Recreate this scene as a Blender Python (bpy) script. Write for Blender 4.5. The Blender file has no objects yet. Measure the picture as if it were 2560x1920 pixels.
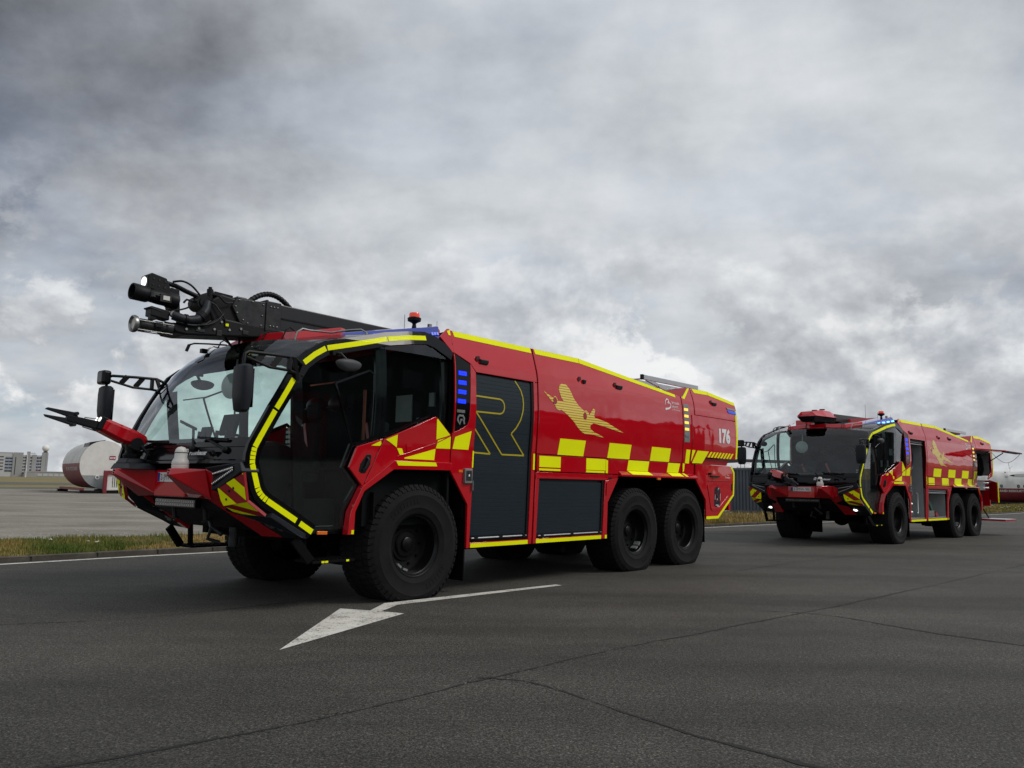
import bpy, bmesh, math, random
import numpy as np
from mathutils import Vector, Matrix

random.seed(7)
rng = np.random.default_rng(7)
scn = bpy.context.scene
COL = scn.collection
R = math.radians

# ------------------------------------------------------------------ camera
cam_d = bpy.data.cameras.new('camera')
cam = bpy.data.objects.new('camera', cam_d)
COL.objects.link(cam)
cam_d.sensor_width = 36.0
cam_d.lens = 1975.7 / 2560.0 * 36.0
cam_d.clip_start = 0.05
cam_d.clip_end = 6000.0
PITCH, ROLL, CAMH = R(7.248), R(1.037), 1.312
_f = Vector((0, math.cos(PITCH), math.sin(PITCH)))
_u = Vector((0, -math.sin(PITCH), math.cos(PITCH)))
_r = Vector((1, 0, 0))
_r2 = _r * math.cos(ROLL) + _u * math.sin(ROLL)
_u2 = _u * math.cos(ROLL) - _r * math.sin(ROLL)
cam.matrix_world = Matrix(((_r2.x, _u2.x, -_f.x, 0), (_r2.y, _u2.y, -_f.y, 0), (_r2.z, _u2.z, -_f.z, CAMH), (0, 0, 0, 1)))
scn.camera = cam
scn.render.resolution_x, scn.render.resolution_y = 1024, 768

# ------------------------------------------------------------------ sky, sun, exposure
SUN_AZ, SUN_EL = R(95), R(44)          # azimuth measured from +Y towards +X
wd = bpy.data.worlds.new('World')
scn.world = wd
wd.use_nodes = True
nt = wd.node_tree
nt.nodes.clear()
def N(t, kind, **k):
    n = t.nodes.new(kind)
    for a, b in k.items():
        setattr(n, a, b)
    return n
def LK(t, a, b): t.links.new(a, b)
def math_(t, op, a, b=None, c=None, clamp=False):
    n = N(t, 'ShaderNodeMath', operation=op, use_clamp=clamp)
    for i, q in enumerate((a, b, c)):
        if q is None: continue
        if isinstance(q, (int, float)): n.inputs[i].default_value = q
        else: LK(t, q, n.inputs[i])
    return n.outputs[0]
def ramp_(t, fac, stops, interp='LINEAR'):
    n = N(t, 'ShaderNodeValToRGB')
    n.color_ramp.interpolation = interp
    e = n.color_ramp.elements
    while len(e) < len(stops): e.new(0.5)
    for i, (p, c) in enumerate(stops):
        e[i].position = p
        e[i].color = (c[0], c[1], c[2], 1) if isinstance(c, tuple) else (c, c, c, 1)
    LK(t, fac, n.inputs[0])
    return n.outputs[0]
def noise_(t, vec, scale, detail=6, rough=0.55, dist=0.0, dims='3D'):
    n = N(t, 'ShaderNodeTexNoise', noise_dimensions=dims)
    n.inputs['Scale'].default_value = scale
    n.inputs['Detail'].default_value = detail
    n.inputs['Roughness'].default_value = rough
    n.inputs['Distortion'].default_value = dist
    if vec is not None: LK(t, vec, n.inputs['Vector'])
    return n.outputs[0]
def mixc(t, fac, a, b, mode='MIX'):
    n = N(t, 'ShaderNodeMix', data_type='RGBA', blend_type=mode)
    for sock, q in ((0, fac), (6, a), (7, b)):
        if isinstance(q, (int, float)): n.inputs[sock].default_value = q
        elif isinstance(q, tuple): n.inputs[sock].default_value = (q[0], q[1], q[2], 1)
        else: LK(t, q, n.inputs[sock])
    return n.outputs[2]

def build_world():
    t = nt
    tc = N(t, 'ShaderNodeTexCoord')
    sep = N(t, 'ShaderNodeSeparateXYZ'); LK(t, tc.outputs['Generated'], sep.inputs[0])
    X, Y, Z = sep.outputs
    zc = math_(t, 'ADD', math_(t, 'MAXIMUM', Z, 0.0), 0.30)
    px = math_(t, 'DIVIDE', X, zc); py = math_(t, 'DIVIDE', Y, zc)
    cmb = N(t, 'ShaderNodeCombineXYZ'); LK(t, px, cmb.inputs[0]); LK(t, py, cmb.inputs[1])
    P = cmb.outputs[0]
    mp = N(t, 'ShaderNodeMapping'); LK(t, P, mp.inputs[0])
    mp.inputs['Rotation'].default_value = (0, 0, R(25)); mp.inputs['Scale'].default_value = (0.85, 1.15, 1); mp.inputs['Location'].default_value = SKY_LOC
    P2 = mp.outputs[0]
    D = tc.outputs['Generated']
    # layered stratocumulus: broad soft masses, billows, wisps
    big = noise_(t, P2, 1.0, 3, 0.45, 0.2)
    mid = noise_(t, P2, 3.4, 9, 0.56, 0.12)
    wis = noise_(t, D, 13.0, 9, 0.62, 0.1)
    def cen(n, k): return math_(t, 'MULTIPLY', math_(t, 'SUBTRACT', n, 0.5), k)
    s = math_(t, 'ADD', 0.675, math_(t, 'ADD', cen(big, 0.66), math_(t, 'ADD', cen(mid, 0.70), cen(wis, 0.26))))
    # where the deck is thick or thin, ragged by the same billows
    wob = N(t, 'ShaderNodeVectorMath', operation='ADD'); LK(t, D, wob.inputs[0])
    wn = N(t, 'ShaderNodeTexNoise'); wn.inputs['Scale'].default_value = 3.2; wn.inputs['Detail'].default_value = 5; LK(t, D, wn.inputs['Vector'])
    ws = N(t, 'ShaderNodeVectorMath', operation='MULTIPLY_ADD'); LK(t, wn.outputs['Color'], ws.inputs[0]); ws.inputs[1].default_value = (0.34, 0.34, 0.34); ws.inputs[2].default_value = (-0.17, -0.17, -0.17)
    LK(t, ws.outputs[0], wob.inputs[1])
    nd = N(t, 'ShaderNodeVectorMath', operation='NORMALIZE'); LK(t, wob.outputs[0], nd.inputs[0])
    def lobe(dx, dy, dz, sharp):
        dn = N(t, 'ShaderNodeVectorMath', operation='DOT_PRODUCT')
        LK(t, nd.outputs[0], dn.inputs[0]); dn.inputs[1].default_value = Vector((dx, dy, dz)).normalized()
        return math_(t, 'POWER', math_(t, 'MAXIMUM', dn.outputs['Value'], 0.0), sharp)
    for (d, sh, w) in SKY_LOBES:
        s = math_(t, 'ADD', s, math_(t, 'MULTIPLY', lobe(*d, sh), w))
    col = ramp_(t, s, SKY_RAMP)
    # breaks in the deck where the blue shows through, mostly low down
    sky = N(t, 'ShaderNodeTexSky', sky_type='NISHITA', sun_disc=False)
    sky.sun_elevation = SUN_EL; sky.sun_rotation = SUN_AZ; sky.air_density = 1.0; sky.dust_density = 1.0
    blue = mixc(t, 1.0, sky.outputs[0], (0.072, 0.082, 0.098), 'MULTIPLY')
    gap = noise_(t, P2, 1.7, 5, 0.55, 0.3)
    gm = math_(t, 'MULTIPLY', ramp_(t, gap, [(0.46, 0.0), (0.64, 1.0)]), ramp_(t, Z, [(0.0, 0.80), (0.10, 0.45), (0.35, 0.20), (1.0, 0.05)]))
    col = mixc(t, gm, col, blue)
    # cumulus heads low above the horizon: lit tops, grey undersides
    d3 = N(t, 'ShaderNodeVectorMath', operation='MULTIPLY_ADD'); LK(t, D, d3.inputs[0]); d3.inputs[1].default_value = (1, 1, 1.35); d3.inputs[2].default_value = CU_LOC
    dlit = N(t, 'ShaderNodeVectorMath', operation='ADD'); LK(t, d3.outputs[0], dlit.inputs[0]); dlit.inputs[1].default_value = (0.012, 0.0, 0.030)
    c0 = noise_(t, d3.outputs[0], 5.0, 9, 0.60, 0.1); c1 = noise_(t, dlit.outputs[0], 5.0, 5, 0.55, 0.1)
    head = lobe(0.13, 0.985, 0.150, 260.0)                                   # the tallest head, right of the near vehicle's roof
    dens = math_(t, 'ADD', math_(t, 'ADD', c0, math_(t, 'MULTIPLY', head, 0.10)), ramp_(t, Z, [(0.0, 0.05), (0.14, 0.045), (0.34, 0.0)]))
    cm = ramp_(t, dens, [(0.475, 0.0), (0.520, 1.0)])
    lit = math_(t, 'ADD', math_(t, 'ADD', math_(t, 'MULTIPLY', math_(t, 'SUBTRACT', c0, c1), 3.0), 0.52), math_(t, 'MULTIPLY', head, 0.36))
    cucol = ramp_(t, lit, [(0.20, (0.32, 0.335, 0.365)), (0.45, (0.46, 0.475, 0.50)), (0.62, (0.61, 0.625, 0.64)), (0.85, (0.86, 0.86, 0.855))])
    band = ramp_(t, Z, [(0.0, 0.90), (0.16, 0.80), (0.36, 0.0)])
    col = mixc(t, math_(t, 'MULTIPLY', cm, band), col, cucol)
    bg = N(t, 'ShaderNodeBackground'); LK(t, col, bg.inputs[0]); bg.inputs[1].default_value = 0.93
    out = N(t, 'ShaderNodeOutputWorld'); LK(t, bg.outputs[0], out.inputs[0])
SKY_LOC = (0.35, 1.15, 0.0)
CU_LOC = (0.30, 0.0, 0.15)
SKY_LOBES = [((-0.70, 0.82, 0.66), 15.0, -0.56), ((0.25, 0.95, 0.38), 8.0, 0.08), ((0.60, 0.98, 0.24), 110.0, -0.20), ((-0.50, 0.97, 0.30), 70.0, -0.07), ((0.62, 0.90, 0.62), 40.0, -0.10)]
SKY_RAMP = [(0.05, (0.078, 0.083, 0.092)), (0.30, (0.240, 0.254, 0.280)), (0.52, (0.425, 0.452, 0.488)), (0.70, (0.555, 0.585, 0.618)), (0.95, (0.735, 0.755, 0.775))]
build_world()

sun_d = bpy.data.lights.new('sun', 'SUN')
sun_d.energy = 1.5
sun_d.angle = R(22)
sun_d.color = (1.0, 0.96, 0.90)
sun = bpy.data.objects.new('sun', sun_d)
COL.objects.link(sun)
_sd = Vector((math.sin(SUN_AZ) * math.cos(SUN_EL), math.cos(SUN_AZ) * math.cos(SUN_EL), math.sin(SUN_EL)))
sun.rotation_euler = _sd.to_track_quat('Z', 'Y').to_euler()
vs = scn.view_settings
vs.view_transform = 'Standard'; vs.look = 'None'; vs.exposure = 0.22; vs.gamma = 1.0
vs.use_curve_mapping = False

# ------------------------------------------------------------------ materials
def new_mat(name):
    m = bpy.data.materials.new(name); m.use_nodes = True
    t = m.node_tree; b = t.nodes['Principled BSDF']
    return m, t, b
def pmat(name, col, rough=0.5, metal=0.0, coat=0.0, var=0.0, vscale=6.0, bump=0.0, bscale=60.0, spec=0.5, emit=None, estr=0.0, rvar=0.0):
    m, t, b = new_mat(name)
    b.inputs['Base Color'].default_value = (*col, 1); b.inputs['Roughness'].default_value = rough
    b.inputs['Metallic'].default_value = metal; b.inputs['Coat Weight'].default_value = coat
    b.inputs['Coat Roughness'].default_value = 0.03; b.inputs['Specular IOR Level'].default_value = spec
    tc = N(t, 'ShaderNodeTexCoord')
    if var:
        n = noise_(t, tc.outputs['Object'], vscale, 6, 0.6)
        f = ramp_(t, n, [(0.3, 1 - var), (0.7, 1 + var * 0.6)])
        c = mixc(t, 1.0, (*col,), f, 'MULTIPLY'); LK(t, c, b.inputs['Base Color'])
    if rvar:
        n = noise_(t, tc.outputs['Object'], vscale * 1.7, 5, 0.6)
        LK(t, math_(t, 'ADD', math_(t, 'MULTIPLY', math_(t, 'SUBTRACT', n, 0.5), rvar * 2), rough, clamp=True), b.inputs['Roughness'])
    if bump:
        n = noise_(t, tc.outputs['Object'], bscale, 4, 0.6)
        bp = N(t, 'ShaderNodeBump'); bp.inputs['Strength'].default_value = bump; bp.inputs['Distance'].default_value = 0.01
        LK(t, n, bp.inputs['Height']); LK(t, bp.outputs[0], b.inputs['Normal'])
    if emit:
        b.inputs['Emission Color'].default_value = (*emit, 1); b.inputs['Emission Strength'].default_value = estr
    return m
M = {}
def paint(name, col, bump=0.04):
    # clear-coated sheet metal: slightly wavy panels, a film of road dust
    m, t, b = new_mat(name)
    tc = N(t, 'ShaderNodeTexCoord')
    d = noise_(t, tc.outputs['Object'], 2.2, 7, 0.65)
    dust = ramp_(t, d, [(0.45, 0.0), (0.8, 0.05)])
    LK(t, mixc(t, dust, col, (0.20, 0.18, 0.16)), b.inputs['Base Color'])
    b.inputs['Roughness'].default_value = 0.6; b.inputs['Specular IOR Level'].default_value = 0.0
    b.inputs['Coat Weight'].default_value = 1.0; b.inputs['Coat IOR'].default_value = 1.70
    LK(t, math_(t, 'ADD', math_(t, 'MULTIPLY', d, 0.05), 0.01), b.inputs['Coat Roughness'])
    w = noise_(t, tc.outputs['Object'], 1.3, 2, 0.5)
    bp = N(t, 'ShaderNodeBump'); bp.inputs['Strength'].default_value = bump * 6; bp.inputs['Distance'].default_value = 0.04
    LK(t, w, bp.inputs['Height']); LK(t, bp.outputs[0], b.inputs['Coat Normal'])
    return m
M['red'] = paint('fire_red_paint', (0.48, 0.0020, 0.009))
M['yellow'] = pmat('fluorescent_yellow_film', (0.86, 0.90, 0.001), 0.6, spec=0.08, coat=0.08, var=0.04, vscale=3)
M['gold'] = pmat('gold_decal_film', (0.80, 0.60, 0.09), 0.35, coat=0.3)
M['goldline'] = pmat('gold_outline_film', (0.42, 0.34, 0.01), 0.4)
M['decal_red'] = pmat('red_reflective_film', (0.30, 0.004, 0.010), 0.45, coat=0.3)
M['black_gloss'] = pmat('black_gloss_paint', (0.0025, 0.0025, 0.0035), 0.12, spec=0.25, rvar=0.03)
M['black'] = pmat('black_plastic', (0.006, 0.0065, 0.008), 0.5, var=0.2, rvar=0.1, spec=0.2)
M['dark_grey'] = pmat('anthracite_plastic', (0.012, 0.015, 0.020), 0.5, var=0.15, rvar=0.08, spec=0.25)
M['chassis'] = pmat('chassis_black', (0.004, 0.004, 0.005), 0.8, var=0.3, spec=0.1)
M['shutter'] = pmat('dark_anodised_slat', (0.012, 0.021, 0.028), 0.40, metal=0.1, spec=0.3, var=0.10, vscale=2)
M['silver'] = pmat('brushed_aluminium', (0.55, 0.56, 0.57), 0.32, metal=0.9, var=0.1)
M['grey_metal'] = pmat('grey_painted_metal', (0.20, 0.21, 0.21), 0.5, metal=0.2, var=0.2)
M['dark_metal'] = pmat('scuffed_dark_steel', (0.032, 0.033, 0.035), 0.42, metal=0.4, spec=0.3, var=0.5, vscale=9, rvar=0.15)
M['boom_grey'] = pmat('dark_grey_boom_paint', (0.018, 0.0185, 0.021), 0.33, spec=0.35, var=0.15)
M['steel'] = pmat('worn_steel', (0.30, 0.30, 0.29), 0.35, metal=0.8, var=0.25, vscale=20)
M['rubber'] = pmat('tyre_rubber', (0.0085, 0.0085, 0.0095), 0.8, var=0.35, vscale=5, bump=0.15, bscale=40, spec=0.18)
M['rim'] = pmat('black_rim', (0.004, 0.004, 0.0045), 0.35, spec=0.22)
M['white'] = pmat('white_film', (0.75, 0.76, 0.77), 0.4)
M['cream'] = pmat('white_camera_housing', (0.62, 0.60, 0.56), 0.4, coat=0.2)
M['plate'] = pmat('number_plate_white', (0.70, 0.70, 0.70), 0.4)
M['plate_red'] = pmat('number_plate_dark_red', (0.05, 0.004, 0.006), 0.5)
M['eu_blue'] = pmat('plate_blue', (0.01, 0.02, 0.25), 0.4)
M['orange'] = pmat('amber_lens', (0.75, 0.16, 0.01), 0.25, coat=0.5)
M['beacon_red'] = pmat('beacon_red_lens', (0.65, 0.03, 0.01), 0.2, coat=0.8, emit=(0.8, 0.05, 0.0), estr=0.25)
M['blue_lens'] = pmat('blue_light_lens', (0.010, 0.030, 0.30), 0.12, coat=1.0)
M['blue_led'] = pmat('blue_led_lit', (0.01, 0.02, 0.6), 0.3, emit=(0.0, 0.015, 1.0), estr=2.2)
M['blue_led_hot'] = pmat('blue_led_bright', (0.1, 0.3, 0.9), 0.3, emit=(0.10, 0.42, 1.0), estr=3.0)
M['blue_led_dim'] = pmat('blue_led_dim', (0.01, 0.06, 0.5), 0.3, emit=(0.0, 0.08, 0.7), estr=0.35)
M['amber_led'] = pmat('amber_led_lit', (0.9, 0.5, 0.05), 0.3, emit=(1.0, 0.50, 0.06), estr=1.1)
M['lamp'] = pmat('lamp_lit', (0.9, 0.9, 0.9), 0.3, emit=(1.0, 0.98, 0.93), estr=1.5)
M['lamp_off'] = pmat('lamp_reflector', (0.7, 0.7, 0.7), 0.12, metal=0.9)
M['led_cell'] = pmat('led_reflector_cell', (0.75, 0.75, 0.75), 0.25, metal=0.6, emit=(1, 1, 0.97), estr=0.06)
M['seat'] = pmat('seat_fabric', (0.012, 0.0125, 0.014), 0.9, spec=0.1)
M['dash'] = pmat('dashboard_plastic', (0.028, 0.036, 0.035), 0.7, spec=0.2)
M['interior'] = pmat('cab_interior', (0.004, 0.005, 0.0055), 0.8, spec=0.1)
M['comp_grey'] = pmat('compartment_grey', (0.26, 0.28, 0.28), 0.55, var=0.15)
M['green'] = pmat('green_tool', (0.01, 0.10, 0.06), 0.5)
M['hose_blue'] = pmat('blue_black_hose', (0.012, 0.016, 0.035), 0.5)
M['pillar_orange'] = pmat('orange_handrail', (0.16, 0.02, 0.005), 0.6)
def glass(name, tint, refl=1.0):
    m, t, b = new_mat(name)
    t.nodes.remove(b)
    tr = N(t, 'ShaderNodeBsdfTransparent'); tr.inputs[0].default_value = (*tint, 1)
    gl = N(t, 'ShaderNodeBsdfGlossy'); gl.inputs['Roughness'].default_value = 0.01; gl.inputs[0].default_value = (0.95, 0.97, 1, 1)
    ge = N(t, 'ShaderNodeNewGeometry'); dp = N(t, 'ShaderNodeVectorMath', operation='DOT_PRODUCT'); LK(t, ge.outputs['Normal'], dp.inputs[0]); LK(t, ge.outputs['Incoming'], dp.inputs[1])
    c5 = math_(t, 'POWER', math_(t, 'SUBTRACT', 1.0, math_(t, 'ABSOLUTE', dp.outputs['Value']), clamp=True), 5.0)
    fr = math_(t, 'ADD', math_(t, "MULTIPLY", c5, 0.96), 0.04)      # Schlick, the same from either face of the pane
    mx = N(t, 'ShaderNodeMixShader'); LK(t, math_(t, 'MULTIPLY', fr, refl), mx.inputs[0]); LK(t, tr.outputs[0], mx.inputs[1]); LK(t, gl.outputs[0], mx.inputs[2])
    LK(t, mx.outputs[0], t.nodes['Material Output'].inputs[0])
    return m
M['windscreen'] = glass('laminated_windscreen', (0.84, 0.97, 0.93), 1.25)
M['side_glass'] = glass('tinted_side_glass', (0.74, 0.88, 0.84), 1.5)
M['mirror_glass'] = pmat('mirror_glass', (0.4, 0.4, 0.42), 0.03, metal=1.0)

# ------------------------------------------------------------------ mesh helpers
class MB:
    def __init__(s): s.v = []; s.f = []
    def add(s, vs_, fs):
        o = len(s.v); s.v += [tuple(p) for p in vs_]; s.f += [tuple(i + o for i in f) for f in fs]; return s
    def hexa(s, p):
        return s.add(p, [(0, 3, 2, 1), (4, 5, 6, 7), (0, 1, 5, 4), (1, 2, 6, 5), (2, 3, 7, 6), (3, 0, 4, 7)])
    def box(s, x0, x1, y0, y1, z0, z1):
        return s.hexa([(x0, y0, z0), (x1, y0, z0), (x1, y1, z0), (x0, y1, z0), (x0, y0, z1), (x1, y0, z1), (x1, y1, z1), (x0, y1, z1)])
    def obox(s, c, ax, ay, az):
        c, ax, ay, az = Vector(c), Vector(ax), Vector(ay), Vector(az)
        return s.hexa([c - ax - ay - az, c + ax - ay - az, c + ax + ay - az, c - ax + ay - az, c - ax - ay + az, c + ax - ay + az, c + ax + ay + az, c - ax + ay + az])
    def beam(s, p0, p1, w, h, up=(0, 0, 1)):
        p0, p1 = Vector(p0), Vector(p1); d = (p1 - p0).normalized(); up = Vector(up)
        sd = d.cross(up).normalized(); u = sd.cross(d).normalized()
        return s.obox((p0 + p1) / 2, (p1 - p0) / 2, sd * w / 2, u * h / 2)
    def prism(s, poly, d):
        d = Vector(d); n = len(poly); a = [Vector(p) for p in poly]
        return s.add(a + [p + d for p in a], [tuple(range(n))[::-1], tuple(range(n, 2 * n))] + [(i, (i + 1) % n, n + (i + 1) % n, n + i) for i in range(n)])
    def cyl(s, p0, p1, r0, r1=None, n=16):
        r1 = r0 if r1 is None else r1
        return s.loft_rings([(p0, r0), (p1, r1)], n)
    def loft_rings(s, rings, n=16, caps=True):
        # rings: (centre, radius) along a path
        pts = [Vector(c) for c, _ in rings]; vv = []
        t0 = (pts[1] - pts[0]).normalized()
        ref = Vector((0, 0, 1)) if abs(t0.z) < 0.9 else Vector((1, 0, 0))
        u = t0.cross(ref).normalized()
        for i, (c, r) in enumerate(rings):
            a = pts[max(i - 1, 0)]; b = pts[min(i + 1, len(pts) - 1)]
            t = (b - a)
            if t.length < 1e-9: t = t0
            t = t.normalized(); u = (u - t * u.dot(t)).normalized(); w = t.cross(u)
            for k in range(n):
                an = 2 * math.pi * k / n
                vv.append(Vector(c) + (u * math.cos(an) + w * math.sin(an)) * r)
        m = len(rings); ff = []
        for i in range(m - 1):
            for k in range(n):
                ff.append((i * n + k, i * n + (k + 1) % n, (i + 1) * n + (k + 1) % n, (i + 1) * n + k))
        if caps: ff += [tuple(range(n))[::-1], tuple(range((m - 1) * n, m * n))]
        return s.add(vv, ff)
    def tube(s, path, r, n=8): return s.loft_rings([(p, r) for p in path], n)
    def lathe(s, prof, o, axis, n=32, caps=True):
        # prof: (radius, distance along axis)
        o = Vector(o); a = Vector(axis).normalized()
        ref = Vector((0, 0, 1)) if abs(a.z) < 0.9 else Vector((1, 0, 0))
        u = a.cross(ref).normalized(); w = a.cross(u); vv = []; ff = []
        for r, h in prof:
            for k in range(n):
                an = 2 * math.pi * k / n
                vv.append(o + a * h + (u * math.cos(an) + w * math.sin(an)) * r)
        m = len(prof)
        for i in range(m - 1):
            for k in range(n):
                ff.append((i * n + k, i * n + (k + 1) % n, (i + 1) * n + (k + 1) % n, (i + 1) * n + k))
        if caps: ff += [tuple(range(n))[::-1], tuple(range((m - 1) * n, m * n))]
        return s.add(vv, ff)
    def sphere(s, c, r, n=16, m=10, sz=1.0):
        c = Vector(c); prof = []
        for i in range(m + 1):
            a = -math.pi / 2 + math.pi * i / m
            prof.append((max(r * math.cos(a), 1e-4), r * sz * math.sin(a)))
        return s.lathe(prof, c, (0, 0, 1), n)
    def grid(s, rows):
        m, n = len(rows), len(rows[0]); o = [p for r in rows for p in r]
        return s.add(o, [(i * n + k, i * n + k + 1, (i + 1) * n + k + 1, (i + 1) * n + k) for i in range(m - 1) for k in range(n - 1)])
    def data(s, name, mat, smooth=0, fix=True):
        me = bpy.data.meshes.new(name); me.from_pydata(s.v, [], s.f); me.validate()
        if fix:
            bm = bmesh.new(); bm.from_mesh(me)
            bmesh.ops.remove_doubles(bm, verts=bm.verts, dist=1e-5)
            bmesh.ops.recalc_face_normals(bm, faces=bm.faces); bm.to_mesh(me); bm.free()
        if mat is not None: me.materials.append(M[mat] if isinstance(mat, str) else mat)
        if smooth:
            me.polygons.foreach_set('use_smooth', [True] * len(me.polygons))
            me.set_sharp_from_angle(angle=R(smooth))
        me.update(); return me
    def build(s, name, mat, parent=None, smooth=0, bevel=0.0, seg=2, fix=True):
        o = bpy.data.objects.new(name, s.data(name, mat, smooth, fix)); COL.objects.link(o)
        if parent is not None: o.parent = parent
        if bevel:
            bv = o.modifiers.new('bevel', 'BEVEL'); bv.width = bevel; bv.segments = seg; bv.limit_method = 'ANGLE'; bv.angle_limit = R(35)
            bv.harden_normals = False
        return o
def empty(name, loc=(0, 0, 0), rz=0.0, parent=None):
    o = bpy.data.objects.new(name, None); COL.objects.link(o); o.location = loc; o.rotation_euler = (0, 0, rz); o.parent = parent; o.empty_display_size = 0.3
    return o
def tag(o, label, cat, group=None):
    o['label'] = label; o['category'] = cat
    if group: o['group'] = group
    return o
def struct(o, kind='structure'): o['kind'] = kind; return o
def link_copy(me, name, parent, loc=(0, 0, 0)):
    o = bpy.data.objects.new(name, me); COL.objects.link(o); o.parent = parent; o.location = loc; return o
def text_mesh(body, size, shear=0.0, bold=0.0):
    cu = bpy.data.curves.new('txt', 'FONT'); cu.body = body; cu.size = size; cu.shear = shear; cu.offset = bold; cu.resolution_u = 3
    ob = bpy.data.objects.new('txt', cu); COL.objects.link(ob)
    dg = bpy.context.evaluated_depsgraph_get(); me = bpy.data.meshes.new_from_object(ob.evaluated_get(dg))
    v = [tuple(p.co) for p in me.vertices]; f = [tuple(p.vertices) for p in me.polygons]
    bpy.data.objects.remove(ob); bpy.data.curves.remove(cu); bpy.data.meshes.remove(me)
    return v, f
def text_on(body, size, fn, name, mat, parent, shear=0.0, bold=0.0, width=None, flip=False, backing=0.003):
    # fn maps text plane (u right, v up) to a 3-D point; lettering of real thickness is a thin film
    v, f = text_mesh(body, size, shear, bold)
    w = max(p[0] for p in v)
    k = (width / w) if width else 1.0
    mb = MB(); mb.add([fn(p[0] * k, p[1]) for p in v], f)
    return mb.build(name, mat, parent, fix=False)

# polygon clipping in a plane of two coordinates
def clip(poly, ax, val, sign):
    out = []; n = len(poly)
    for i in range(n):
        a, b = poly[i], poly[(i + 1) % n]
        da, db = (a[ax] - val) * sign, (b[ax] - val) * sign
        if da >= 0: out.append(a)
        if (da > 0 and db < 0) or (da < 0 and db > 0):
            t = da / (da - db); out.append((a[0] + (b[0] - a[0]) * t, a[1] + (b[1] - a[1]) * t))
    return out
def clip_line(poly, nx, nz, lo, hi):
    # keep lo <= nx*x + nz*z <= hi
    def half(pl, c, sg):
        out = []; n = len(pl)
        for i in range(n):
            a, b = pl[i], pl[(i + 1) % n]
            da, db = (a[0] * nx + a[1] * nz - c) * sg, (b[0] * nx + b[1] * nz - c) * sg
            if da >= 0: out.append(a)
            if (da > 0 and db < 0) or (da < 0 and db > 0):
                t = da / (da - db); out.append((a[0] + (b[0] - a[0]) * t, a[1] + (b[1] - a[1]) * t))
        return out
    p = half(poly, lo, 1)
    return half(p, hi, -1) if len(p) > 2 else []

# ------------------------------------------------------------------ the fire engine
# truck space: X forward, Y to the vehicle's left, Z up, origin on the ground under the front axle
ZB = [0.4, 1.45, 1.72, 1.82, 1.926, 2.0, 2.08, 2.15, 2.22, 2.3, 2.4, 2.5, 2.6, 2.73, 2.79, 2.85, 3.184, 3.6]
YB = [1.5, 1.545, 1.55, 1.5575, 1.567, 1.573, 1.579, 1.583, 1.585, 1.5848, 1.5815, 1.577, 1.572, 1.564, 1.556, 1.545, 1.45, 1.325]
XB = [0.0, 0.15, 0.3, 0.45, 0.6, 0.75, 0.9, 1.05, 1.2, 1.35, 1.5]
def ysurf(x, z):
    t = min(max(x / 1.4, 0), 1); t = t * t * (3 - 2 * t)
    return float(np.interp(z, ZB, YB)) - 0.13 * t
def side(mb, poly, off=0.0, depth=0.02, s=1):
    # a sheet of real thickness that follows the vehicle's side
    def pt(p, o): return (p[0], s * (ysurf(p[0], p[1]) + o), p[1])
    zs = [z for z in ZB if min(p[1] for p in poly) < z < max(p[1] for p in poly)]
    xs = [x for x in XB if min(p[0] for p in poly) < x < max(p[0] for p in poly)]
    cells = [poly]
    for ax, cuts in ((1, zs), (0, xs)):
        for c in cuts:
            nx = []
            for pl in cells:
                for sg in (1, -1):
                    q = clip(pl, ax, c, sg)
                    if len(q) > 2 and abs(sum(q[i][0] * q[(i + 1) % len(q)][1] - q[(i + 1) % len(q)][0] * q[i][1] for i in range(len(q)))) > 1e-7: nx.append(q)
            cells = nx
    for q in cells:
        mb.add([pt(p, off) for p in q], [tuple(range(len(q)))])
        if depth: mb.add([pt(p, off - depth) for p in q], [tuple(range(len(q)))[::-1]])
    if depth:
        n = len(poly)
        for i in range(n):
            a, b = poly[i], poly[(i + 1) % n]
            ts = [0.0, 1.0]
            for z in zs:
                if (a[1] - z) * (b[1] - z) < 0: ts.append((z - a[1]) / (b[1] - a[1]))
            for x in xs:
                if (a[0] - x) * (b[0] - x) < 0: ts.append((x - a[0]) / (b[0] - a[0]))
            ts.sort(); pp = [(a[0] + (b[0] - a[0]) * t, a[1] + (b[1] - a[1]) * t) for t in ts]
            for j in range(len(pp) - 1):
                mb.add([pt(pp[j], off), pt(pp[j + 1], off), pt(pp[j + 1], off - depth), pt(pp[j], off - depth)], [(0, 1, 2, 3)])
    return mb
def ribbon2(path, w, w2=None):
    # polygon of a band round a polyline (x, z)
    l, r = [], []
    for i, p in enumerate(path):
        a = path[max(i - 1, 0)]; b = path[min(i + 1, len(path) - 1)]
        dx, dz = b[0] - a[0], b[1] - a[1]; L_ = math.hypot(dx, dz) or 1
        nx, nz = -dz / L_, dx / L_
        ww = w if w2 is None else w + (w2 - w) * i / (len(path) - 1)
        l.append((p[0] + nx * ww / 2, p[1] + nz * ww / 2)); r.append((p[0] - nx * ww / 2, p[1] - nz * ww / 2))
    return l + r[::-1]
def band(mb, path, w, off, depth, s):
    for i in range(len(path) - 1):
        pl = ribbon2(path, w); n = len(path)
        side(mb, [pl[i], pl[i + 1], pl[2 * n - 2 - i], pl[2 * n - 1 - i]], off, depth, s)
    return mb
def plate(mb, pts, th):
    a = [Vector(p) for p in pts]; n = Vector((0, 0, 0)); c = sum(a, Vector()) / len(a)
    for i in range(len(a)): n += (a[i] - c).cross(a[(i + 1) % len(a)] - c)
    n.normalize()
    if n.x < 0: n = -n
    return mb.prism(a, -n * th)
def mir(pts, s): return [(p[0], s * p[1], p[2]) for p in pts]

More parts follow.
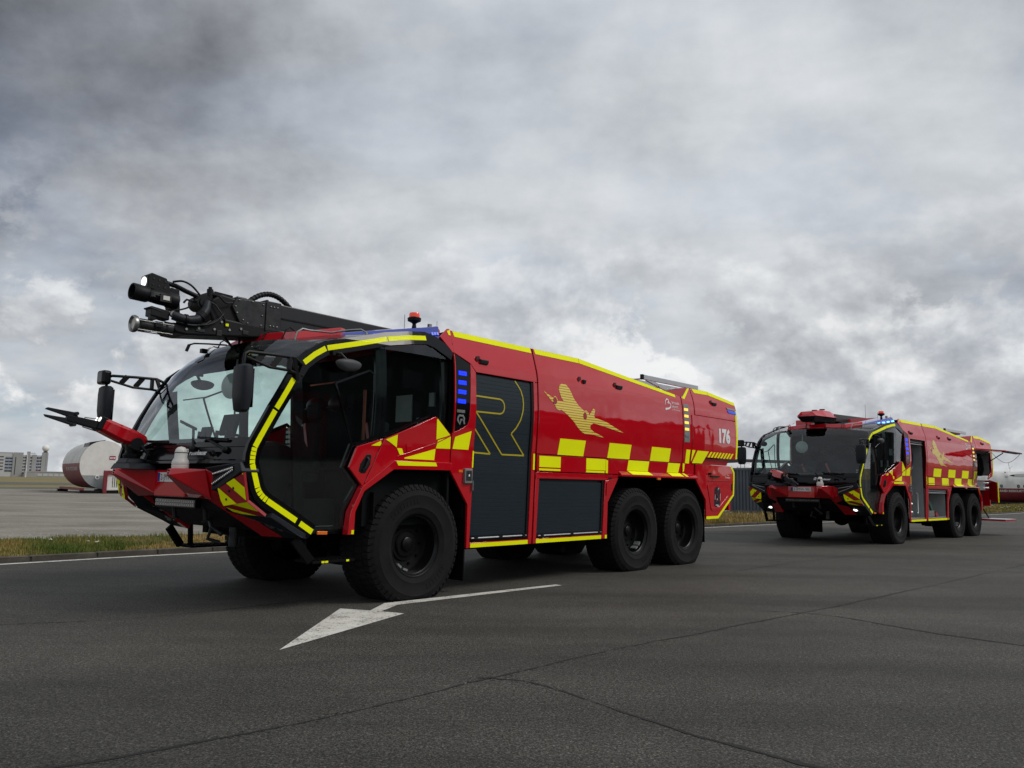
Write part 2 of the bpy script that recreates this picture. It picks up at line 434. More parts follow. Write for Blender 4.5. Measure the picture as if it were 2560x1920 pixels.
WB, TD, HUB, TRACK = 4.685, 1.606, 0.607, 1.237
STRIP = [(-0.46, 2.87), (-0.20, 2.99), (-0.05, 3.020), (0.20, 2.985), (0.52, 2.925), (0.91, 2.815), (1.309, 2.711), (1.454, 2.622), (1.582, 2.519), (1.70, 2.335), (1.88, 2.012),
         (2.069, 1.628), (2.088, 1.548), (2.089, 1.490), (2.081, 1.439), (2.006, 1.228), (1.973, 1.175), (1.912, 1.120), (1.543, 0.910), (1.343, 0.790)]

_wheel_cache = {}
def wheel_meshes():
    if _wheel_cache: return _wheel_cache
    prof = [(0.35, -0.24), (0.37, -0.265), (0.45, -0.288), (0.55, -0.292), (0.61, -0.283), (0.648, -0.262), (0.668, -0.235), (0.674, -0.15), (0.676, 0.0),
            (0.674, 0.15), (0.668, 0.235), (0.648, 0.262), (0.61, 0.283), (0.575, 0.290), (0.565, 0.296), (0.55, 0.292), (0.50, 0.2925), (0.44, 0.286), (0.425, 0.290), (0.41, 0.283), (0.375, 0.268), (0.355, 0.262), (0.35, 0.24)]
    def flat(v):
        out = []
        for x, y, z in v:
            if z < -HUB + 0.004:
                y *= 1.0 + 0.10 * min(1, (-HUB - z) / 0.07); z = -HUB + 0.003
            elif z < -0.35: y *= 1.0 + 0.06 * ((-0.35 - z) / 0.26) ** 2
            out.append((x, y, z))
        return out
    mb = MB(); mb.lathe(prof, (0, 0, 0), (0, 1, 0), 96, caps=False)
    # tread blocks, close set
    n = 56
    for k in range(n):
        for row, (y0, y1, sh) in enumerate(((-0.262, -0.150, 0.0), (-0.138, -0.008, 0.5), (0.008, 0.138, 0.0), (0.150, 0.262, 0.5))):
            a0 = 2 * math.pi * (k + sh + 0.06) / n; a1 = 2 * math.pi * (k + sh + 0.84) / n; sk = 0.018 if row in (0, 2) else -0.018
            vv = []
            for rr in (0.655, 0.687):
                edge = 0.016 if (row in (0, 3) and rr > 0.68) else 0.0
                ya, yb = (y0 + edge, y1) if row == 0 else ((y0, y1 - edge) if row == 3 else (y0, y1))
                for an, yy in ((a0, ya), (a1, ya), (a1 + sk, yb), (a0 + sk, yb)):
                    vv.append((math.cos(an) * rr, yy, math.sin(an) * rr))
            mb.hexa(vv)
        # shoulder lugs running a little way down the sidewall
        for sg in (-1, 1):
            a0 = 2 * math.pi * (k + (0.5 if sg > 0 else 0.0) + 0.1) / n; a1 = a0 + 2 * math.pi * 0.6 / n; vv = []
            for rr, yy in ((0.622, 0.276), (0.655, 0.250), (0.679, 0.250), (0.630, 0.283)):
                for an in (a0, a1): vv.append((math.cos(an) * rr, sg * yy, math.sin(an) * rr))
            mb.add(vv, [(0, 1, 3, 2), (2, 3, 5, 4), (4, 5, 7, 6), (6, 7, 1, 0), (0, 2, 4, 6), (1, 7, 5, 3)])
    # moulded marks on the outer sidewall
    for k0, cnt in ((6, 9), (33, 7)):
        for k in range(cnt):
            a0 = 2 * math.pi * (k0 + k * 0.95) / 56; a1 = a0 + 0.05; vv = []
            for rr, yy in ((0.470, 0.288), (0.525, 0.290)):
                for an in (a0, a1): vv += [(math.cos(an) * rr, yy, math.sin(an) * rr), (math.cos(an) * rr, yy + 0.0055, math.sin(an) * rr)]
            mb.add(vv, [(1, 3, 7, 5), (0, 1, 5, 4), (2, 6, 7, 3), (0, 2, 3, 1), (4, 5, 7, 6)])
    mb.v = flat(mb.v)
    _wheel_cache['tyre'] = mb.data('wheel', 'rubber', 38)
    rim = MB(); rim.lathe([(0.352, 0.268), (0.362, 0.270), (0.362, 0.262), (0.345, 0.255), (0.335, 0.235), (0.322, 0.225), (0.318, 0.10), (0.300, 0.07), (0.20, 0.055), (0.19, 0.075), (0.185, 0.075), (0.001, 0.075)], (0, 0, 0), (0, 1, 0), 56, caps=False)
    rim.lathe([(0.352, -0.268), (0.335, -0.24), (0.32, -0.1), (0.30, 0.04), (0.01, 0.04)], (0, 0, 0), (0, 1, 0), 32, caps=False)
    _wheel_cache['rim'] = rim.data('rim', 'rim', 40)
    hub = MB(); hub.lathe([(0.150, 0.05), (0.150, 0.085), (0.138, 0.098), (0.085, 0.102), (0.080, 0.122), (0.068, 0.130), (0.001, 0.132)], (0, 0, 0), (0, 1, 0), 28, caps=False)
    for k in range(10):
        a = 2 * math.pi * k / 10; hub.cyl((0.235 * math.cos(a), 0.05, 0.235 * math.sin(a)), (0.235 * math.cos(a), 0.085, 0.235 * math.sin(a)), 0.017, n=6)
    _wheel_cache['hub'] = hub.data('hub', 'rim', 40)
    wt = MB()
    for a in (-0.9, -1.25): wt.obox((0.29 * math.cos(a), 0.15, 0.29 * math.sin(a)), (0.012 * math.cos(a), 0, 0.012 * math.sin(a)), (0, 0.05, 0), (-0.035 * math.sin(a), 0, 0.035 * math.cos(a)))
    _wheel_cache['weight'] = wt.data('balance_weight', 'grey_metal')
    return _wheel_cache

def make_truck(name, loc, rz, opened):
    root = empty(name, loc, rz)
    def P(nm, mb, mat, parent=root, **k): return mb.build(nm, mat, parent, **k)
    # ---------------- running gear
    ch = MB()
    ch.box(-7.6, 1.55, 0.36, 0.46, 0.70, 1.00).box(-7.6, 1.55, -0.46, -0.36, 0.70, 1.00)
    for x in (-7.2, -6.2, -5.5, -4.6, -3.6, -2.6, -1.6, -0.6, 0.6, 1.4): ch.box(x - 0.06, x + 0.06, -0.37, 0.37, 0.74, 0.96)
    chassis = P('chassis', ch, 'chassis')
    for ax in (0.0, -WB, -WB - TD):
        a = MB(); a.cyl((ax, -1.0, HUB), (ax, 1.0, HUB), 0.085, n=14); a.sphere((ax, 0.05, HUB), 0.22, 14, 8)
        for s in (1, -1): a.cyl((ax, s * 0.80, HUB), (ax, s * 0.99, HUB), 0.19, n=18); a.cyl((ax + 0.2, s * 0.72, HUB - 0.05), (ax + 0.15, s * 0.66, 1.25), 0.045, n=8)
        P('axle', a, 'chassis', chassis, smooth=40)
    tk = MB(); tk.box(-3.3, -2.4, -1.25, -0.55, 0.50, 1.1).box(-1.7, -0.95, -1.2, -0.5, 0.46, 1.0)
    P('air_tank', tk, 'chassis', chassis, bevel=0.03)
    pp = MB(); pp.tube([(-0.6, 0.3, 0.62), (-2.2, 0.3, 0.55), (-3.1, 0.55, 0.46), (-3.5, 1.05, 0.45)], 0.05, 10); pp.cyl((-3.35, 0.95, 0.43), (-3.55, 1.15, 0.43), 0.075, n=12); pp.cyl((-2.2, -0.3, 0.52), (-3.9, -0.3, 0.52), 0.13, n=14)
    pp.cyl((-3.05, 1.12, 0.40), (-3.05, 1.30, 0.40), 0.05, n=10)
    P('drain_pipe', pp, 'chassis', chassis, smooth=40)
    ub = MB(); ub.box(-3.78, -0.88, -1.38, 1.38, 0.50, 0.60); ub.box(-0.70, 1.30, -0.78, 0.78, 0.66, 0.80); ub.box(-7.0, -4.0, -0.84, 0.84, 0.80, 0.95); P('underbody_light_block', ub, 'chassis', chassis, bevel=0.02)  # pans added to stop light leaking through, deepening the shadow under the truck
    W = wheel_meshes()
    for ax in (0.0, -WB, -WB - TD):
        for s in (1, -1):
            w = link_copy(W['tyre'], 'wheel', root, (ax, s * TRACK, HUB))
            if s < 0: w.rotation_euler = (0, 0, math.pi)
            if opened and ax == 0.0: w.rotation_euler = (0, 0, (math.pi if s < 0 else 0) + R(1.5))
            rm = link_copy(W['rim'], 'rim', w); hb = link_copy(W['hub'], 'hub', w)
            if s > 0: link_copy(W['weight'], 'balance_weight', w).rotation_euler = (0, 1.1 * ax, 0)
    for s in (1, -1):
        for (x0, x1, z0, z1) in ((-0.83, -0.81, 0.14, 1.10), (-7.06, -7.04, 0.34, 1.10), (0.60, 0.62, 0.75, 1.2)):
            m = MB(); m.box(x0, x1, s * 0.85, s * 1.47, z0, z1); P('mud_flap', m, 'chassis')
        ar = MB(); ar.box(-0.78, 0.80, s * 0.75, s * 1.46, 1.44, 1.47); ar.box(-0.80, -0.77, s * 0.75, s * 1.46, 0.9, 1.45)
        P('wheel_arch_liner', ar, 'chassis'); ar = MB()
        ar.box(-6.95, -3.87, s * 0.75, s * 1.46, 1.44, 1.47); ar.box(-3.89, -3.86, s * 0.75, s * 1.46, 0.55, 1.45); ar.box(-6.99, -6.96, s * 0.75, s * 1.46, 0.80, 1.45)
        P('wheel_arch_liner', ar, 'chassis')
    # ---------------- boxes added behind the panels, blocking light so the gaps look dark
    core = MB()
    roofline = [(-0.50, 3.13), (-3.17, 3.13), (-6.0, 2.86), (-6.30, 2.86), (-6.46, 3.03), (-7.2, 3.04), (-8.18, 2.93), (-8.20, 1.88), (-7.90, 1.75), (-7.90, 1.48), (-0.50, 1.48)]
    core.prism([(x, -0.95, z) for x, z in roofline], (0, 1.90, 0))
    core.box(-3.83, -0.84, -0.92, 0.92, 0.62, 1.47)
    core.prism([(x, -0.95, z) for x, z in [(-7.02, 1.47), (-7.90, 1.47), (-7.95, 1.12), (-7.46, 0.80), (-7.02, 0.80)]], (0, 1.90, 0))
    P('body_light_block', core, 'chassis')
    comp_ranges = [(-2.07, -0.50, 1.48, 3.08), (-6.05, -2.09, 1.48, 2.84), (-8.18, -6.1, 1.90, 2.84), (-3.83, -2.13, 0.60, 1.47), (-2.07, -0.84, 0.60, 1.47), (-7.9, -7.02, 1.13, 1.73)]
    for s in (1, -1):
        inner = MB()
        for (x0, x1, z0, z1) in comp_ranges:
            if opened and s > 0 and (x0, x1) in ((-2.07, -0.50), (-3.83, -2.13), (-2.07, -0.84), (-8.18, -6.1), (-7.9, -7.02)): continue
            inner.box(x0, x1, s * 0.95, s * (1.42 if z1 > 2.9 else 1.47), z0, z1)
        P('inner_light_block', inner, 'plate_red')  # dark red filling, added so the panel gaps look shaded
    # roof skin
    rf = MB()
    rl = [(-0.49, 3.19), (-2.07, 3.19), (-3.17, 3.195), (-5.93, 2.91), (-6.25, 2.90), (-6.44, 3.09), (-7.2, 3.10), (-8.27, 2.98)]
    rows = []
    for x, z in rl:
        ye = ysurf(x, z) - 0.004
        rows.append([(x, -ye, z - 0.004), (x, -ye * 0.8, z - 0.02), (x, 0, z - 0.02), (x, ye * 0.8, z - 0.02), (x, ye, z - 0.004)])
    rf.grid(rows); P('roof', rf, 'red')
    rear = MB(); rear.prism([(-8.20, y, z) for y, z in [(-1.56, 1.88), (1.56, 1.88), (1.57, 2.7), (1.50, 2.97), (-1.50, 2.97), (-1.57, 2.7)]], (-0.05, 0, 0)); rear.box(-8.06, -7.98, -1.5, 1.5, 0.9, 1.72)
    P('rear_wall', rear, 'red')
    # ---------------- side panels
    door_open = opened
    for s in (1, -1):
        near = s > 0
        op = opened and near
        def pan(nm, poly, mat='red', off=0.0, depth=0.03, parent=root, bevel=0.005):
            return side(MB(), poly, off, depth, s).build(nm, mat, parent, smooth=25, bevel=bevel)
        a1 = pan('upper_front_panel', [(-0.49, 3.19), (-2.07, 3.19), (-2.07, 2.70), (-0.86, 2.70), (-0.762, 2.80), (-0.49, 2.905)])
        a2 = pan('front_post', [(-0.762, 2.795), (-0.855, 2.695), (-0.868, 0.53), (-0.82, 0.53), (-0.80, 1.06), (-0.47, 1.47), (-0.475, 1.917), (-0.60, 1.965), (-0.72, 2.03), (-0.745, 2.09)])
        pan('centre_post', [(-1.995, 2.695), (-2.07, 2.695), (-2.07, 0.53), (-1.995, 0.53)])
        pan('sill', [(-0.872, 0.595), (-1.99, 0.595), (-1.99, 0.53), (-0.872, 0.53)])
        tank = pan('tank_panel', [(-2.10, 3.19), (-3.17, 3.195), (-5.93, 2.91), (-6.09, 2.90), (-6.09, 1.735), (-2.10, 1.735)])
        b2 = pan('locker_panel', [(-2.10, 1.722), (-3.84, 1.722), (-4.10, 1.56), (-4.10, 1.50), (-2.10, 1.50)], off=0.012)
        b3 = pan('lower_panel', [(-3.86, 1.728), (-6.09, 1.728), (-6.09, 1.55), (-4.12, 1.55)])
        pan('locker_header', [(-2.10, 1.49), (-4.14, 1.49), (-4.12, 1.455), (-3.76, 1.40), (-2.10, 1.40)])
        pan('locker_post', [(-2.10, 1.395), (-2.175, 1.395), (-2.165, 0.53), (-2.10, 0.53)])
        pan('locker_post', [(-3.765, 1.395), (-4.125, 1.45), (-3.853, 1.07), (-3.86, 0.53), (-3.735, 0.53)])
        pan('sill', [(-2.17, 0.595), (-3.73, 0.595), (-3.73, 0.53), (-2.17, 0.53)])
        # arch lip over the tandem axle
        lip = MB(); lip.prism(mir([(-4.12, 1.535, 1.556), (-4.12, 1.605, 1.497), (-4.12, 1.605, 1.468), (-4.12, 1.50, 1.468)], s), (-2.45, 0, 0))
        lipo = P('arch_lip', lip, 'red', bevel=0.004)
        c0 = pan('rear_post', [(-6.12, 2.885), (-6.27, 2.94), (-6.44, 3.09), (-6.53, 3.09), (-6.53, 1.55), (-6.12, 1.55)])
        if op:
            c1 = pan('upper_rear_panel', [(-6.56, 3.095), (-7.2, 3.10), (-8.27, 2.98), (-8.27, 2.62), (-6.56, 2.62)])
            pan('rear_edge_post', [(-8.03, 2.61), (-8.27, 2.61), (-8.24, 1.87), (-7.75, 1.75), (-7.75, 1.80), (-8.03, 2.0)])
            pan('lower_rear_frame', [(-6.58, 1.47), (-6.76, 1.47), (-7.10, 1.10), (-7.10, 0.75), (-6.99, 0.75), (-6.96, 1.09)])
        else:
            c1 = pan('upper_rear_panel', [(-6.56, 3.095), (-7.2, 3.10), (-8.27, 2.98), (-8.27, 2.61), (-6.56, 2.61)])
            dr = pan('rear_door', [(-6.42, 2.60), (-8.05, 2.60), (-8.08, 2.55), (-8.08, 1.862), (-6.56, 1.862), (-6.56, 1.74), (-6.42, 1.74)], off=0.014)
            pan('rear_edge_post', [(-8.09, 2.60), (-8.27, 2.60), (-8.24, 1.862), (-8.09, 1.862)])
            pan('recess_panel', [(-6.56, 1.855), (-8.00, 1.855), (-7.92, 1.74), (-6.56, 1.74)], off=-0.05)
            lr = pan('lower_rear_panel', [(-6.56, 1.468), (-6.56, 1.732), (-7.90, 1.728), (-8.00, 1.705), (-8.115, 1.61), (-8.105, 1.18), (-7.975, 1.092), (-7.48, 0.755), (-7.0, 0.75), (-6.965, 1.10)], off=0.02)
            # pressed shape of the lower rear locker
            rb = MB()
            for poly in ([(-7.00, 1.37), (-7.07, 1.37), (-7.19, 0.97), (-7.17, 0.92)], [(-7.20, 0.90), (-7.52, 0.905), (-7.88, 1.14), (-7.85, 1.17), (-7.50, 0.965), (-7.20, 0.955)], [(-6.99, 1.452), (-7.94, 1.456), (-7.94, 1.444), (-6.99, 1.44)]):
                side(rb, poly, 0.03, 0.02, s)
            P('pressed_rib', rb, 'red', lr, bevel=0.008)
            yb = MB(); band(yb, [(-7.96, 1.72), (-8.085, 1.61), (-8.078, 1.19), (-7.955, 1.11), (-7.465, 0.782), (-7.0, 0.778)], 0.05, 0.024, 0.006, s); P('yellow_edge_strip', yb, 'yellow', lr)
            if near:
                h = MB(); h.box(-7.44, -7.10, 1.56, 1.60, 1.515, 1.54); h.cyl((-7.06, 1.565, 1.57), (-7.06, 1.62, 1.57), 0.022, n=10); P('door_handle', h, 'black', lr, bevel=0.004)
                rl_ = MB(); side(rl_, [(-7.98, 1.40), (-8.03, 1.40), (-8.03, 1.27), (-7.98, 1.27)], 0.024, 0.005, s); P('side_marker', rl_, 'black', lr)
        if near:
            # --- roller shutters, slat by slat
            if not op:
                for (x0, x1, z0, z1) in ((-0.873, -1.992, 0.675, 2.69), (-2.178, -3.735, 0.66, 1.395)):
                    base = side(MB(), [(x0, z1), (x1, z1), (x1, z0), (x0, z0)], -0.045, 0.01, s).build('roller_shutter', 'shutter', root)
                    z = z0
                    while z + 0.05 <= z1 + 0.001:
                        sl = side(MB(), [(x0 - 0.002, z + 0.0492), (x1 + 0.04, z + 0.0492), (x1 + 0.04, z + 0.0008), (x0 - 0.002, z + 0.0008)], -0.026, 0.016, s).build('slat', 'shutter', base, bevel=0.0015)
                        z += 0.05
                    fr = MB(); side(fr, [(x1 + 0.036, z1), (x1 + 0.002, z1), (x1 + 0.002, z0 - 0.06), (x1 + 0.036, z0 - 0.06)], -0.012, 0.03, s); P('shutter_rail', fr, 'black', base)
                    bt = MB(); side(bt, [(x0 - 0.002, z0), (x1 + 0.04, z0), (x1 + 0.04, z0 - 0.065), (x0 - 0.002, z0 - 0.065)], -0.02, 0.03, s); P('shutter_foot', bt, 'black', base)
                    br = MB(); br.tube([(x0 - 0.02, 1.515, z0 - 0.028), (x1 + 0.05, 1.515, z0 - 0.028)], 0.011, 8); P('pull_bar', br, 'silver', base, smooth=40)
                    cl = MB()
                    for k in range(3):
                        xx = x0 - 0.1 + (x1 - x0 + 0.2) * k / 2; cl.box(xx - 0.03, xx + 0.03, 1.49, 1.53, z0 - 0.045, z0 - 0.008)
                    P('bar_bracket', cl, 'black', base)
                    if x0 > -1:
                        g = MB()
                        pth = [[(-0.876, 2.406), (-1.327, 2.403), (-1.375, 2.387), (-1.405, 2.35), (-1.413, 2.315), (-1.405, 2.265), (-1.375, 2.228), (-1.329, 2.213), (-0.876, 2.209), (-1.416, 1.694), (-1.859, 1.697), (-1.567, 1.969),
                                (-1.66, 2.05), (-1.74, 2.16), (-1.785, 2.28), (-1.797, 2.374), (-1.785, 2.47), (-1.745, 2.56), (-1.69, 2.62), (-1.628, 2.675)],
                               [(-0.876, 1.994), (-1.193, 1.692), (-0.876, 1.699)]]
                        for q in pth:
                            for i in range(len(q) - 1): side(g, ribbon2([q[i], q[i + 1]], 0.020), -0.022, 0.003, s)
                        P('letter_outline', g, 'goldline', base)
            else:
                open_lockers(root, P, s)
            # --- fluorescent squares
            def dec(nm, poly, parent, off=0.004, mat='yellow'):
                return side(MB(), poly, off, 0.004, s).build(nm, mat, parent)
            for k in range(3):
                q = -1.237 * k
                dec('checker_square', [(-2.596 + q, 1.967), (-3.21 + q, 1.967), (-3.172 + q, 1.738), (-2.558 + q, 1.738)], tank)
            dec('checker_square', [(-2.146, 1.708), (-2.622, 1.708), (-2.620, 1.556), (-2.148, 1.556)], b2, 0.016)
            dec('checker_square', [(-3.240, 1.714), (-3.735, 1.716), (-3.737, 1.546), (-3.239, 1.546)], b2, 0.016)
            dec('yellow_line', [(-2.148, 1.538), (-2.62, 1.538), (-2.62, 1.510), (-2.148, 1.510)], b2, 0.016)
            dec('yellow_line', [(-3.239, 1.538), (-3.71, 1.538), (-3.71, 1.508), (-3.239, 1.508)], b2, 0.016)
            dec('yellow_line', [(-3.745, 1.71), (-3.80, 1.70), (-3.80, 1.508), (-3.745, 1.508)], b2, 0.016)
            dec('checker_square', [(-4.393, 1.724), (-5.013, 1.724), (-4.967, 1.562), (-4.352, 1.562)], b3)
            dec('checker_square', [(-5.632, 1.724), (-6.033, 1.724), (-5.962, 1.562), (-5.582, 1.562)], b3)
            dec('yellow_line', [(-2.03, 1.73), (-2.062, 1.73), (-2.062, 1.515), (-2.03, 1.515)], root, 0.004)
            for (xa, xb) in ((-4.37, -4.99), (-5.61, -6.02), (-6.10, -6.18)):
                lp = MB(); lp.prism([(xa, 1.540, 1.557), (xb, 1.540, 1.557), (xb - 0.05, 1.609, 1.499), (xa - 0.05, 1.609, 1.499)], (0, 0.003, 0.003))
                P('yellow_lip_strip', lp, 'yellow', lipo)
            dec('yellow_patch', [(-6.125, 1.73), (-6.19, 1.73), (-6.172, 1.606), (-6.125, 1.575)], c0)
            dec('yellow_patch', [(-6.225, 1.975), (-6.365, 1.975), (-6.341, 1.735), (-6.201, 1.735)], c0)
            dec('yellow_patch', [(-6.41, 1.975), (-6.525, 1.975), (-6.39, 1.775), (-6.385, 1.79)], c0, 0.019 if not op else 0.004)
            if not op:
                dec('yellow_patch', [(-6.610, 1.972), (-7.036, 1.972), (-6.80, 1.75), (-6.43, 1.745)], dr, 0.018)
                for k in range(8):
                    q = -0.1245 * k; dec('hatch_stripe', [(-7.115 + q, 1.97), (-7.178 + q, 1.97), (-7.070 + q, 1.868), (-7.004 + q, 1.868)], dr, 0.018)
                number = text_on('176', 0.335, lambda u, v: (-7.385 - u, ysurf(-7.4, 2.2 + v) + 0.020, 2.172 + v), 'fleet_number', 'white', dr, bold=0.020, width=0.50)
            dec('yellow_edge_strip', [(-8.19, 2.82), (-8.26, 2.81), (-8.235, 1.875), (-8.17, 1.875)], c1)
            # roof edge strips
            for nm, poly, par in (('yellow_roof_strip', [(-0.53, 3.186), (-2.04, 3.186), (-2.05, 3.115), (-0.55, 3.115)], a1), ('yellow_roof_strip', [(-2.12, 3.186), (-3.165, 3.190), (-3.165, 3.118), (-2.14, 3.115)], tank),
                                  ('yellow_roof_strip', [(-3.175, 3.189), (-5.90, 2.912), (-5.90, 2.862), (-3.175, 3.117)], tank), ('yellow_roof_strip', [(-6.14, 2.875), (-6.44, 3.082), (-6.50, 3.082), (-6.22, 2.862)], c0),
                                  ('yellow_roof_strip', [(-6.60, 3.090), (-7.195, 3.095), (-7.195, 3.028), (-6.66, 3.02)], c1), ('yellow_roof_strip', [(-7.205, 3.094), (-8.25, 2.975), (-8.25, 2.915), (-7.205, 3.026)], c1)):
                dec(nm, poly, par)
            for (xa, xb, par) in ((-0.885, -1.985, None), (-2.16, -3.70, None), (-3.80, -3.85, None)):
                m = side(MB(), [(xa, 0.585), (xb, 0.585), (xb, 0.534), (xa, 0.534)], 0.005, 0.004, s); P('yellow_sill_strip', m, 'yellow')
            dec('yellow_line', [(-0.845, 1.715), (-0.866, 1.715), (-0.862, 1.510), (-0.842, 1.510)], a2)
            dec('yellow_patch', [(-0.795, 1.957), (-0.520, 1.870), (-0.492, 1.725), (-0.765, 1.725)], a2)
            # aircraft silhouette printed in stripes
            plane = [(-2.629, 2.750), (-2.57, 2.72), (-2.548, 2.655), (-2.60, 2.55), (-2.655, 2.500), (-2.521, 2.490), (-2.50, 2.535), (-2.455, 2.555), (-2.405, 2.525), (-2.199, 2.603), (-2.373, 2.480), (-2.41, 2.46), (-2.47, 2.402), (-2.49, 2.372), (-2.55, 2.36),
                     (-2.60, 2.372), (-2.74, 2.31), (-2.877, 2.234), (-3.00, 2.14), (-3.101, 2.085), (-3.20, 2.06), (-3.266, 2.062), (-3.40, 2.060), (-3.662, 2.037), (-3.56, 2.07), (-3.40, 2.105), (-3.30, 2.15), (-3.30, 2.195), (-3.38, 2.236), (-3.705, 2.200), (-3.95, 2.165), (-4.189, 2.142), (-3.704, 2.280), (-3.42, 2.318), (-3.395, 2.345),
                     (-3.43, 2.435), (-3.385, 2.455), (-3.345, 2.42), (-3.27, 2.345), (-3.253, 2.385), (-3.20, 2.41), (-3.145, 2.40), (-3.012, 2.465), (-2.90, 2.56), (-2.855, 2.624), (-2.80, 2.69), (-2.72, 2.745)]
            pl = MB(); z = 2.03
            while z < 2.76:
                q = clip(clip(plane, 1, z, 1), 1, z + 0.029, -1)
                if len(q) > 2: side(pl, q, 0.0045, 0, s)
                z += 0.036
            P('aircraft_emblem', pl, 'gold', tank)
            eng = MB()
            for (cx, cz, rx, rz_) in ((-2.455, 2.487, 0.045, 0.052), (-3.165, 2.325, 0.045, 0.055)):
                side(eng, [(cx + rx * math.cos(2 * math.pi * k / 14), cz + rz_ * math.sin(2 * math.pi * k / 14)) for k in range(14)], 0.0062, 0, s)
            P('engine_mark', eng, 'decal_red', tank)
            # operator lettering and swoosh
            if not op or True:
                for body, z0, w_, sz in (('brussels', 2.735, 0.255, 0.075), ('airport', 2.672, 0.215, 0.075), ('the heart of europe', 2.628, 0.27, 0.032)):
                    text_on(body, sz, lambda u, v, z0=z0: (-5.735 - u, ysurf(-5.8, z0 + v) + 0.0045, z0 + v), 'operator_lettering', 'white', tank, width=w_)
                sw = MB()
                for arc in ([(-5.50, 2.70), (-5.525, 2.765), (-5.57, 2.805), (-5.62, 2.80), (-5.635, 2.765), (-5.60, 2.735)], [(-5.60, 2.74), (-5.66, 2.745), (-5.70, 2.715), (-5.69, 2.675), (-5.62, 2.645), (-5.51, 2.628)]):
                    side(sw, ribbon2(arc, 0.012, 0.034) if arc[0][1] > 2.71 or True else arc, 0.0045, 0, s)
                P('operator_emblem', sw, 'white', tank)
            # amber signal column
            am = side(MB(), [(-6.138, 2.77), (-6.335, 2.77), (-6.325, 2.10), (-6.138, 2.10)], 0.006, 0.006, s).build('signal_column', 'grey_metal', c0, bevel=0.002)
            for i in range(5):
                z = 2.675 - 0.1155 * i; m = side(MB(), [(-6.150, z + 0.022), (-6.285, z + 0.022), (-6.285, z - 0.022), (-6.150, z - 0.022)], 0.012, 0.008, s)
                m.build('warning_light', 'amber_led' if i < 4 else 'steel', c0)
            # blue light column behind the cab
            bl = side(MB(), [(-0.492, 2.895), (-0.758, 2.790), (-0.741, 2.09), (-0.715, 2.035), (-0.60, 1.972), (-0.48, 1.93)], -0.006, 0.02, s).build('light_column', 'black_gloss', root, bevel=0.003)
            for i in range(5):
                z = 2.655 - 0.116 * i; x0 = -0.548 + 0.006 * i
                m = MB()
                if i < 4:
                    for c in range(3):
                        for r_ in range(2):
                            xx = x0 - 0.003 - 0.046 * c; zz = z + 0.004 - 0.026 * r_ + 0.012
                            side(m, [(xx, zz + 0.011), (xx - 0.043, zz + 0.011), (xx - 0.043, zz - 0.012), (xx, zz - 0.012)], 0.002, 0.012, s)
                    m.build('blue_light', 'blue_led', bl)
                else:
                    side(m, [(x0, z + 0.014), (x0 - 0.135, z + 0.014), (x0 - 0.135, z - 0.022), (x0, z - 0.022)], 0.0, 0.010, s); m.build('reflector', 'steel', bl)
            lg = MB()
            for q in ([(-0.545, 2.105), (-0.565, 2.135), (-0.63, 2.135), (-0.655, 2.105), (-0.65, 2.070), (-0.665, 2.035)], [(-0.545, 2.105), (-0.545, 2.075), (-0.585, 2.03), (-0.60, 2.085), (-0.625, 2.085)]): side(lg, ribbon2(q, 0.024), 0.0, 0.006, s)
            P('maker_emblem', lg, 'grey_metal', bl)
            # roof-edge flood lamps
            for (x, z) in ((-0.96, 2.855), (-3.13, 2.842), (-4.07, 2.856), (-7.29, 2.875)):
                y = ysurf(x, z); rec = MB(); rec.loft_rings([((x + 0.055, y - 0.02, z + 0.015), 0.045), ((x + 0.05, y + 0.004, z + 0.012), 0.048)], 16); lamp = P('flood_lamp', rec, 'plate_red', smooth=40)
                l2 = MB(); l2.obox((x - 0.045, y + 0.012, z - 0.006), (0.075 if x != -3.13 else 0.03, 0, 0), (0, 0.022, -0.004), (0, 0.008, 0.028)); P('lamp_body', l2, 'dark_metal', lamp, bevel=0.01)
            # external control box and lock
            cb = MB(); cb.box(-0.83, -0.70, 1.535, 1.575, 1.317, 1.495); co = P('control_box', cb, 'grey_metal', a2, bevel=0.006)
            c2 = MB(); c2.box(-0.81, -0.72, 1.574, 1.580, 1.35, 1.47); P('control_panel', c2, 'dark_metal', co)
            c3 = MB(); c3.box(-0.775, -0.755, 1.58, 1.583, 1.40, 1.43); P('control_sticker', c3, 'white', co)
            c4 = MB(); c4.box(-0.765, -0.750, 1.58, 1.586, 1.425, 1.45); P('control_switch', c4, 'hose_blue', co)
            m = MB(); side(m, [(-0.615, 1.478), (-0.68, 1.478), (-0.68, 1.447), (-0.615, 1.447)], 0.006, 0.006, s); P('side_reflector', m, 'orange', a2)
            lk = MB(); lk.box(-0.862, -0.845, 1.535, 1.565, 1.23, 1.35); P('shutter_lock', lk, 'steel', a2)
            lk = MB(); side(lk, [(-3.79, 1.36), (-3.82, 1.36), (-3.82, 1.18), (-3.79, 1.18)], 0.012, 0.01, s); P('shutter_lock', lk, 'red')
            lk = MB(); side(lk, [(-3.84, 1.45), (-3.93, 1.45), (-3.93, 1.425), (-3.84, 1.425)], 0.004, 0.01, s); P('side_vent', lk, 'black')
            mk = MB(); mk.box(-5.27, -5.17, 1.59, 1.62, 1.43, 1.463); P('side_marker', mk, 'orange', bevel=0.004)
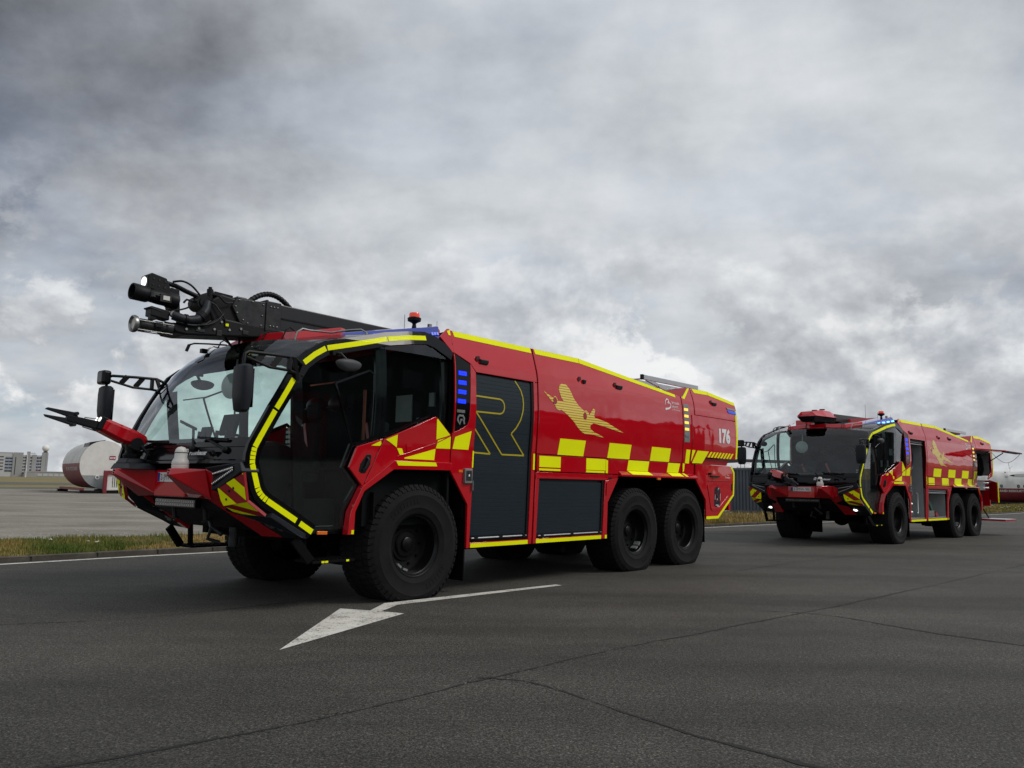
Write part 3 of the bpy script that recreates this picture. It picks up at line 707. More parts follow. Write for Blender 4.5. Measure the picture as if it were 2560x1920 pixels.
            if not op:
                # black plaque with the crew emblem
                em = side(MB(), [(-7.30, 1.30), (-7.34, 1.335), (-7.42, 1.340), (-7.49, 1.315), (-7.52, 1.26), (-7.53, 1.02), (-7.50, 0.985), (-7.40, 0.965), (-7.33, 0.975), (-7.30, 1.01)][::1], 0.024, 0.006, s).build('crew_plaque', 'dark_grey', lr)
                f1 = MB(); f2 = MB()
                for (x, z, w_, h_) in ((-7.40, 1.20, 0.03, 0.05), (-7.44, 1.155, 0.025, 0.06), (-7.385, 1.12, 0.02, 0.035), (-7.45, 1.09, 0.022, 0.04), (-7.37, 1.07, 0.03, 0.03), (-7.42, 1.235, 0.02, 0.03)):
                    side(f1, [(x, z + h_ * 0.6), (x - w_ * 0.6, z), (x - w_ * 0.2, z - h_ * 0.5), (x + w_ * 0.5, z - h_ * 0.2)], 0.028, 0.002, s)
                for (x, z, w_, h_) in ((-7.40, 1.11, 0.02, 0.035), (-7.445, 1.31, 0.05, 0.01), (-7.43, 1.285, 0.03, 0.008), (-7.40, 1.005, 0.11, 0.012), (-7.44, 0.985, 0.07, 0.012), (-7.315, 1.15, 0.010, 0.09), (-7.52, 1.15, 0.010, 0.13)):
                    side(f2, [(x + w_ / 2, z + h_ / 2), (x - w_ / 2, z + h_ / 2), (x - w_ / 2, z - h_ / 2), (x + w_ / 2, z - h_ / 2)], 0.028, 0.002, s)
                P('plaque_flame', f1, 'decal_red', em); P('plaque_lettering', f2, 'white', em)
                text_on('Fire', 0.045, lambda u, v: (-7.80 - u, ysurf(-7.8, 1.55) + 0.0245, 1.545 + v), 'hose_lettering', 'white', lr, shear=0.2)
                text_on('Protect', 0.055, lambda u, v: (-7.72 - u, ysurf(-7.8, 1.50) + 0.0245, 1.498 + v), 'hose_lettering', 'white', lr, shear=0.2, width=0.2)
                bq = MB(); side(bq, [(-7.86, 2.80), (-8.22, 2.79), (-8.22, 2.735), (-7.90, 2.75)], 0.012, 0.012, s); P('rear_blue_lamp', bq, 'blue_led_dim', c1, bevel=0.004)
                bq = MB(); side(bq, [(-7.84, 2.850), (-8.23, 2.845), (-8.23, 2.805), (-7.86, 2.815)], 0.010, 0.012, s); P('rear_clear_lamp', bq, 'steel', c1, bevel=0.004)
    # ---------------- roof fittings at the rear
    ld = MB()
    for y in (0.9, 0.45):
        ld.beam((-5.89, y, 3.268), (-7.92, y, 3.278), 0.05, 0.085); ld.beam((-6.0, y, 3.24), (-7.05, y, 3.06), 0.035, 0.06)
    for k in (0, 5): ld.cyl((-6.1 - 0.33 * k, 0.45, 3.27), (-6.1 - 0.33 * k, 0.9, 3.275), 0.016, n=8)
    lo = P('roof_ladder', ld, 'silver', bevel=0.006)
    ec = MB()
    for y in (0.9, 0.45): ec.box(-5.885, -5.84, y - 0.028, y + 0.028, 3.22, 3.313)
    P('ladder_end_cap', ec, 'black', lo)
    rr = MB(); rr.box(-6.40, -6.15, 0.3, 1.1, 2.86, 3.05).box(-7.0, -6.75, 0.5, 0.95, 3.04, 3.12).cyl((-6.3, 0.2, 3.02), (-6.3, 1.0, 3.02), 0.07, n=12); rr.beam((-6.10, 1.2, 2.88), (-6.35, 0.95, 3.15), 0.012, 0.012)
    P('ladder_gantry', rr, 'black', bevel=0.01)
    if opened:
        bx = MB(); bx.prism([(-4.3, 0.85, 3.06), (-4.3, 0.85, 3.16), (-7.6, 0.85, 3.33), (-7.6, 0.85, 3.20)], (0, -1.3, 0)); P('roof_stowage_box', bx, 'grey_metal', bevel=0.02)
    # ---------------- cab shell
    cab_shell(root, P, opened)
    nose(root, P, opened)
    mirrors(root, P)
    boom(root, P, opened)
    turret(root, P, opened)
    return root

def open_lockers(root, P, s):
    # second vehicle: lockers standing open, rear flap swung up, platform down
    for (x0, x1, z0, z1) in ((-0.875, -1.99, 0.62, 2.68), (-2.18, -3.73, 0.62, 1.39)):
        b = MB(); yb = 1.0
        b.box(x1, x0, yb - 0.02, yb, z0, z1).box(x0 - 0.0, x0 + 0.02, yb, 1.46, z0, z1).box(x1 - 0.02, x1, yb, 1.46, z0, z1).box(x1, x0, yb, 1.48, z0 - 0.02, z0).box(x1, x0, yb, 1.48, z1, z1 + 0.02)
        lk = P('open_locker', b, 'comp_grey')
        for zz in (z1 - 0.045, z1 - 0.10):
            m = MB(); m.tube([(x0 - 0.03, 1.50, zz), (x1 + 0.04, 1.50, zz)], 0.014, 8); P('pull_bar', m, 'silver', lk, smooth=40)
        m = MB(); m.box(x1 + 0.01, x0 - 0.01, 1.47, 1.53, z1 - 0.025, z1 - 0.002); P('rolled_shutter', m, 'black', lk)
        if z1 > 2:
            m = MB()
            for rr_, yy in ((0.30, 1.20), (0.28, 1.28), (0.30, 1.36)):
                m.tube([(-1.30 + rr_ * math.cos(2 * math.pi * k / 28), yy, 2.18 + rr_ * math.sin(2 * math.pi * k / 28)) for k in range(29)], 0.035, 8)
            P('hose_reel', m, 'hose_blue', lk, smooth=40)
            m = MB(); m.cyl((-1.30, 1.16, 2.18), (-1.30, 1.22, 2.18), 0.27, n=24); P('reel_drum', m, 'comp_grey', lk, smooth=40)
            m = MB(); m.box(-1.25, -1.02, 1.05, 1.35, 1.30, 1.80); P('breathing_set', m, 'decal_red', lk, bevel=0.03)
            m = MB()
            for zz in (1.25, 0.98, 0.76): m.cyl((-1.10, 1.05, zz), (-1.45, 1.25, zz - 0.02), 0.05, n=12); m.cyl((-1.45, 1.25, zz - 0.02), (-1.52, 1.30, zz - 0.02), 0.075, n=12)
            P('pump_outlet', m, 'steel', lk, smooth=40)
            m = MB(); m.tube([(-1.62, 1.40, 1.28), (-1.66, 1.42, 1.25), (-1.66, 1.42, 0.78), (-1.62, 1.42, 0.74)], 0.018, 8); P('grab_rail', m, 'silver', lk, smooth=40)
            m = MB(); m.box(-1.72, -1.60, 1.0, 1.03, 1.44, 1.60); m.box(-1.66, -1.62, 1.0, 1.03, 1.85, 1.89); P('switch_plate', m, 'black', lk)
            m = MB(); m.cyl((-1.15, 1.25, 0.70), (-1.15, 1.36, 0.66), 0.10, n=14); P('outlet_cap', m, 'decal_red', lk, smooth=40)
        else:
            m = MB(); m.cyl((-2.60, 1.25, 1.02), (-2.62, 1.25, 0.70), 0.045, n=12); m.sphere((-2.60, 1.25, 1.05), 0.065); m.box(-3.0, -2.55, 1.10, 1.40, 0.64, 0.80); P('hydraulic_jack', m, 'steel', lk, smooth=40)
            m = MB(); m.beam((-2.75, 1.32, 1.05), (-3.10, 1.34, 0.66), 0.05, 0.04); m.beam((-2.95, 1.28, 1.05), (-3.22, 1.30, 0.66), 0.06, 0.04); P('green_stretcher_pole', m, 'green', lk)
            m = MB(); m.obox((-3.18, 1.36, 0.68), (0.09, 0, 0.05), (0, 0.05, 0), (-0.02, 0, 0.05)); P('red_tool_case', m, 'decal_red', lk, bevel=0.01)
            m = MB(); m.box(-3.30, -3.20, 1.02, 1.10, 1.25, 1.36); P('locker_lamp', m, 'black', lk)
    # rear locker
    b = MB(); b.box(-8.02, -6.60, 0.98, 1.0, 1.70, 2.6).box(-6.60, -6.57, 1.0, 1.52, 1.70, 2.6).box(-8.02, -6.60, 1.0, 1.52, 2.59, 2.61).box(-8.02, -7.99, 1.0, 1.52, 1.9, 2.6)
    lk = P('open_rear_locker', b, 'comp_grey')
    for k in range(3):
        m = MB(); x = -6.72 - 0.38 * k
        m.loft_rings([((x - 0.16, 1.28, 2.56), 0.10), ((x - 0.17, 1.30, 2.35), 0.15), ((x - 0.18, 1.32, 2.05), 0.15), ((x - 0.20, 1.32, 1.86), 0.08)], 12); P('hanging_coat', m, 'interior', lk, smooth=60)
    m = MB(); m.sphere((-6.95, 1.35, 1.84), 0.11); P('spare_helmet', m, 'green', lk, smooth=60)
    b = MB(); b.box(-7.55, -6.66, 1.0, 1.50, 1.40, 1.68); P('pump_cabinet', b, 'comp_grey', lk, bevel=0.01)
    b = MB(); b.box(-7.50, -7.02, 1.0, 1.44, 0.85, 1.40); P('pump_bay', b, 'interior', lk)
    b = MB()
    for zz in (1.63, 1.48): b.cyl((-7.35, 1.46, zz), (-7.52, 1.60, zz), 0.030, n=10)
    P('pump_valve', b, 'silver', lk, smooth=40)
    fl = MB(); fl.hexa([(-6.36, 1.57, 2.655), (-8.02, 1.57, 2.655), (-8.05, 2.42, 2.575), (-6.40, 2.42, 2.575), (-6.36, 1.575, 2.70), (-8.02, 1.575, 2.70), (-8.05, 2.42, 2.615), (-6.40, 2.42, 2.615)])
    f = P('raised_locker_flap', fl, 'red', bevel=0.006)
    m = MB(); m.box(-8.0, -6.42, 2.30, 2.48, 2.555, 2.59); P('flap_seal', m, 'black', f)
    for x in (-6.45, -7.98):
        m = MB(); m.tube([(x, 1.50, 2.30), (x, 1.95, 2.60)], 0.016, 8); P('gas_strut', m, 'black', f)
    m = MB(); pts = [(-7.98, 1.62 + 0.8 * k / 12, 2.63 - 0.08 * k / 12 - 0.30 * math.sin(math.pi * k / 12)) for k in range(13)]; m.tube(pts, 0.007, 6); m.tube([pts[7], (-7.98, pts[7][1] + 0.02, pts[7][2] - 0.20)], 0.006, 6); P('pull_cord', m, 'silver', f)
    dl = MB(); dl.hexa([(-8.02, 1.52, 1.10), (-8.02, 1.52, 1.74), (-7.96, 1.50, 1.74), (-7.96, 1.50, 1.10), (-7.80, 1.80, 1.00), (-7.80, 1.80, 1.66), (-7.74, 1.78, 1.66), (-7.74, 1.78, 1.00)]); d = P('open_lower_door', dl, 'red', bevel=0.006)
    m = MB(); m.beam((-7.77, 1.805, 1.02), (-7.77, 1.805, 1.66), 0.02, 0.05, (1, 0, 0)); P('yellow_edge_strip', m, 'yellow', d)
    pf = MB(); pf.box(-8.25, -7.05, 1.45, 2.15, 0.455, 0.50); f = P('folding_platform', pf, 'red', bevel=0.005)
    pf = MB(); pf.box(-8.23, -7.07, 1.47, 2.13, 0.502, 0.512); P('platform_tread', pf, 'silver', f)
    pf = MB(); pf.beam((-7.1, 1.45, 0.5), (-7.1, 1.40, 0.80), 0.03, 0.03); pf.beam((-8.0, 1.45, 0.5), (-7.6, 1.40, 0.80), 0.03, 0.03); P('platform_arm', pf, 'black', f)

M['mirror_shell'] = pmat('grey_mirror_shell', (0.05, 0.052, 0.056), 0.55, spec=0.3)
WS = [(2.11, 1.62), (2.03, 1.80), (1.94, 2.0), (1.845, 2.18), (1.745, 2.345), (1.625, 2.52), (1.475, 2.665), (1.32, 2.755)]
RFR = [(1.32, 2.755), (1.10, 2.815), (0.80, 2.905), (0.50, 2.97), (0.20, 3.02), (-0.05, 3.05), (-0.47, 3.05)]
def ws_row(x, z, b, c, n=24, dx=0.0, u0=-1.0, u1=1.0):
    ye = ysurf(x, z) - 0.012; row = []
    for k in range(n + 1):
        u = u0 + (u1 - u0) * k / n; a = abs(u)
        row.append((x + dx + b * (1 - a ** 2.6), u * ye, z + c * (1 - a ** 2.8)))
    return row
def ws_par(i): 
    t = i / (len(WS) - 1); return 0.09 + 0.13 * min(1, t * 1.3), 0.11 * t * t
def front_x(y): return 2.11 + 0.09 * (1 - min(1, abs(y) / 1.40) ** 2.6)

def pane(poly, s):
    # flat-ish toughened panes set into the frame, leaning out very slightly towards the top
    mb = MB(); xs = [x for x in XB if min(p[0] for p in poly) < x < max(p[0] for p in poly)]; cells = [poly]
    for c in xs: cells = [q for pl in cells for q in (clip(pl, 0, c, 1), clip(pl, 0, c, -1)) if len(q) > 2]
    def pt(p):
        t = min(max(p[0] / 1.4, 0), 1); t = t * t * (3 - 2 * t)
        return (p[0], s * (float(np.interp(p[1], [0.4, 1.72, 2.80, 3.1], [1.455, 1.498, 1.536, 1.47])) - 0.13 * t), p[1])
    out = []
    for q in cells:
        for lo, hi in ((0.4, 1.72), (1.72, 2.80), (2.80, 3.1)):
            r_ = clip(clip(q, 1, lo, 1), 1, hi, -1)
            if len(r_) > 2: mb.add([pt(p) for p in r_], [tuple(range(len(r_)))])
    return mb

def cab_shell(root, P, opened):
    # windscreen, roof
    g = MB(); g.grid([ws_row(x, z, *ws_par(i)) for i, (x, z) in enumerate(WS)])
    ws = P('windscreen', g, 'windscreen', smooth=60)
    fr = MB(); rows = []
    for t in (0.0, 0.35, 0.6):
        x = WS[0][0] + (WS[1][0] - WS[0][0]) * t; z = WS[0][1] + (WS[1][1] - WS[0][1]) * t
        rows.append(ws_row(x, z, 0.09 + 0.012 * t, 0.002, dx=0.004))
    fr.grid(rows); P('windscreen_frit', fr, 'black_gloss', ws, smooth=60)
    rf = MB(); rows = []
    for i, (x, z) in enumerate(RFR):
        t = i / (len(RFR) - 1); rows.append(ws_row(x, z, 0.22 * (1 - t) ** 1.5, 0.11 - 0.03 * t))
    rf.grid(rows); rows2 = [[(p[0], p[1] * 0.99, p[2] - 0.05) for p in r] for r in rows]; rf.grid(rows2)
    P('cab_roof', rf, 'black_gloss', smooth=60)
    # interior
    it = MB(); it.box(-0.50, -0.465, -1.50, 1.50, 0.80, 3.02).box(-0.47, 1.50, -1.33, 1.33, 0.78, 0.83)
    for s in (1, -1): it.box(-0.46, 0.72, s * 0.72, s * 1.40, 0.83, 1.46)
    P('cab_floor', it, 'interior')
    ds = MB()
    prof = [(1.62, 0.86), (1.98, 1.00), (2.05, 1.40), (2.05, 1.60), (1.98, 1.66), (1.70, 1.70), (1.52, 1.66), (1.48, 1.45)]
    ds.prism([(x, -1.22, z) for x, z in prof], (0, 2.44, 0)); dso = P('dashboard', ds, 'interior', bevel=0.03)
    tp = MB(); tp.prism([(x, -1.15, z) for x, z in [(2.03, 1.612), (1.97, 1.672), (1.70, 1.712), (1.53, 1.672), (1.55, 1.655), (1.70, 1.69), (1.95, 1.65)]], (0, 2.30, 0)); P('dash_top', tp, 'dash', dso)
    m = MB(); m.box(1.36, 1.74, -0.20, 0.20, 1.66, 1.76); m.obox((1.55, 0.0, 1.93), (0.02, 0, 0.008), (0, 0.17, 0), (-0.03, 0, 0.12)); m.box(1.52, 1.58, -0.05, 0.05, 1.70, 1.85); P('control_console', m, 'interior', dso, bevel=0.015)
    m = MB(); m.obox((1.50, -0.62, 1.85), (0.015, 0, 0.005), (0, 0.12, 0), (-0.02, 0, 0.08)); m.box(1.50, 1.54, -0.64, -0.60, 1.68, 1.80); P('screen', m, 'black', dso, bevel=0.01)
    m = MB(); c = Vector((1.34, 0.0, 1.66)); ax = Vector((-0.75, 0, 0.66)); m.tube([c + Vector((0, 0.21 * math.cos(2 * math.pi * k / 24), 0)) + Vector((0.66, 0, 0.75)) * 0.21 * math.sin(2 * math.pi * k / 24) for k in range(25)], 0.017, 8); m.cyl(c, c + Vector((0.25, 0, -0.2)), 0.03, n=10); P('steering_wheel', m, 'black', dso, smooth=40)
    for (x, y) in ((0.72, 0.0), (0.40, 0.82), (0.40, -0.82)):
        st = MB(); st.box(x - 0.24, x + 0.24, y - 0.25, y + 0.25, 1.27, 1.40); st.hexa([(x - 0.26, y - 0.24, 1.40), (x - 0.12, y - 0.24, 1.38), (x - 0.12, y + 0.24, 1.38), (x - 0.26, y + 0.24, 1.40), (x - 0.36, y - 0.21, 2.02), (x - 0.26, y - 0.21, 2.04), (x - 0.26, y + 0.21, 2.04), (x - 0.36, y + 0.21, 2.02)])
        st.box(x - 0.36, x - 0.27, y - 0.13, y + 0.13, 2.07, 2.27); st.box(x - 0.15, x + 0.15, y - 0.15, y + 0.15, 0.85, 1.27)
        so = P('seat', st, 'seat', bevel=0.035)
        bt = MB(); bt.beam((x - 0.15, y + 0.17, 1.42), (x - 0.25, y - 0.12, 2.02), 0.05, 0.012, (1, 0, 0)); P('seat_belt', bt, 'decal_red', so)
    m = MB()
    m.tube([(0.60, 1.22, 2.35), (0.60, 1.22, 1.70)], 0.018, 8)
    P('grab_rail', m, 'pillar_orange', smooth=40)
    m = MB(); m.box(0.95, 1.35, 1.02, 1.22, 0.84, 1.12); P('step_well_box', m, 'interior')
    m = MB(); m.box(-0.455, -0.44, 0.55, 0.85, 2.08, 2.42); m.box(-0.455, -0.44, 0.95, 1.15, 1.95, 2.12); P('notice_sheet', m, 'comp_grey')
    m = MB(); m.box(-0.455, -0.43, 1.18, 1.27, 2.25, 2.42); P('handset', m, 'grey_metal')
    for (y, z) in ((-0.95, 2.35), (-0.45, 2.35), (0.20, 2.38)):
        m = MB(); m.sphere((-0.28, y, z), 0.14, 14, 10, 0.85); m.lathe([(0.165, -0.04), (0.17, -0.03), (0.12, 0.0)], (-0.28, y, z - 0.02), (0, 0, 1), 16); P('crew_helmet', m, 'interior' if y > 0 else 'plate_red', smooth=40)
    m = MB(); m.lathe([(0.02, 0.0), (0.15, 0.0), (0.155, 0.02), (0.14, 0.03), (0.02, 0.035)], (1.35, -0.35, 2.42), (1, 0.3, 0), 24); m.tube([(1.33, -0.35, 2.42), (1.30, -0.35, 2.75)], 0.012, 6); P('cab_fan', m, 'comp_grey', smooth=40)
    m = MB()
    for y in (-0.5, -0.38, -0.1, 0.12): m.cyl((1.66, y, 1.72), (1.64, y, 1.86), 0.022, n=8)
    P('radio_microphone', m, 'black', smooth=40)
    m = MB(); m.box(1.78, 1.96, 0.75, 1.05, 1.70, 1.705); P('dash_papers', m, 'comp_grey')
    m = MB()
    for k in range(5):
        for j in range(3): m.box(1.52, 1.525, 1.10 + 0.035 * j, 1.125 + 0.035 * j, 1.80 - 0.05 * k, 1.83 - 0.05 * k)
    P('key_pad', m, 'comp_grey')
    # sides
    for s in (1, -1):
        def pan(nm, poly, mat, off=0.0, depth=0.03, parent=root, bevel=0.004): return side(MB(), poly, off, depth, s).build(nm, mat, parent, smooth=25, bevel=bevel)
        fm = MB(); band(fm, STRIP, 0.155, 0.0, 0.05, s); frame = P('side_frame', fm, 'black_gloss')
        segs = [[(-0.05, 3.018), (0.20, 2.985), (0.515, 2.925)], [(0.528, 2.922), (0.91, 2.815), (1.298, 2.713)], [(1.318, 2.706), (1.454, 2.622), (1.582, 2.519)], [(1.70, 2.335), (1.874, 2.022)], [(1.886, 2.0), (2.071, 1.631)]]
        segs += [[(2.0745, 1.6235 - 0.0), (2.0805, 1.589)], [(2.0815, 1.583), (2.0870, 1.549)], [(2.0875, 1.543), (2.0893, 1.509)], [(2.0894, 1.503), (2.0880, 1.469)], [(2.0865, 1.462), (2.010, 1.238)],
                 [(2.007, 1.231), (1.993, 1.203)], [(1.989, 1.197), (1.968, 1.171)], [(1.963, 1.166), (1.936, 1.142)], [(1.930, 1.138), (1.901, 1.118)], [(1.893, 1.112), (1.543, 0.910)], [(1.498, 0.883), (1.343, 0.790)]]
        for q in segs:
            m = MB()
            if len(q) == 2:
                a, b = q; L_ = math.hypot(b[0] - a[0], b[1] - a[1]); n_ = 2
                q = [(a[0] + (b[0] - a[0]) * k / n_, a[1] + (b[1] - a[1]) * k / n_) for k in range(n_ + 1)]
            band(m, q, 0.056, 0.004, 0.004, s); P('yellow_strip', m, 'yellow', frame)
        for nm, poly in (('door_pillar', [(1.665, 2.37), (1.545, 2.40), (1.40, 0.88), (1.515, 0.94)]), ('centre_pillar', [(0.635, 2.88), (0.49, 2.91), (0.475, 1.83), (0.605, 1.775)]), ('rear_pillar', [(-0.33, 2.92), (-0.478, 2.86), (-0.478, 1.915), (-0.35, 2.01)]),
                         ('door_sill', [(0.95, 0.845), (1.40, 0.845), (1.33, 0.765), (0.95, 0.755)])):
            pan(nm, poly, 'black_gloss', -0.088, 0.04)
        m = MB(); band(m, [(0.56, 1.795), (0.885, 1.70), (0.972, 1.465), (0.80, 1.262), (0.945, 1.0), (0.955, 0.80)], 0.055, -0.075, 0.03, s); band(m, [(0.52, 1.815), (-0.165, 2.10), (-0.40, 1.93)], 0.05, -0.085, 0.03, s); P('window_surround', m, 'black_gloss')
        gl = [[(1.46, 0.87), (1.543, 0.91), (1.912, 1.12), (1.973, 1.175), (2.006, 1.228), (2.081, 1.439), (2.089, 1.490), (2.088, 1.548), (2.069, 1.628), (1.88, 2.012), (1.70, 2.335), (1.60, 2.38)],
              [(1.46, 0.87), (1.60, 2.38), (1.62, 2.46), (1.582, 2.519), (1.454, 2.622), (1.309, 2.711), (0.91, 2.815), (0.57, 2.91), (0.54, 1.80), (0.885, 1.69), (0.965, 1.465), (0.79, 1.262), (0.935, 1.0), (0.945, 0.81), (1.343, 0.80)],
              [(0.56, 2.912), (0.52, 2.925), (-0.05, 3.020), (-0.20, 2.99), (-0.40, 2.895), (-0.40, 1.95), (-0.165, 2.09), (0.53, 1.80)]]
        for nm, q in zip(('quarter_window', 'door_window', 'rear_window'), gl): pane(q, s).build(nm, 'side_glass', root)
        m = MB(); band(m, [(1.15, 2.355), (0.73, 2.54), (0.665, 2.50), (0.660, 1.82), (0.69, 1.775), (0.90, 1.705), (0.95, 1.85), (1.15, 2.355)], 0.022, -0.050, 0.015, s); P('sliding_window_frame', m, 'black_gloss')
        m = MB(); band(m, [(1.44, 2.30), (1.12, 2.37)], 0.016, -0.085, 0.01, s); P('window_trim', m, 'pillar_orange')
        # red parts of the cab
        door = pan('door_panel', [(0.555, 1.790), (0.87, 1.690), (0.956, 1.465), (0.778, 1.266), (0.572, 1.735)], 'red', 0.006)
        hd = side(MB(), [(0.71, 1.615), (0.69, 1.60), (0.70, 1.50), (0.755, 1.405), (0.80, 1.40), (0.84, 1.425), (0.825, 1.505), (0.75, 1.61)], 0.010, 0.012, s).build('handle_recess', 'black', door, bevel=0.006)
        m = MB(); m.tube([(0.745, s * (ysurf(0.745, 1.58) + 0.012), 1.575), (0.735, s * (ysurf(0.735, 1.55) + 0.035), 1.55), (0.775, s * (ysurf(0.775, 1.46) + 0.035), 1.465), (0.790, s * (ysurf(0.79, 1.43) + 0.012), 1.44)], 0.014, 8); P('door_handle', m, 'dark_metal', hd, smooth=40)
        qp = pan('quarter_panel', [(0.540, 1.785), (-0.165, 2.087), (-0.20, 2.077), (-0.445, 1.885), (-0.45, 1.555), (0.40, 1.555), (0.765, 1.272), (0.560, 1.735)], 'red', 0.006)
        fl = pan('arch_flare', [(0.948, 0.752), (0.926, 0.99), (0.80, 1.262), (0.42, 1.555), (-0.45, 1.555), (-0.45, 1.465), (0.417, 1.457), (0.778, 1.21), (0.87, 0.99), (0.869, 0.752)], 'red', 0.045, 0.09)
        rc = pan('roof_cheek', [(-0.30, 3.075), (-0.46, 3.205), (-0.487, 3.205), (-0.487, 2.90), (-0.47, 2.90)], 'red', 0.004)
        pan('cab_edge_trim', [(-0.478, 2.885), (-0.492, 2.89), (-0.492, 1.915), (-0.478, 1.915)], 'red', 0.008, 0.02, root, 0.0)
        def dec(nm, poly, parent, off=0.010, mat='yellow'): return side(MB(), poly, off, 0.004, s).build(nm, mat, parent)
        dec('yellow_patch', [(-0.235, 1.815), (-0.44, 1.868), (-0.445, 1.722), (-0.212, 1.718)], qp)
        dec('yellow_patch', [(0.258, 1.592), (-0.205, 1.712), (-0.19, 1.578), (0.262, 1.580)], qp)
        dec('yellow_patch', [(-0.190, 2.060), (-0.205, 2.062), (-0.425, 1.888), (-0.37, 1.868), (-0.208, 1.822)], qp)
        dec('yellow_patch', [(0.520, 1.783), (0.372, 1.845), (0.372, 1.702), (0.455, 1.752)], qp)
        dec('yellow_patch', [(0.368, 1.694), (0.300, 1.694), (0.275, 1.630), (0.325, 1.620)], qp)
        dec('yellow_patch', [(0.70, 1.708), (0.585, 1.765), (0.575, 1.735), (0.59, 1.710)], door)
        dec('yellow_patch', [(0.40, 1.550), (-0.185, 1.550), (-0.205, 1.506), (0.37, 1.500)], fl, 0.049)
        dec('yellow_patch', [(0.905, 0.80), (0.875, 0.80), (0.875, 0.758), (0.905, 0.758)], fl, 0.049)
        dec('yellow_patch', [(-0.43, 3.170), (-0.482, 3.190), (-0.482, 3.12), (-0.45, 3.12)], rc, 0.008)
        dec('fuel_flap', [(0.245, 1.752), (0.165, 1.768), (0.155, 1.668), (0.232, 1.652)], qp, 0.012, 'red')
        cr = MB(); band(cr, [(0.36, 1.60), (-0.20, 1.775), (-0.42, 1.868)], 0.012, 0.012, 0.012, s); P('panel_crease', cr, 'red', qp, bevel=0.003)
        m = MB(); side(m, [(1.285, 0.798), (1.165, 0.793), (1.165, 0.758), (1.285, 0.762)], 0.012, 0.02, s); P('turn_signal', m, 'orange', bevel=0.004)
        # entry step
        sp = MB(); sp.box(0.80, 1.34, s * 1.10, s * 1.42, 0.468, 0.495); sp.beam((1.34, s * 1.38, 0.49), (1.52, s * 1.34, 0.72), 0.05, 0.09); sp.beam((0.84, s * 1.2, 0.49), (0.84, s * 1.2, 0.80), 0.05, 0.05); sp.beam((1.30, s * 1.2, 0.49), (1.32, s * 1.2, 0.80), 0.05, 0.05)
        for k in range(9): sp.box(0.84 + 0.055 * k, 0.865 + 0.055 * k, s * 1.14, s * 1.40, 0.495, 0.507)
        so = P('entry_step', sp, 'chassis', bevel=0.004)
        m = MB()
        for x in (0.90, 1.17, 1.215): m.box(x - 0.018, x + 0.018, s * 1.421, s * 1.425, 0.472, 0.492)
        P('step_reflector', m, 'yellow', so)
        # roof light bar
        lb = MB(); lb.hexa(mir([(0.92, 0.70, 2.93), (0.95, 1.03, 2.905), (-0.39, 1.385, 3.05), (-0.42, 0.90, 3.05), (0.86, 0.74, 3.02), (0.88, 0.98, 2.99), (-0.45, 1.29, 3.25), (-0.45, 0.95, 3.265)], s))
        lbo = P('roof_light_bar', lb, 'blue_lens', bevel=0.008)
        for k in range(5):
            t = 0.38 + 0.14 * k; a = Vector((0.915, 1.025, 2.945)); b = Vector((-0.43, 1.352, 3.145)); c = a + (b - a) * t
            m = MB(); d = (b - a).normalized(); up = Vector((-0.05, -0.42, 0.9)).normalized(); sd = d.cross(up).normalized()
            if sd.y < 0: sd = -sd
            for j in (-1, 0, 1): m.obox(c + d * 0.036 * j + sd * 0.004, d * 0.013, sd * 0.006, up * 0.020)
            if s < 0: m.v = [(p[0], -p[1], p[2]) for p in m.v]
            P('blue_light', m, 'blue_led_hot' if opened and k > 0 else 'blue_led_dim', lbo)
        # roof hand rail
        m = MB(); m.tube(mir([(1.38, 0.95, 2.83), (1.36, 0.96, 2.93), (1.30, 0.97, 2.975), (1.22, 0.98, 2.968), (1.0, 1.08, 2.965), (0.86, 1.22, 3.0), (0.80, 1.36, 3.0), (0.78, 1.43, 2.96), (0.78, 1.44, 2.85)], s), 0.011, 8); P('roof_rail', m, 'steel', smooth=40)
        # ellipse kerb mirror above the door window
        y = ysurf(1.10, 2.56); mm = MB(); ring = []
        for k in range(24):
            a = 2 * math.pi * k / 24; ring.append((0.160 * math.cos(a), 0.085 * math.sin(a) if math.sin(a) < 0 else 0.048 * math.sin(a)))
        rows = [[(1.10 - q[0] * f, s * (y + o_), 2.56 + q[1] * f + dz) for q in ring] for f, o_, dz in ((0.05, 0.150, 0.0), (0.6, 0.146, 0.0), (0.92, 0.128, 0.0), (1.0, 0.105, 0.0), (0.98, 0.075, 0.0))]
        for i in range(4):
            for k in range(24): mm.add([rows[i][k], rows[i][(k + 1) % 24], rows[i + 1][(k + 1) % 24], rows[i + 1][k]], [(0, 1, 2, 3)])
        mm.add(rows[4], [tuple(range(24))]); mm.add(rows[0], [tuple(range(24))])
        mo = P('kerb_mirror', mm, 'mirror_shell', smooth=60)
        m = MB(); m.tube([(1.20, s * (y - 0.02), 2.665), (1.19, s * (y + 0.07), 2.655), (1.14, s * (y + 0.10), 2.60)], 0.018, 8); m.obox((1.20, s * (y + 0.005), 2.665), (0.05, 0, 0), (0, 0.015, 0), (0, 0, 0.025)); P('mirror_bracket', m, 'black', mo, smooth=40)
    # red visor across the roof front
    v = MB(); low = [(0.86, -1.04, 2.965), (1.27, -0.78, 2.885), (1.36, -0.30, 2.905), (1.36, 0.30, 2.905), (1.27, 0.78, 2.885), (0.86, 1.04, 2.965)]
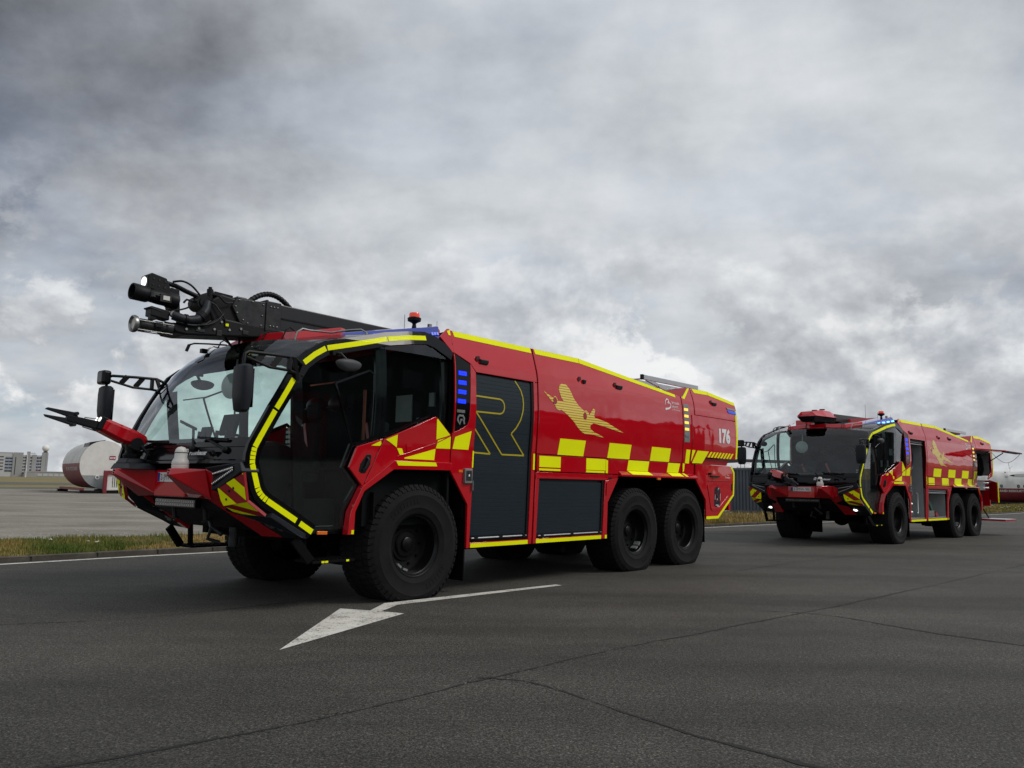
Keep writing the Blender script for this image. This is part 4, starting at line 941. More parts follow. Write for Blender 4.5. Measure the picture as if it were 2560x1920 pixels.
    for i in range(len(low) - 1):
        a, b = low[i], low[i + 1]
        v.hexa([a, b, (b[0] - 0.14, b[1] * 0.93, b[2] + 0.005), (a[0] - 0.14, a[1] * 0.93, a[2] + 0.005), (a[0] - 0.04, a[1] * 0.98, a[2] + 0.095), (b[0] - 0.04, b[1] * 0.98, b[2] + 0.095), (b[0] - 0.14, b[1] * 0.93, b[2] + 0.10), (a[0] - 0.14, a[1] * 0.93, a[2] + 0.10)])
    vo = P('roof_visor', v, 'red', bevel=0.008)
    for y in (-0.7, -0.22, 0.28, 0.72):
        m = MB(); m.tube([(1.24, y, 2.99), (1.30, y, 3.02), (1.345, y, 2.99), (1.37, y, 2.93), (1.40, y - 0.01, 2.86)], 0.008, 6); P('washer_tube', m, 'black', vo)
    m = MB(); m.tube([(1.25, -0.72, 2.97), (1.45, -0.80, 2.965), (1.60, -0.86, 2.955), (1.66, -0.87, 2.93), (1.68, -0.87, 2.88)], 0.011, 6); m.cyl((1.66, -0.87, 2.93), (1.69, -0.87, 2.85), 0.020, n=8); P('spray_nozzle', m, 'black', vo, smooth=40)
    m = MB(); m.box(1.60, 1.67, -0.58, -0.52, 2.80, 2.85); P('rain_sensor', m, 'black', vo)
    bk = MB(); bk.prism([(-0.33, -1.27, 3.06), (-0.44, -1.27, 3.26), (-0.50, -1.27, 3.21), (-0.50, -1.27, 3.0)], (0, 2.54, 0)); P('cab_rear_cowl', bk, 'red', bevel=0.01)
    # beacon and aerials
    b = MB(); b.lathe([(0.030, 0.0), (0.022, 0.05), (0.040, 0.065), (0.082, 0.085), (0.086, 0.12), (0.070, 0.13), (0.001, 0.13)], (-0.215, 1.10, 3.215), (0, 0, 1), 24, caps=False); bo = P('beacon', b, 'black', smooth=40)
    b = MB(); b.lathe([(0.066, 0.13), (0.068, 0.16), (0.060, 0.185), (0.03, 0.192), (0.001, 0.193)], (-0.215, 1.10, 3.215), (0, 0, 1), 24, caps=False); P('beacon_lens', b, 'beacon_red', bo, smooth=40)
    b = MB(); b.tube([(-0.10, 1.05, 3.2), (-0.10, 1.05, 3.37)], 0.004, 6); b.tube([(-0.46, 1.25, 3.2), (-0.46, 1.25, 3.32)], 0.003, 6); b.cyl((-0.43, 1.15, 3.24), (-0.43, 1.15, 3.29), 0.03, n=12)
    if opened: b.tube([(-0.2, 0.7, 3.2), (-0.2, 0.7, 3.60)], 0.005, 6)
    P('aerial', b, 'steel')

def nose(root, P, opened):
    rows = []
    for (dz, dx) in ((1.665, 0.010), (1.635, 0.018), (1.628, 0.012), (1.51, 0.036), (1.495, 0.06), (1.47, 0.062), (1.462, 0.03), (1.455, -0.20)):
        rows.append([(front_x(-1.40 + 2.80 * k / 28) + dx, -1.40 + 2.80 * k / 28, dz) for k in range(29)])
    g = MB(); g.grid(rows); fp = P('front_panel', g, 'black_gloss', smooth=30)
    co = MB(); co.prism([(x, -1.375, z) for x, z in [(2.08, 1.50), (2.14, 1.40), (2.12, 1.20), (1.98, 1.04), (1.74, 0.93), (1.42, 0.775), (1.25, 0.775), (1.45, 0.90), (1.85, 1.14), (1.96, 1.25), (2.0, 1.50)]], (0, 2.75, 0)); P('nose_core', co, 'black')
    text_on('rosenbauer', 0.066, lambda u, v: (front_x(0.43 + u) + 0.030, 0.43 + u, 1.555 + v), 'maker_lettering', 'white', fp, shear=0.25, bold=0.002, width=0.335)
    lg = MB()
    for q in ([(0.315, 1.558), (0.325, 1.60), (0.345, 1.615), (0.372, 1.613), (0.378, 1.592), (0.362, 1.580)], [(0.345, 1.580), (0.352, 1.598), (0.362, 1.598)], [(0.332, 1.555), (0.345, 1.583), (0.352, 1.575), (0.368, 1.553)]):
        pl = ribbon2(q, 0.014); lg.add([(front_x(p[0]) + 0.030, p[0] + 0.035, p[1]) for p in pl], [tuple(range(len(pl)))])
    P('maker_emblem', lg, 'white', fp)
    # bumper
    bp = MB()
    bp.box(1.95, 2.205, -0.345, 0.345, 1.12, 1.402); bu = P('bumper', bp, 'red', bevel=0.01)
    for s in (1, -1):
        h = MB(); h.hexa(mir([(2.535, 0.595, 1.345), (2.535, 0.665, 1.345), (2.16, 0.82, 1.105), (2.16, 0.34, 1.122), (2.52, 0.59, 1.41), (2.52, 0.665, 1.41), (2.24, 0.82, 1.41), (2.21, 0.34, 1.41)], s)); ho = P('bumper_horn', h, 'red', bu, bevel=0.01)
        h = MB()
        for z in (1.39, 1.365): h.cyl(mir([(2.52, 0.63, z)], s)[0], mir([(2.537, 0.63, z)], s)[0], 0.009, n=8)
        P('horn_bolt', h, 'black', bu)
        a = MB(); plate(a, mir([(2.245, 0.80, 1.412), (2.19, 0.93, 1.365), (2.19, 0.925, 1.20), (2.145, 0.72, 1.105)], s), 0.05); plate(a, mir([(2.145, 0.72, 1.107), (2.19, 0.925, 1.202), (1.48, 1.06, 0.72), (1.55, 0.80, 0.72)], s), 0.05)
        P('bumper_arm', a, 'red', bu, bevel=0.006)
        d = Vector((-0.71, 0.0, -0.48)).normalized(); nrm = Vector((0.55, 0, -0.83))
        for (c, r_) in (((1.87, 0.93, 0.985), 0.058), ((1.96, 0.86, 1.035), 0.022), ((1.945, 0.89, 1.005), 0.018)):
            c = Vector((c[0], s * c[1], c[2])) + Vector((0.0, 0, -0.005)); m = MB(); m.loft_rings([(c - nrm * 0.02, r_ * 1.1), (c + nrm * 0.012, r_ * 1.1), (c + nrm * 0.012, r_ * 0.9), (c + nrm * 0.004, r_ * 0.85)], 18); P('head_lamp', m, 'lamp_off', bu, smooth=30)
        # headlight housing
        hs = MB(); hs.prism(mir([(2.265, 0.815, 1.425), (2.215, 1.395, 1.482), (2.205, 1.425, 1.385), (2.225, 1.062, 1.232), (2.215, 0.90, 1.195), (2.225, 0.93, 1.37)], s), (-0.20, 0, 0)); hso = P('headlight_housing', hs, 'dark_grey', bevel=0.012)
        for (a_, b_) in (((2.232, 0.955, 1.362), (2.214, 1.305, 1.428)), ((2.228, 0.945, 1.262), (2.212, 1.305, 1.410))):
            a_, b_ = Vector(a_), Vector(b_)
            bar = MB(); bar.beam((a_.x - 0.004, s * a_.y, a_.z), (b_.x - 0.004, s * b_.y, b_.z), 0.03, 0.030, (0, 0, 1)); bo = P('light_strip', bar, 'black_gloss', hso)
            for k in range(14):
                c = a_ + (b_ - a_) * (k + 0.5) / 14; m = MB(); m.sphere((c.x + 0.010, s * c.y, c.z), 0.0085 if not opened else 0.0065, 8, 6); P('led_lens', m, 'led_cell', bo, smooth=60)
        # chevron board
        up = [(1.43, 1.378), (1.062, 1.222), (1.075, 1.105), (1.10, 1.055), (1.405, 1.100)]
        lo = [(1.10, 1.055), (1.13, 0.985), (1.418, 0.958), (1.405, 1.100)]
        def xu(y, z): return 2.183 - 0.02 * (1.43 - y) / 0.37 * 0 + 0.30 * (z - 1.378) * 0.9 + 0.24 * (1.43 - y)
        def xl(y, z): return xu(y, z) - max(0.0, (1.06 + 0.15 * (y - 1.10) - z)) * 1.05
        board = MB()
        for poly, fx in ((up, xu), (lo, xl)): plate(board, mir([(fx(y, z), y, z) for y, z in poly], s), 0.03)
        bo = P('chevron_board', board, 'decal_red')
        for poly, fx, nrm2, bands in ((up, xu, (0.59, 0.807), ((1.94, 2.1), (1.73, 1.836), (1.50, 1.626))), (lo, xl, (0.30, 0.954), ((1.385, 1.50), (1.292, 1.325)))):
            for q0, q1 in bands:
                q = clip_line(poly, *nrm2, q0, q1)
                if len(q) > 2: m = MB(); m.add(mir([(fx(y, z) + 0.006, y, z - 0.001) for y, z in q], s), [tuple(range(len(q)))]); P('chevron_stripe', m, 'yellow', bo)
        m = MB()
        for (y, z) in ((1.20, 1.20), (1.15, 1.12), (1.27, 1.23)): m.cyl(mir([(xu(y, z) - 0.01, y, z)], s)[0], mir([(xu(y, z) + 0.010, y, z)], s)[0], 0.013, n=10)
        P('parking_sensor', m, 'black', bo)
        # dark lower fender with lamps
        f = MB(); plate(f, mir([(2.175, 0.93, 1.19), (2.145, 1.075, 1.095), (2.02, 1.13, 0.968), (1.76, 1.02, 0.90)], s), 0.05)
        plate(f, mir([(2.02, 1.13, 0.968), (1.846, 1.415, 0.945), (1.47, 1.395, 0.742), (1.76, 1.02, 0.90)], s), 0.05); plate(f, mir([(1.76, 1.02, 0.90), (1.47, 1.395, 0.742), (1.40, 1.38, 0.72), (1.46, 1.05, 0.715)], s), 0.05)
        fo = P('lower_fender', f, 'dark_grey', bevel=0.006)
        for (c, r_, lit) in (((1.66, 1.11, 0.855), 0.045, True), ((1.60, 1.20, 0.825), 0.032, False)):
            c = Vector((c[0], s * c[1], c[2])); m = MB(); m.loft_rings([(c - nrm * 0.03, r_ * 1.15), (c + nrm * 0.012, r_ * 1.15), (c + nrm * 0.012, r_ * 0.9), (c + nrm * 0.004, r_ * 0.85)], 16); P('fog_lamp', m, 'lamp' if (lit and opened) else 'lamp_off', fo, smooth=30)
    # grille, winch tackle and light bar
    gr = MB(); gr.prism([(x, -0.74, z) for x, z in [(2.12, 1.14), (2.04, 1.09), (1.98, 0.99), (1.60, 0.78), (1.45, 0.78), (1.45, 1.14)]], (0, 1.48, 0)); gro = P('grille', gr, 'black', bevel=0.01)
    lb = MB(); lb.box(2.06, 2.13, -0.455, 0.44, 1.005, 1.10); lb.box(2.02, 2.12, -0.46, 0.445, 1.11, 1.15); lbo = P('light_bar', lb, 'black_gloss', bevel=0.006)
    for k in range(22):
        for r_ in range(2 if not opened else 1):
            m = MB(); c = Vector((2.128, -0.42 + 0.0393 * k, 1.072 - 0.036 * r_ - (0.018 if opened else 0)))
            m.lathe([(0.0165, 0.008), (0.0165, 0.0), (0.010, -0.006), (0.004, -0.008), (0.0005, -0.008)], c, (1, 0, 0), 8, caps=False); P('led_cell', m, 'led_cell', lbo, smooth=50)
    for y in (-0.32, 0.36):
        hk = MB(); hk.cyl((1.98, y, 1.02), (1.96, y, 0.88), 0.022, n=10); hk.cyl((1.97, y, 1.035), (1.98, y, 1.05), 0.04, n=10); hk.cyl((1.96, y, 0.885), (1.955, y, 0.87), 0.045, n=10); P('towing_pin', hk, 'dark_metal', gro, smooth=40)
    for pth, r_ in (([(1.80, 0.15, 0.88), (1.83, 0.25, 0.80), (1.76, 0.32, 0.74), (1.70, 0.22, 0.72)], 0.025), ([(1.72, 0.05, 0.78), (1.74, 0.02, 0.66), (1.64, 0.10, 0.62)], 0.022)):
        hk = MB(); hk.tube(pth, r_, 8); P('towing_hook', hk, 'dark_metal', gro, smooth=40)
    hk = MB(); hk.cyl((1.66, 0.42, 0.80), (1.66, 0.42, 0.60), 0.05, n=10); P('air_coupling', hk, 'dark_metal', gro, smooth=40)
    # number plate
    pl = MB(); pl.box(2.203, 2.214, -0.258, 0.262, 1.275, 1.375); po = P('number_plate', pl, 'plate', bevel=0.002)
    pb = MB(); pb.box(2.2142, 2.2152, -0.256, -0.205, 1.278, 1.372); P('plate_band', pb, 'eu_blue', po)
    text_on('2-JMW-981' if opened else '2-JMW', 0.098, lambda u, v: (2.2153, -0.190 + u, 1.292 + v), 'plate_lettering', 'plate_red', po, width=0.43 if opened else 0.245)
    # dome camera on the bumper
    cm = MB(); cm.lathe([(0.001, 0.0), (0.082, 0.0), (0.084, 0.028), (0.080, 0.032), (0.084, 0.045), (0.080, 0.075), (0.062, 0.105), (0.060, 0.165), (0.052, 0.192), (0.034, 0.212), (0.001, 0.220)], (2.385, 0.575, 1.413), (0, 0, 1), 24, caps=False); cmo = P('dome_camera', cm, 'cream', smooth=35)
    cm = MB(); cm.lathe([(0.0625, 0.155), (0.0630, 0.158), (0.0605, 0.162)], (2.385, 0.575, 1.413), (0, 0, 1), 24, caps=False); P('camera_seam', cm, 'dark_metal', cmo)
    if opened:
        cm = MB(); cm.obox((2.441, 0.575, 1.525), (0.006, 0, 0), (0, 0.034, 0), (0, 0, 0.05)); P('camera_window', cm, 'black_gloss', cmo, bevel=0.01)
    # wipers
    for (piv, elb, b0, b1) in (((2.235, 0.52, 1.615), (2.06, 0.16, 1.86), (1.99, -0.28, 1.95), (2.10, 0.30, 1.835)), ((2.19, 1.08, 1.60), (2.19, 0.72, 1.715), (2.20, 0.55, 1.735), (2.15, 1.05, 1.705)), ((2.23, -0.85, 1.60), (2.21, -0.40, 1.70), (2.19, -0.62, 1.72), (2.22, -0.05, 1.70))):
        w = MB(); w.tube([piv, elb], 0.014, 8); w.sphere(piv, 0.035, 10, 6); w.beam(b0, b1, 0.016, 0.028); w.tube([elb, ((b0[0] + b1[0]) / 2 + 0.02, (b0[1] + b1[1]) / 2, (b0[2] + b1[2]) / 2)], 0.012, 6); P('wiper', w, 'black', smooth=40)
    m = MB(); m.tube([(2.21, 0.86, 1.545), (2.235, 0.86, 1.59), (2.235, 0.93, 1.59), (2.205, 0.94, 1.545)], 0.014, 8); P('bonnet_grip', m, 'black', smooth=40)

def mirrors(root, P):
    for s in (1, -1):
        hs = MB(); rows = []
        for z, w, d in ((1.945, 0.060, 0.025), (1.965, 0.095, 0.045), (2.10, 0.118, 0.060), (2.30, 0.122, 0.062), (2.375, 0.112, 0.058), (2.398, 0.080, 0.035)):
            ring = []
            for k in range(20):
                a = 2 * math.pi * k / 20; ca, sa = math.cos(a), math.sin(a)
                ring.append((2.315 + d * math.copysign(abs(ca) ** 0.55, ca), s * (1.545 + w * math.copysign(abs(sa) ** 0.55, sa)), z))
            rows.append(ring)
        for i in range(len(rows) - 1):
            for k in range(20): hs.add([rows[i][k], rows[i][(k + 1) % 20], rows[i + 1][(k + 1) % 20], rows[i + 1][k]], [(0, 1, 2, 3)])
        hs.add(rows[0], [tuple(range(20))]); hs.add(rows[-1], [tuple(range(20))])
        arm = MB(); yy = s * 1.50
        arm.tube([(1.60, s * 1.46, 2.485), (1.735, yy, 2.545), (2.0, s * 1.51, 2.540), (2.26, s * 1.53, 2.530), (2.305, s * 1.54, 2.505), (2.318, s * 1.545, 2.39)], 0.017, 8)
        arm.tube([(1.60, s * 1.45, 2.38), (1.79, yy, 2.408), (2.02, s * 1.51, 2.412), (2.295, s * 1.54, 2.475)], 0.015, 8)
        arm.beam((1.79, yy, 2.54), (1.79, yy, 2.41), 0.05, 0.03, (1, 0, 0)); arm.beam((1.735, yy, 2.545), (1.665, s * 1.46, 2.33), 0.035, 0.035, (1, 0, 0)); arm.beam((1.60, s * 1.46, 2.49), (1.665, s * 1.46, 2.33), 0.035, 0.03, (1, 0, 0))
        for k in range(2): arm.beam((1.90 + 0.19 * k, s * 1.51, 2.54), (1.99 + 0.17 * k, s * 1.515, 2.42 + 0.03 * k), 0.012, 0.06, (1, 0, 0))
        ao = P('mirror_arm', arm, 'black', smooth=40)
        mo = P('side_mirror', hs, 'dark_grey', smooth=40)
        m = MB(); m.box(2.250, 2.256, s * 1.45, s * 1.64, 1.99, 2.36); P('mirror_glass', m, 'mirror_glass', mo, bevel=0.004)
        m = MB(); m.obox((2.345, s * 1.555, 2.50), (0.055, 0, 0), (0, 0.09, 0), (0.0, 0, 0.085))
        if s < 0: P('front_mirror', m, 'black_gloss', bevel=0.03, seg=3)

def smooth3(pts, n=6):
    out = []; V = [Vector(p) for p in pts]
    for i in range(len(V) - 1):
        p0, p1, p2, p3 = V[max(i - 1, 0)], V[i], V[i + 1], V[min(i + 2, len(V) - 1)]
        for k in range(n):
            t = k / n; out.append(0.5 * ((2 * p1) + (p2 - p0) * t + (2 * p0 - 5 * p1 + 4 * p2 - p3) * t * t + (3 * p1 - p0 - 3 * p2 + p3) * t ** 3))
    return out + [V[-1]]

def boom(root, P, opened):
    Y0, Y1 = -0.22, 0.15
    if opened:
        b = MB(); b.hexa([(0.42, Y0, 3.13), (0.42, Y1, 3.13), (-3.0, Y1, 3.16), (-3.0, Y0, 3.16), (0.42, Y0, 3.33), (0.42, Y1, 3.33), (-3.0, Y1, 3.40), (-3.0, Y0, 3.40)]); bo = P('boom', b, 'boom_grey', bevel=0.015)
        h = MB(); rows = []
        for x, w, z0, z1 in ((1.85, 0.13, 3.14, 3.22), (1.78, 0.26, 3.10, 3.30), (1.25, 0.30, 3.06, 3.37), (0.75, 0.28, 3.08, 3.37), (0.42, 0.20, 3.13, 3.335)):
            zm = z0 + (z1 - z0) * 0.42; rows.append([(x, -w, zm), (x, -w * 0.55, z1), (x, w * 0.55, z1), (x, w, zm)])
        for r_ in range(len(rows) - 1):
            for k in range(3): h.add([rows[r_][k], rows[r_][k + 1], rows[r_ + 1][k + 1], rows[r_ + 1][k]], [(0, 1, 2, 3)])
        h.add(rows[0], [(0, 1, 2, 3)]); P('turret_hood', h, 'red', bo)
        h = MB(); h.hexa([(1.72, -0.16, 3.04), (1.72, 0.16, 3.04), (0.5, 0.18, 3.08), (0.5, -0.18, 3.08), (1.83, -0.24, 3.17), (1.83, 0.24, 3.17), (0.45, 0.22, 3.22), (0.45, -0.22, 3.22)]); h.box(0.80, 1.05, -0.14, 0.14, 3.0, 3.07); h.box(0.5, 0.7, -0.12, 0.12, 3.02, 3.10); P('turret_body', h, 'black', bo, bevel=0.015)
        h = MB(); h.cyl((0.86, 0.0, 3.36), (0.86, 0.0, 3.41), 0.035, n=12); h.cyl((0.86, 0, 3.41), (0.86, 0, 3.43), 0.07, n=14); h.cyl((1.2, -0.05, 3.365), (1.2, -0.05, 3.385), 0.07, n=14); P('gps_puck', h, 'black', bo, smooth=40)
        h = MB(); h.box(0.55, 0.85, -0.75, -0.45, 2.98, 3.17); P('roof_cabinet', h, 'red', bo, bevel=0.02)
        h = MB(); h.box(0.35, 0.55, -0.43, -0.22, 2.98, 3.12); P('roof_bracket', h, 'cream', bo, bevel=0.01)
        return
    b = MB(); b.hexa([(1.07, Y0, 3.085), (1.07, Y1, 3.085), (-3.2, Y1, 3.10), (-3.2, Y0, 3.10), (1.07, Y0, 3.40), (1.07, Y1, 3.40), (-3.2, Y1, 3.37), (-3.2, Y0, 3.37)]); bo = P('boom', b, 'boom_grey', bevel=0.012)
    m = MB(); m.box(-3.0, 1.06, Y1 + 0.001, Y1 + 0.012, 3.225, 3.24); P('boom_rib', m, 'black', bo)
    m = MB(); m.box(1.07, 1.25, Y0 - 0.01, Y1 + 0.012, 3.06, 3.41); m.box(1.25, 1.275, Y0 - 0.015, Y1 + 0.025, 3.05, 3.42); P('boom_collar', m, 'dark_metal', bo, bevel=0.005)
    m = MB()
    for zz in (3.345, 3.115):
        for k in range(3): m.sphere((1.12 + 0.045 * k, Y1 + 0.014, zz), 0.011, 8, 6)
    for (x, z) in ((1.62, 3.35), (1.66, 3.27), (1.64, 3.20), (1.56, 3.13), (1.50, 3.10), (1.33, 3.10), (1.31, 3.35), (1.45, 3.36), (1.32, 3.22)): m.sphere((x, Y1 + 0.014, z), 0.010, 8, 6)
    P('boom_bolt', m, 'steel', bo, smooth=60)
    # gusset and working head
    g = MB(); g.prism([(x, Y0, z) for x, z in [(1.275, 3.39), (1.65, 3.36), (1.70, 3.27), (1.60, 3.10), (1.48, 3.06), (1.275, 3.05)]], (0, Y1 - Y0 + 0.01, 0)); P('boom_gusset', g, 'dark_metal', bo, bevel=0.006)
    lw = MB(); lw.prism([(x, Y0 - 0.01, z) for x, z in [(0.95, 3.00), (2.20, 2.855), (2.32, 2.86), (2.40, 2.92), (2.38, 2.965), (2.14, 2.985), (1.95, 3.04), (1.85, 3.11), (1.62, 3.10), (0.95, 3.09)]], (0, Y1 - Y0 + 0.02, 0)); hd = P('boom_head', lw, 'black', bo, bevel=0.02)
    m = MB(); m.prism([(x, Y0 + 0.03, z) for x, z in [(1.62, 3.36), (1.82, 3.385), (1.93, 3.30), (1.96, 3.18), (1.90, 3.06), (1.6, 3.06)]], (0, Y1 - Y0 - 0.05, 0)); m.box(1.70, 1.95, -0.12, 0.05, 3.33, 3.40); P('pivot_housing', m, 'black', bo, bevel=0.02)
    m = MB(); m.cyl((1.925, 0.06, 3.30), (1.925, 0.06, 3.43), 0.035, n=12); m.cyl((1.925, 0.06, 3.43), (1.925, 0.06, 3.455), 0.022, n=8); m.cyl((1.92, 0.06, 3.385), (1.86, 0.06, 3.385), 0.03, n=10); m.beam((1.88, 0.06, 3.385), (1.66, 0.06, 3.375), 0.06, 0.055); m.cyl((1.66, 0.06, 3.375), (1.40, 0.06, 3.365), 0.014, n=8); m.cyl((1.60, 0.06, 3.37), (1.57, 0.06, 3.37), 0.022, n=8); P('tilt_actuator', m, 'black', bo, smooth=40, bevel=0.004)
    # water pipe bends
    m = MB(); m.tube([(1.97, 0.10, 3.26), (2.00, 0.14, 3.17), (2.05, 0.16, 3.09), (2.12, 0.17, 3.035), (2.20, 0.17, 3.015), (2.29, 0.17, 3.02), (2.37, 0.14, 3.045)], 0.050, 14); P('water_pipe', m, 'dark_grey', bo, smooth=50)
    m = MB(); m.cyl((2.00, -0.12, 3.26), (2.00, 0.10, 3.26), 0.085, n=18); m.cyl((2.00, 0.10, 3.26), (2.00, 0.115, 3.26), 0.060, n=18); P('swivel_joint', m, 'black', bo, smooth=40)
    for (a_, b_) in (((2.035, 0.165, 3.115), (2.075, 0.165, 3.065)), ((2.225, 0.172, 3.015), (2.255, 0.172, 3.016))): m = MB(); m.cyl(a_, b_, 0.060, n=16); P('pipe_flange', m, 'black', bo, smooth=40)
    for pth, r_ in (([(1.95, 0.16, 3.05), (2.05, 0.185, 2.985), (2.20, 0.19, 2.96), (2.34, 0.17, 2.975)], 0.012), ([(1.80, 0.17, 3.16), (1.90, 0.19, 3.05), (2.02, 0.20, 2.99), (2.14, 0.19, 2.97)], 0.010), ([(1.70, 0.165, 3.30), (1.80, 0.19, 3.28), (1.88, 0.185, 3.34), (1.95, 0.15, 3.35)], 0.010),
                    ([(2.06, -0.02, 3.33), (2.14, 0.05, 3.20), (2.24, 0.09, 3.14), (2.36, 0.13, 3.10)], 0.010), ([(2.33, 0.0, 3.44), (2.24, 0.04, 3.46), (2.14, 0.05, 3.43), (2.05, 0.06, 3.35), (1.99, 0.08, 3.28)], 0.012)):
        m = MB(); m.tube(smooth3(pth), r_, 8); P('control_cable', m, 'black', bo, smooth=40)
    for (x, z) in ((1.72, 2.985), (1.90, 2.965), (2.08, 2.945), (1.58, 3.02), (2.22, 2.915), (1.82, 3.06)):
        m = MB(); m.cyl((x, Y1 + 0.008, z), (x, Y1 + 0.022, z), 0.014, n=8); P('head_bolt', m, 'steel', bo)
    for (x, z, w_, h_) in ((2.06, 2.925, 0.05, 0.016), (1.52, 2.985, 0.035, 0.022), (1.84, 2.93, 0.03, 0.03)):
        m = MB(); m.box(x - w_, x + w_, Y1 + 0.010, Y1 + 0.020, z - h_, z + h_); P('head_cover', m, 'dark_metal', bo, bevel=0.003)
    m = MB(); m.tube([(2.02, 0.0, 3.33), (2.16, -0.02, 3.37), (2.28, -0.03, 3.41), (2.40, -0.02, 3.42)], 0.026, 10); m.tube([(2.0, 0.10, 3.30), (1.90, 0.16, 3.24), (1.80, 0.17, 3.12), (1.76, 0.17, 3.04)], 0.009, 6); m.tube([(2.05, 0.02, 3.24), (2.10, 0.02, 3.27), (2.17, 0.02, 3.27), (2.20, 0.02, 3.23)], 0.012, 8); P('hydraulic_hose', m, 'black', bo, smooth=40)
    m = MB(); m.box(1.74, 1.775, Y1 + 0.02, Y1 + 0.028, 3.02, 3.05); P('valve_tag', m, 'yellow', bo)
    m = MB(); m.prism([(x, -0.06, z) for x, z in [(2.27, 3.12), (2.29, 3.34), (2.37, 3.36), (2.40, 3.28), (2.36, 3.12)]], (0, 0.14, 0)); m.cyl((2.27, 0.02, 3.05), (2.30, 0.02, 3.36), 0.038, 0.038, 12); P('monitor_elbow', m, 'black', bo, smooth=30, bevel=0.008)
    # upper monitor barrel
    m = MB(); ax = Vector((1, 0.0, 0.055)).normalized(); o = Vector((2.30, 0.06, 3.215)); m.lathe([(0.001, 0.0), (0.085, 0.0), (0.090, 0.10), (0.078, 0.12), (0.078, 0.20), (0.070, 0.30), (0.078, 0.31), (0.086, 0.33), (0.088, 0.48), (0.084, 0.485), (0.074, 0.48), (0.066, 0.33), (0.001, 0.30)], o, ax, 24, caps=False); mu = P('upper_nozzle', m, 'black', bo, smooth=40)
    m = MB(); m.box(2.40, 2.52, 0.13, 0.155, 3.17, 3.25); m.cyl((2.60, 0.13, 3.25), (2.60, 0.15, 3.19), 0.03, n=8); m.tube([(2.60, 0.14, 3.23), (2.50, 0.15, 3.225)], 0.006, 6); P('nozzle_linkage', m, 'dark_metal', mu)
    m = MB(); m.box(2.42, 2.49, 0.1555, 0.158, 3.19, 3.235); P('data_plate', m, 'cream', mu)
    # work lamp
    m = MB(); m.prism([(x, -0.07, z) for x, z in [(2.64, 3.30), (2.64, 3.44), (2.60, 3.47), (2.44, 3.44), (2.40, 3.36), (2.36, 3.22), (2.44, 3.22), (2.58, 3.29)]], (0, 0.17, 0)); wl = P('work_lamp', m, 'black', bo, bevel=0.010)
    m = MB(); m.cyl((2.640, 0.015, 3.375), (2.650, 0.015, 3.375), 0.052, n=18); P('lamp_face', m, 'lamp', wl)
    m = MB()
    for (x, z) in ((2.58, 3.41), (2.52, 3.405), (2.585, 3.345), (2.52, 3.34)): m.cyl((x, 0.100, z), (x, 0.106, z), 0.010, n=8)
    for (x, z) in ((2.455, 3.40), (2.455, 3.335), (2.41, 3.265)): m.box(x - 0.012, x + 0.012, 0.100, 0.106, z - 0.012, z + 0.012)
    P('lamp_hole', m, 'dark_metal', wl)
    # thermal camera between the nozzles
    m = MB(); m.obox((2.50, 0.07, 3.045), (0.10, 0, 0.012), (0, 0.07, 0), (0, 0, 0.05)); m.obox((2.55, 0.07, 3.075), (0.07, 0, 0.015), (0, 0.075, 0), (0, 0, 0.008)); tc_ = P('thermal_camera', m, 'black', bo, bevel=0.008)
    m = MB(); m.cyl((2.37, 0.13, 3.055), (2.37, 0.165, 3.055), 0.035, n=14); m.cyl((2.33, 0.13, 3.06), (2.33, 0.16, 3.06), 0.02, n=10); m.box(2.28, 2.33, 0.13, 0.155, 3.03, 3.05); P('pipe_coupling', m, 'steel', tc_, smooth=40)
    # lower nozzle with wire cage
    m = MB(); o = Vector((2.36, 0.10, 2.90)); ax = Vector((1, 0, -0.015)).normalized(); m.lathe([(0.001, 0), (0.07, 0), (0.072, 0.06), (0.055, 0.08), (0.055, 0.20), (0.062, 0.21), (0.066, 0.33), (0.060, 0.34), (0.001, 0.34)], o, ax, 22, caps=False); ln = P('lower_nozzle', m, 'dark_metal', bo, smooth=40)
    m = MB(); m.lathe([(0.062, 0.36), (0.086, 0.37), (0.092, 0.39), (0.088, 0.41), (0.076, 0.415), (0.066, 0.40), (0.062, 0.36)], o, ax, 26, caps=False); P('nozzle_ring', m, 'steel', ln, smooth=50)
    m = MB(); m.cyl(o + ax * 0.385, o + ax * 0.39, 0.062, n=20); P('nozzle_lens', m, 'cream', ln)
    m = MB()
    for (dy, dz) in ((0.05, -0.066), (-0.05, -0.066), (0.07, 0.03)): m.tube([o + Vector((0.0, dy, dz)), o + Vector((0.38, dy, dz))], 0.006, 6)
    P('cage_rod', m, 'steel', ln)
    m = MB(); m.box(2.54, 2.60, 0.07, 0.13, 2.965, 3.035); m.box(2.48, 2.56, 0.155, 0.175, 2.885, 2.945); m.tube([(2.54, 0.1, 2.98), (2.46, 0.12, 2.97), (2.36, 0.12, 2.95)], 0.006, 6); P('nozzle_sensor', m, 'black', ln, bevel=0.004)
    # corrugated hose loop on top
    m = MB(); path = []
    for k in range(33):
        t = k / 32; path.append((1.42 - 0.62 * t, 0.0, 3.37 + 0.165 * math.sin(math.pi * min(1, t * 1.02)) ** 0.8))
    m.loft_rings([(p, 0.030 + 0.005 * (i % 2)) for i, p in enumerate(path)], 10); P('corrugated_hose', m, 'black', bo, smooth=20)
    m = MB(); m.box(1.40, 1.62, -0.06, 0.09, 3.36, 3.40); m.cyl((1.5, 0.1, 3.385), (1.62, 0.1, 3.385), 0.02, n=8); P('hose_clamp', m, 'dark_metal', bo, bevel=0.004)
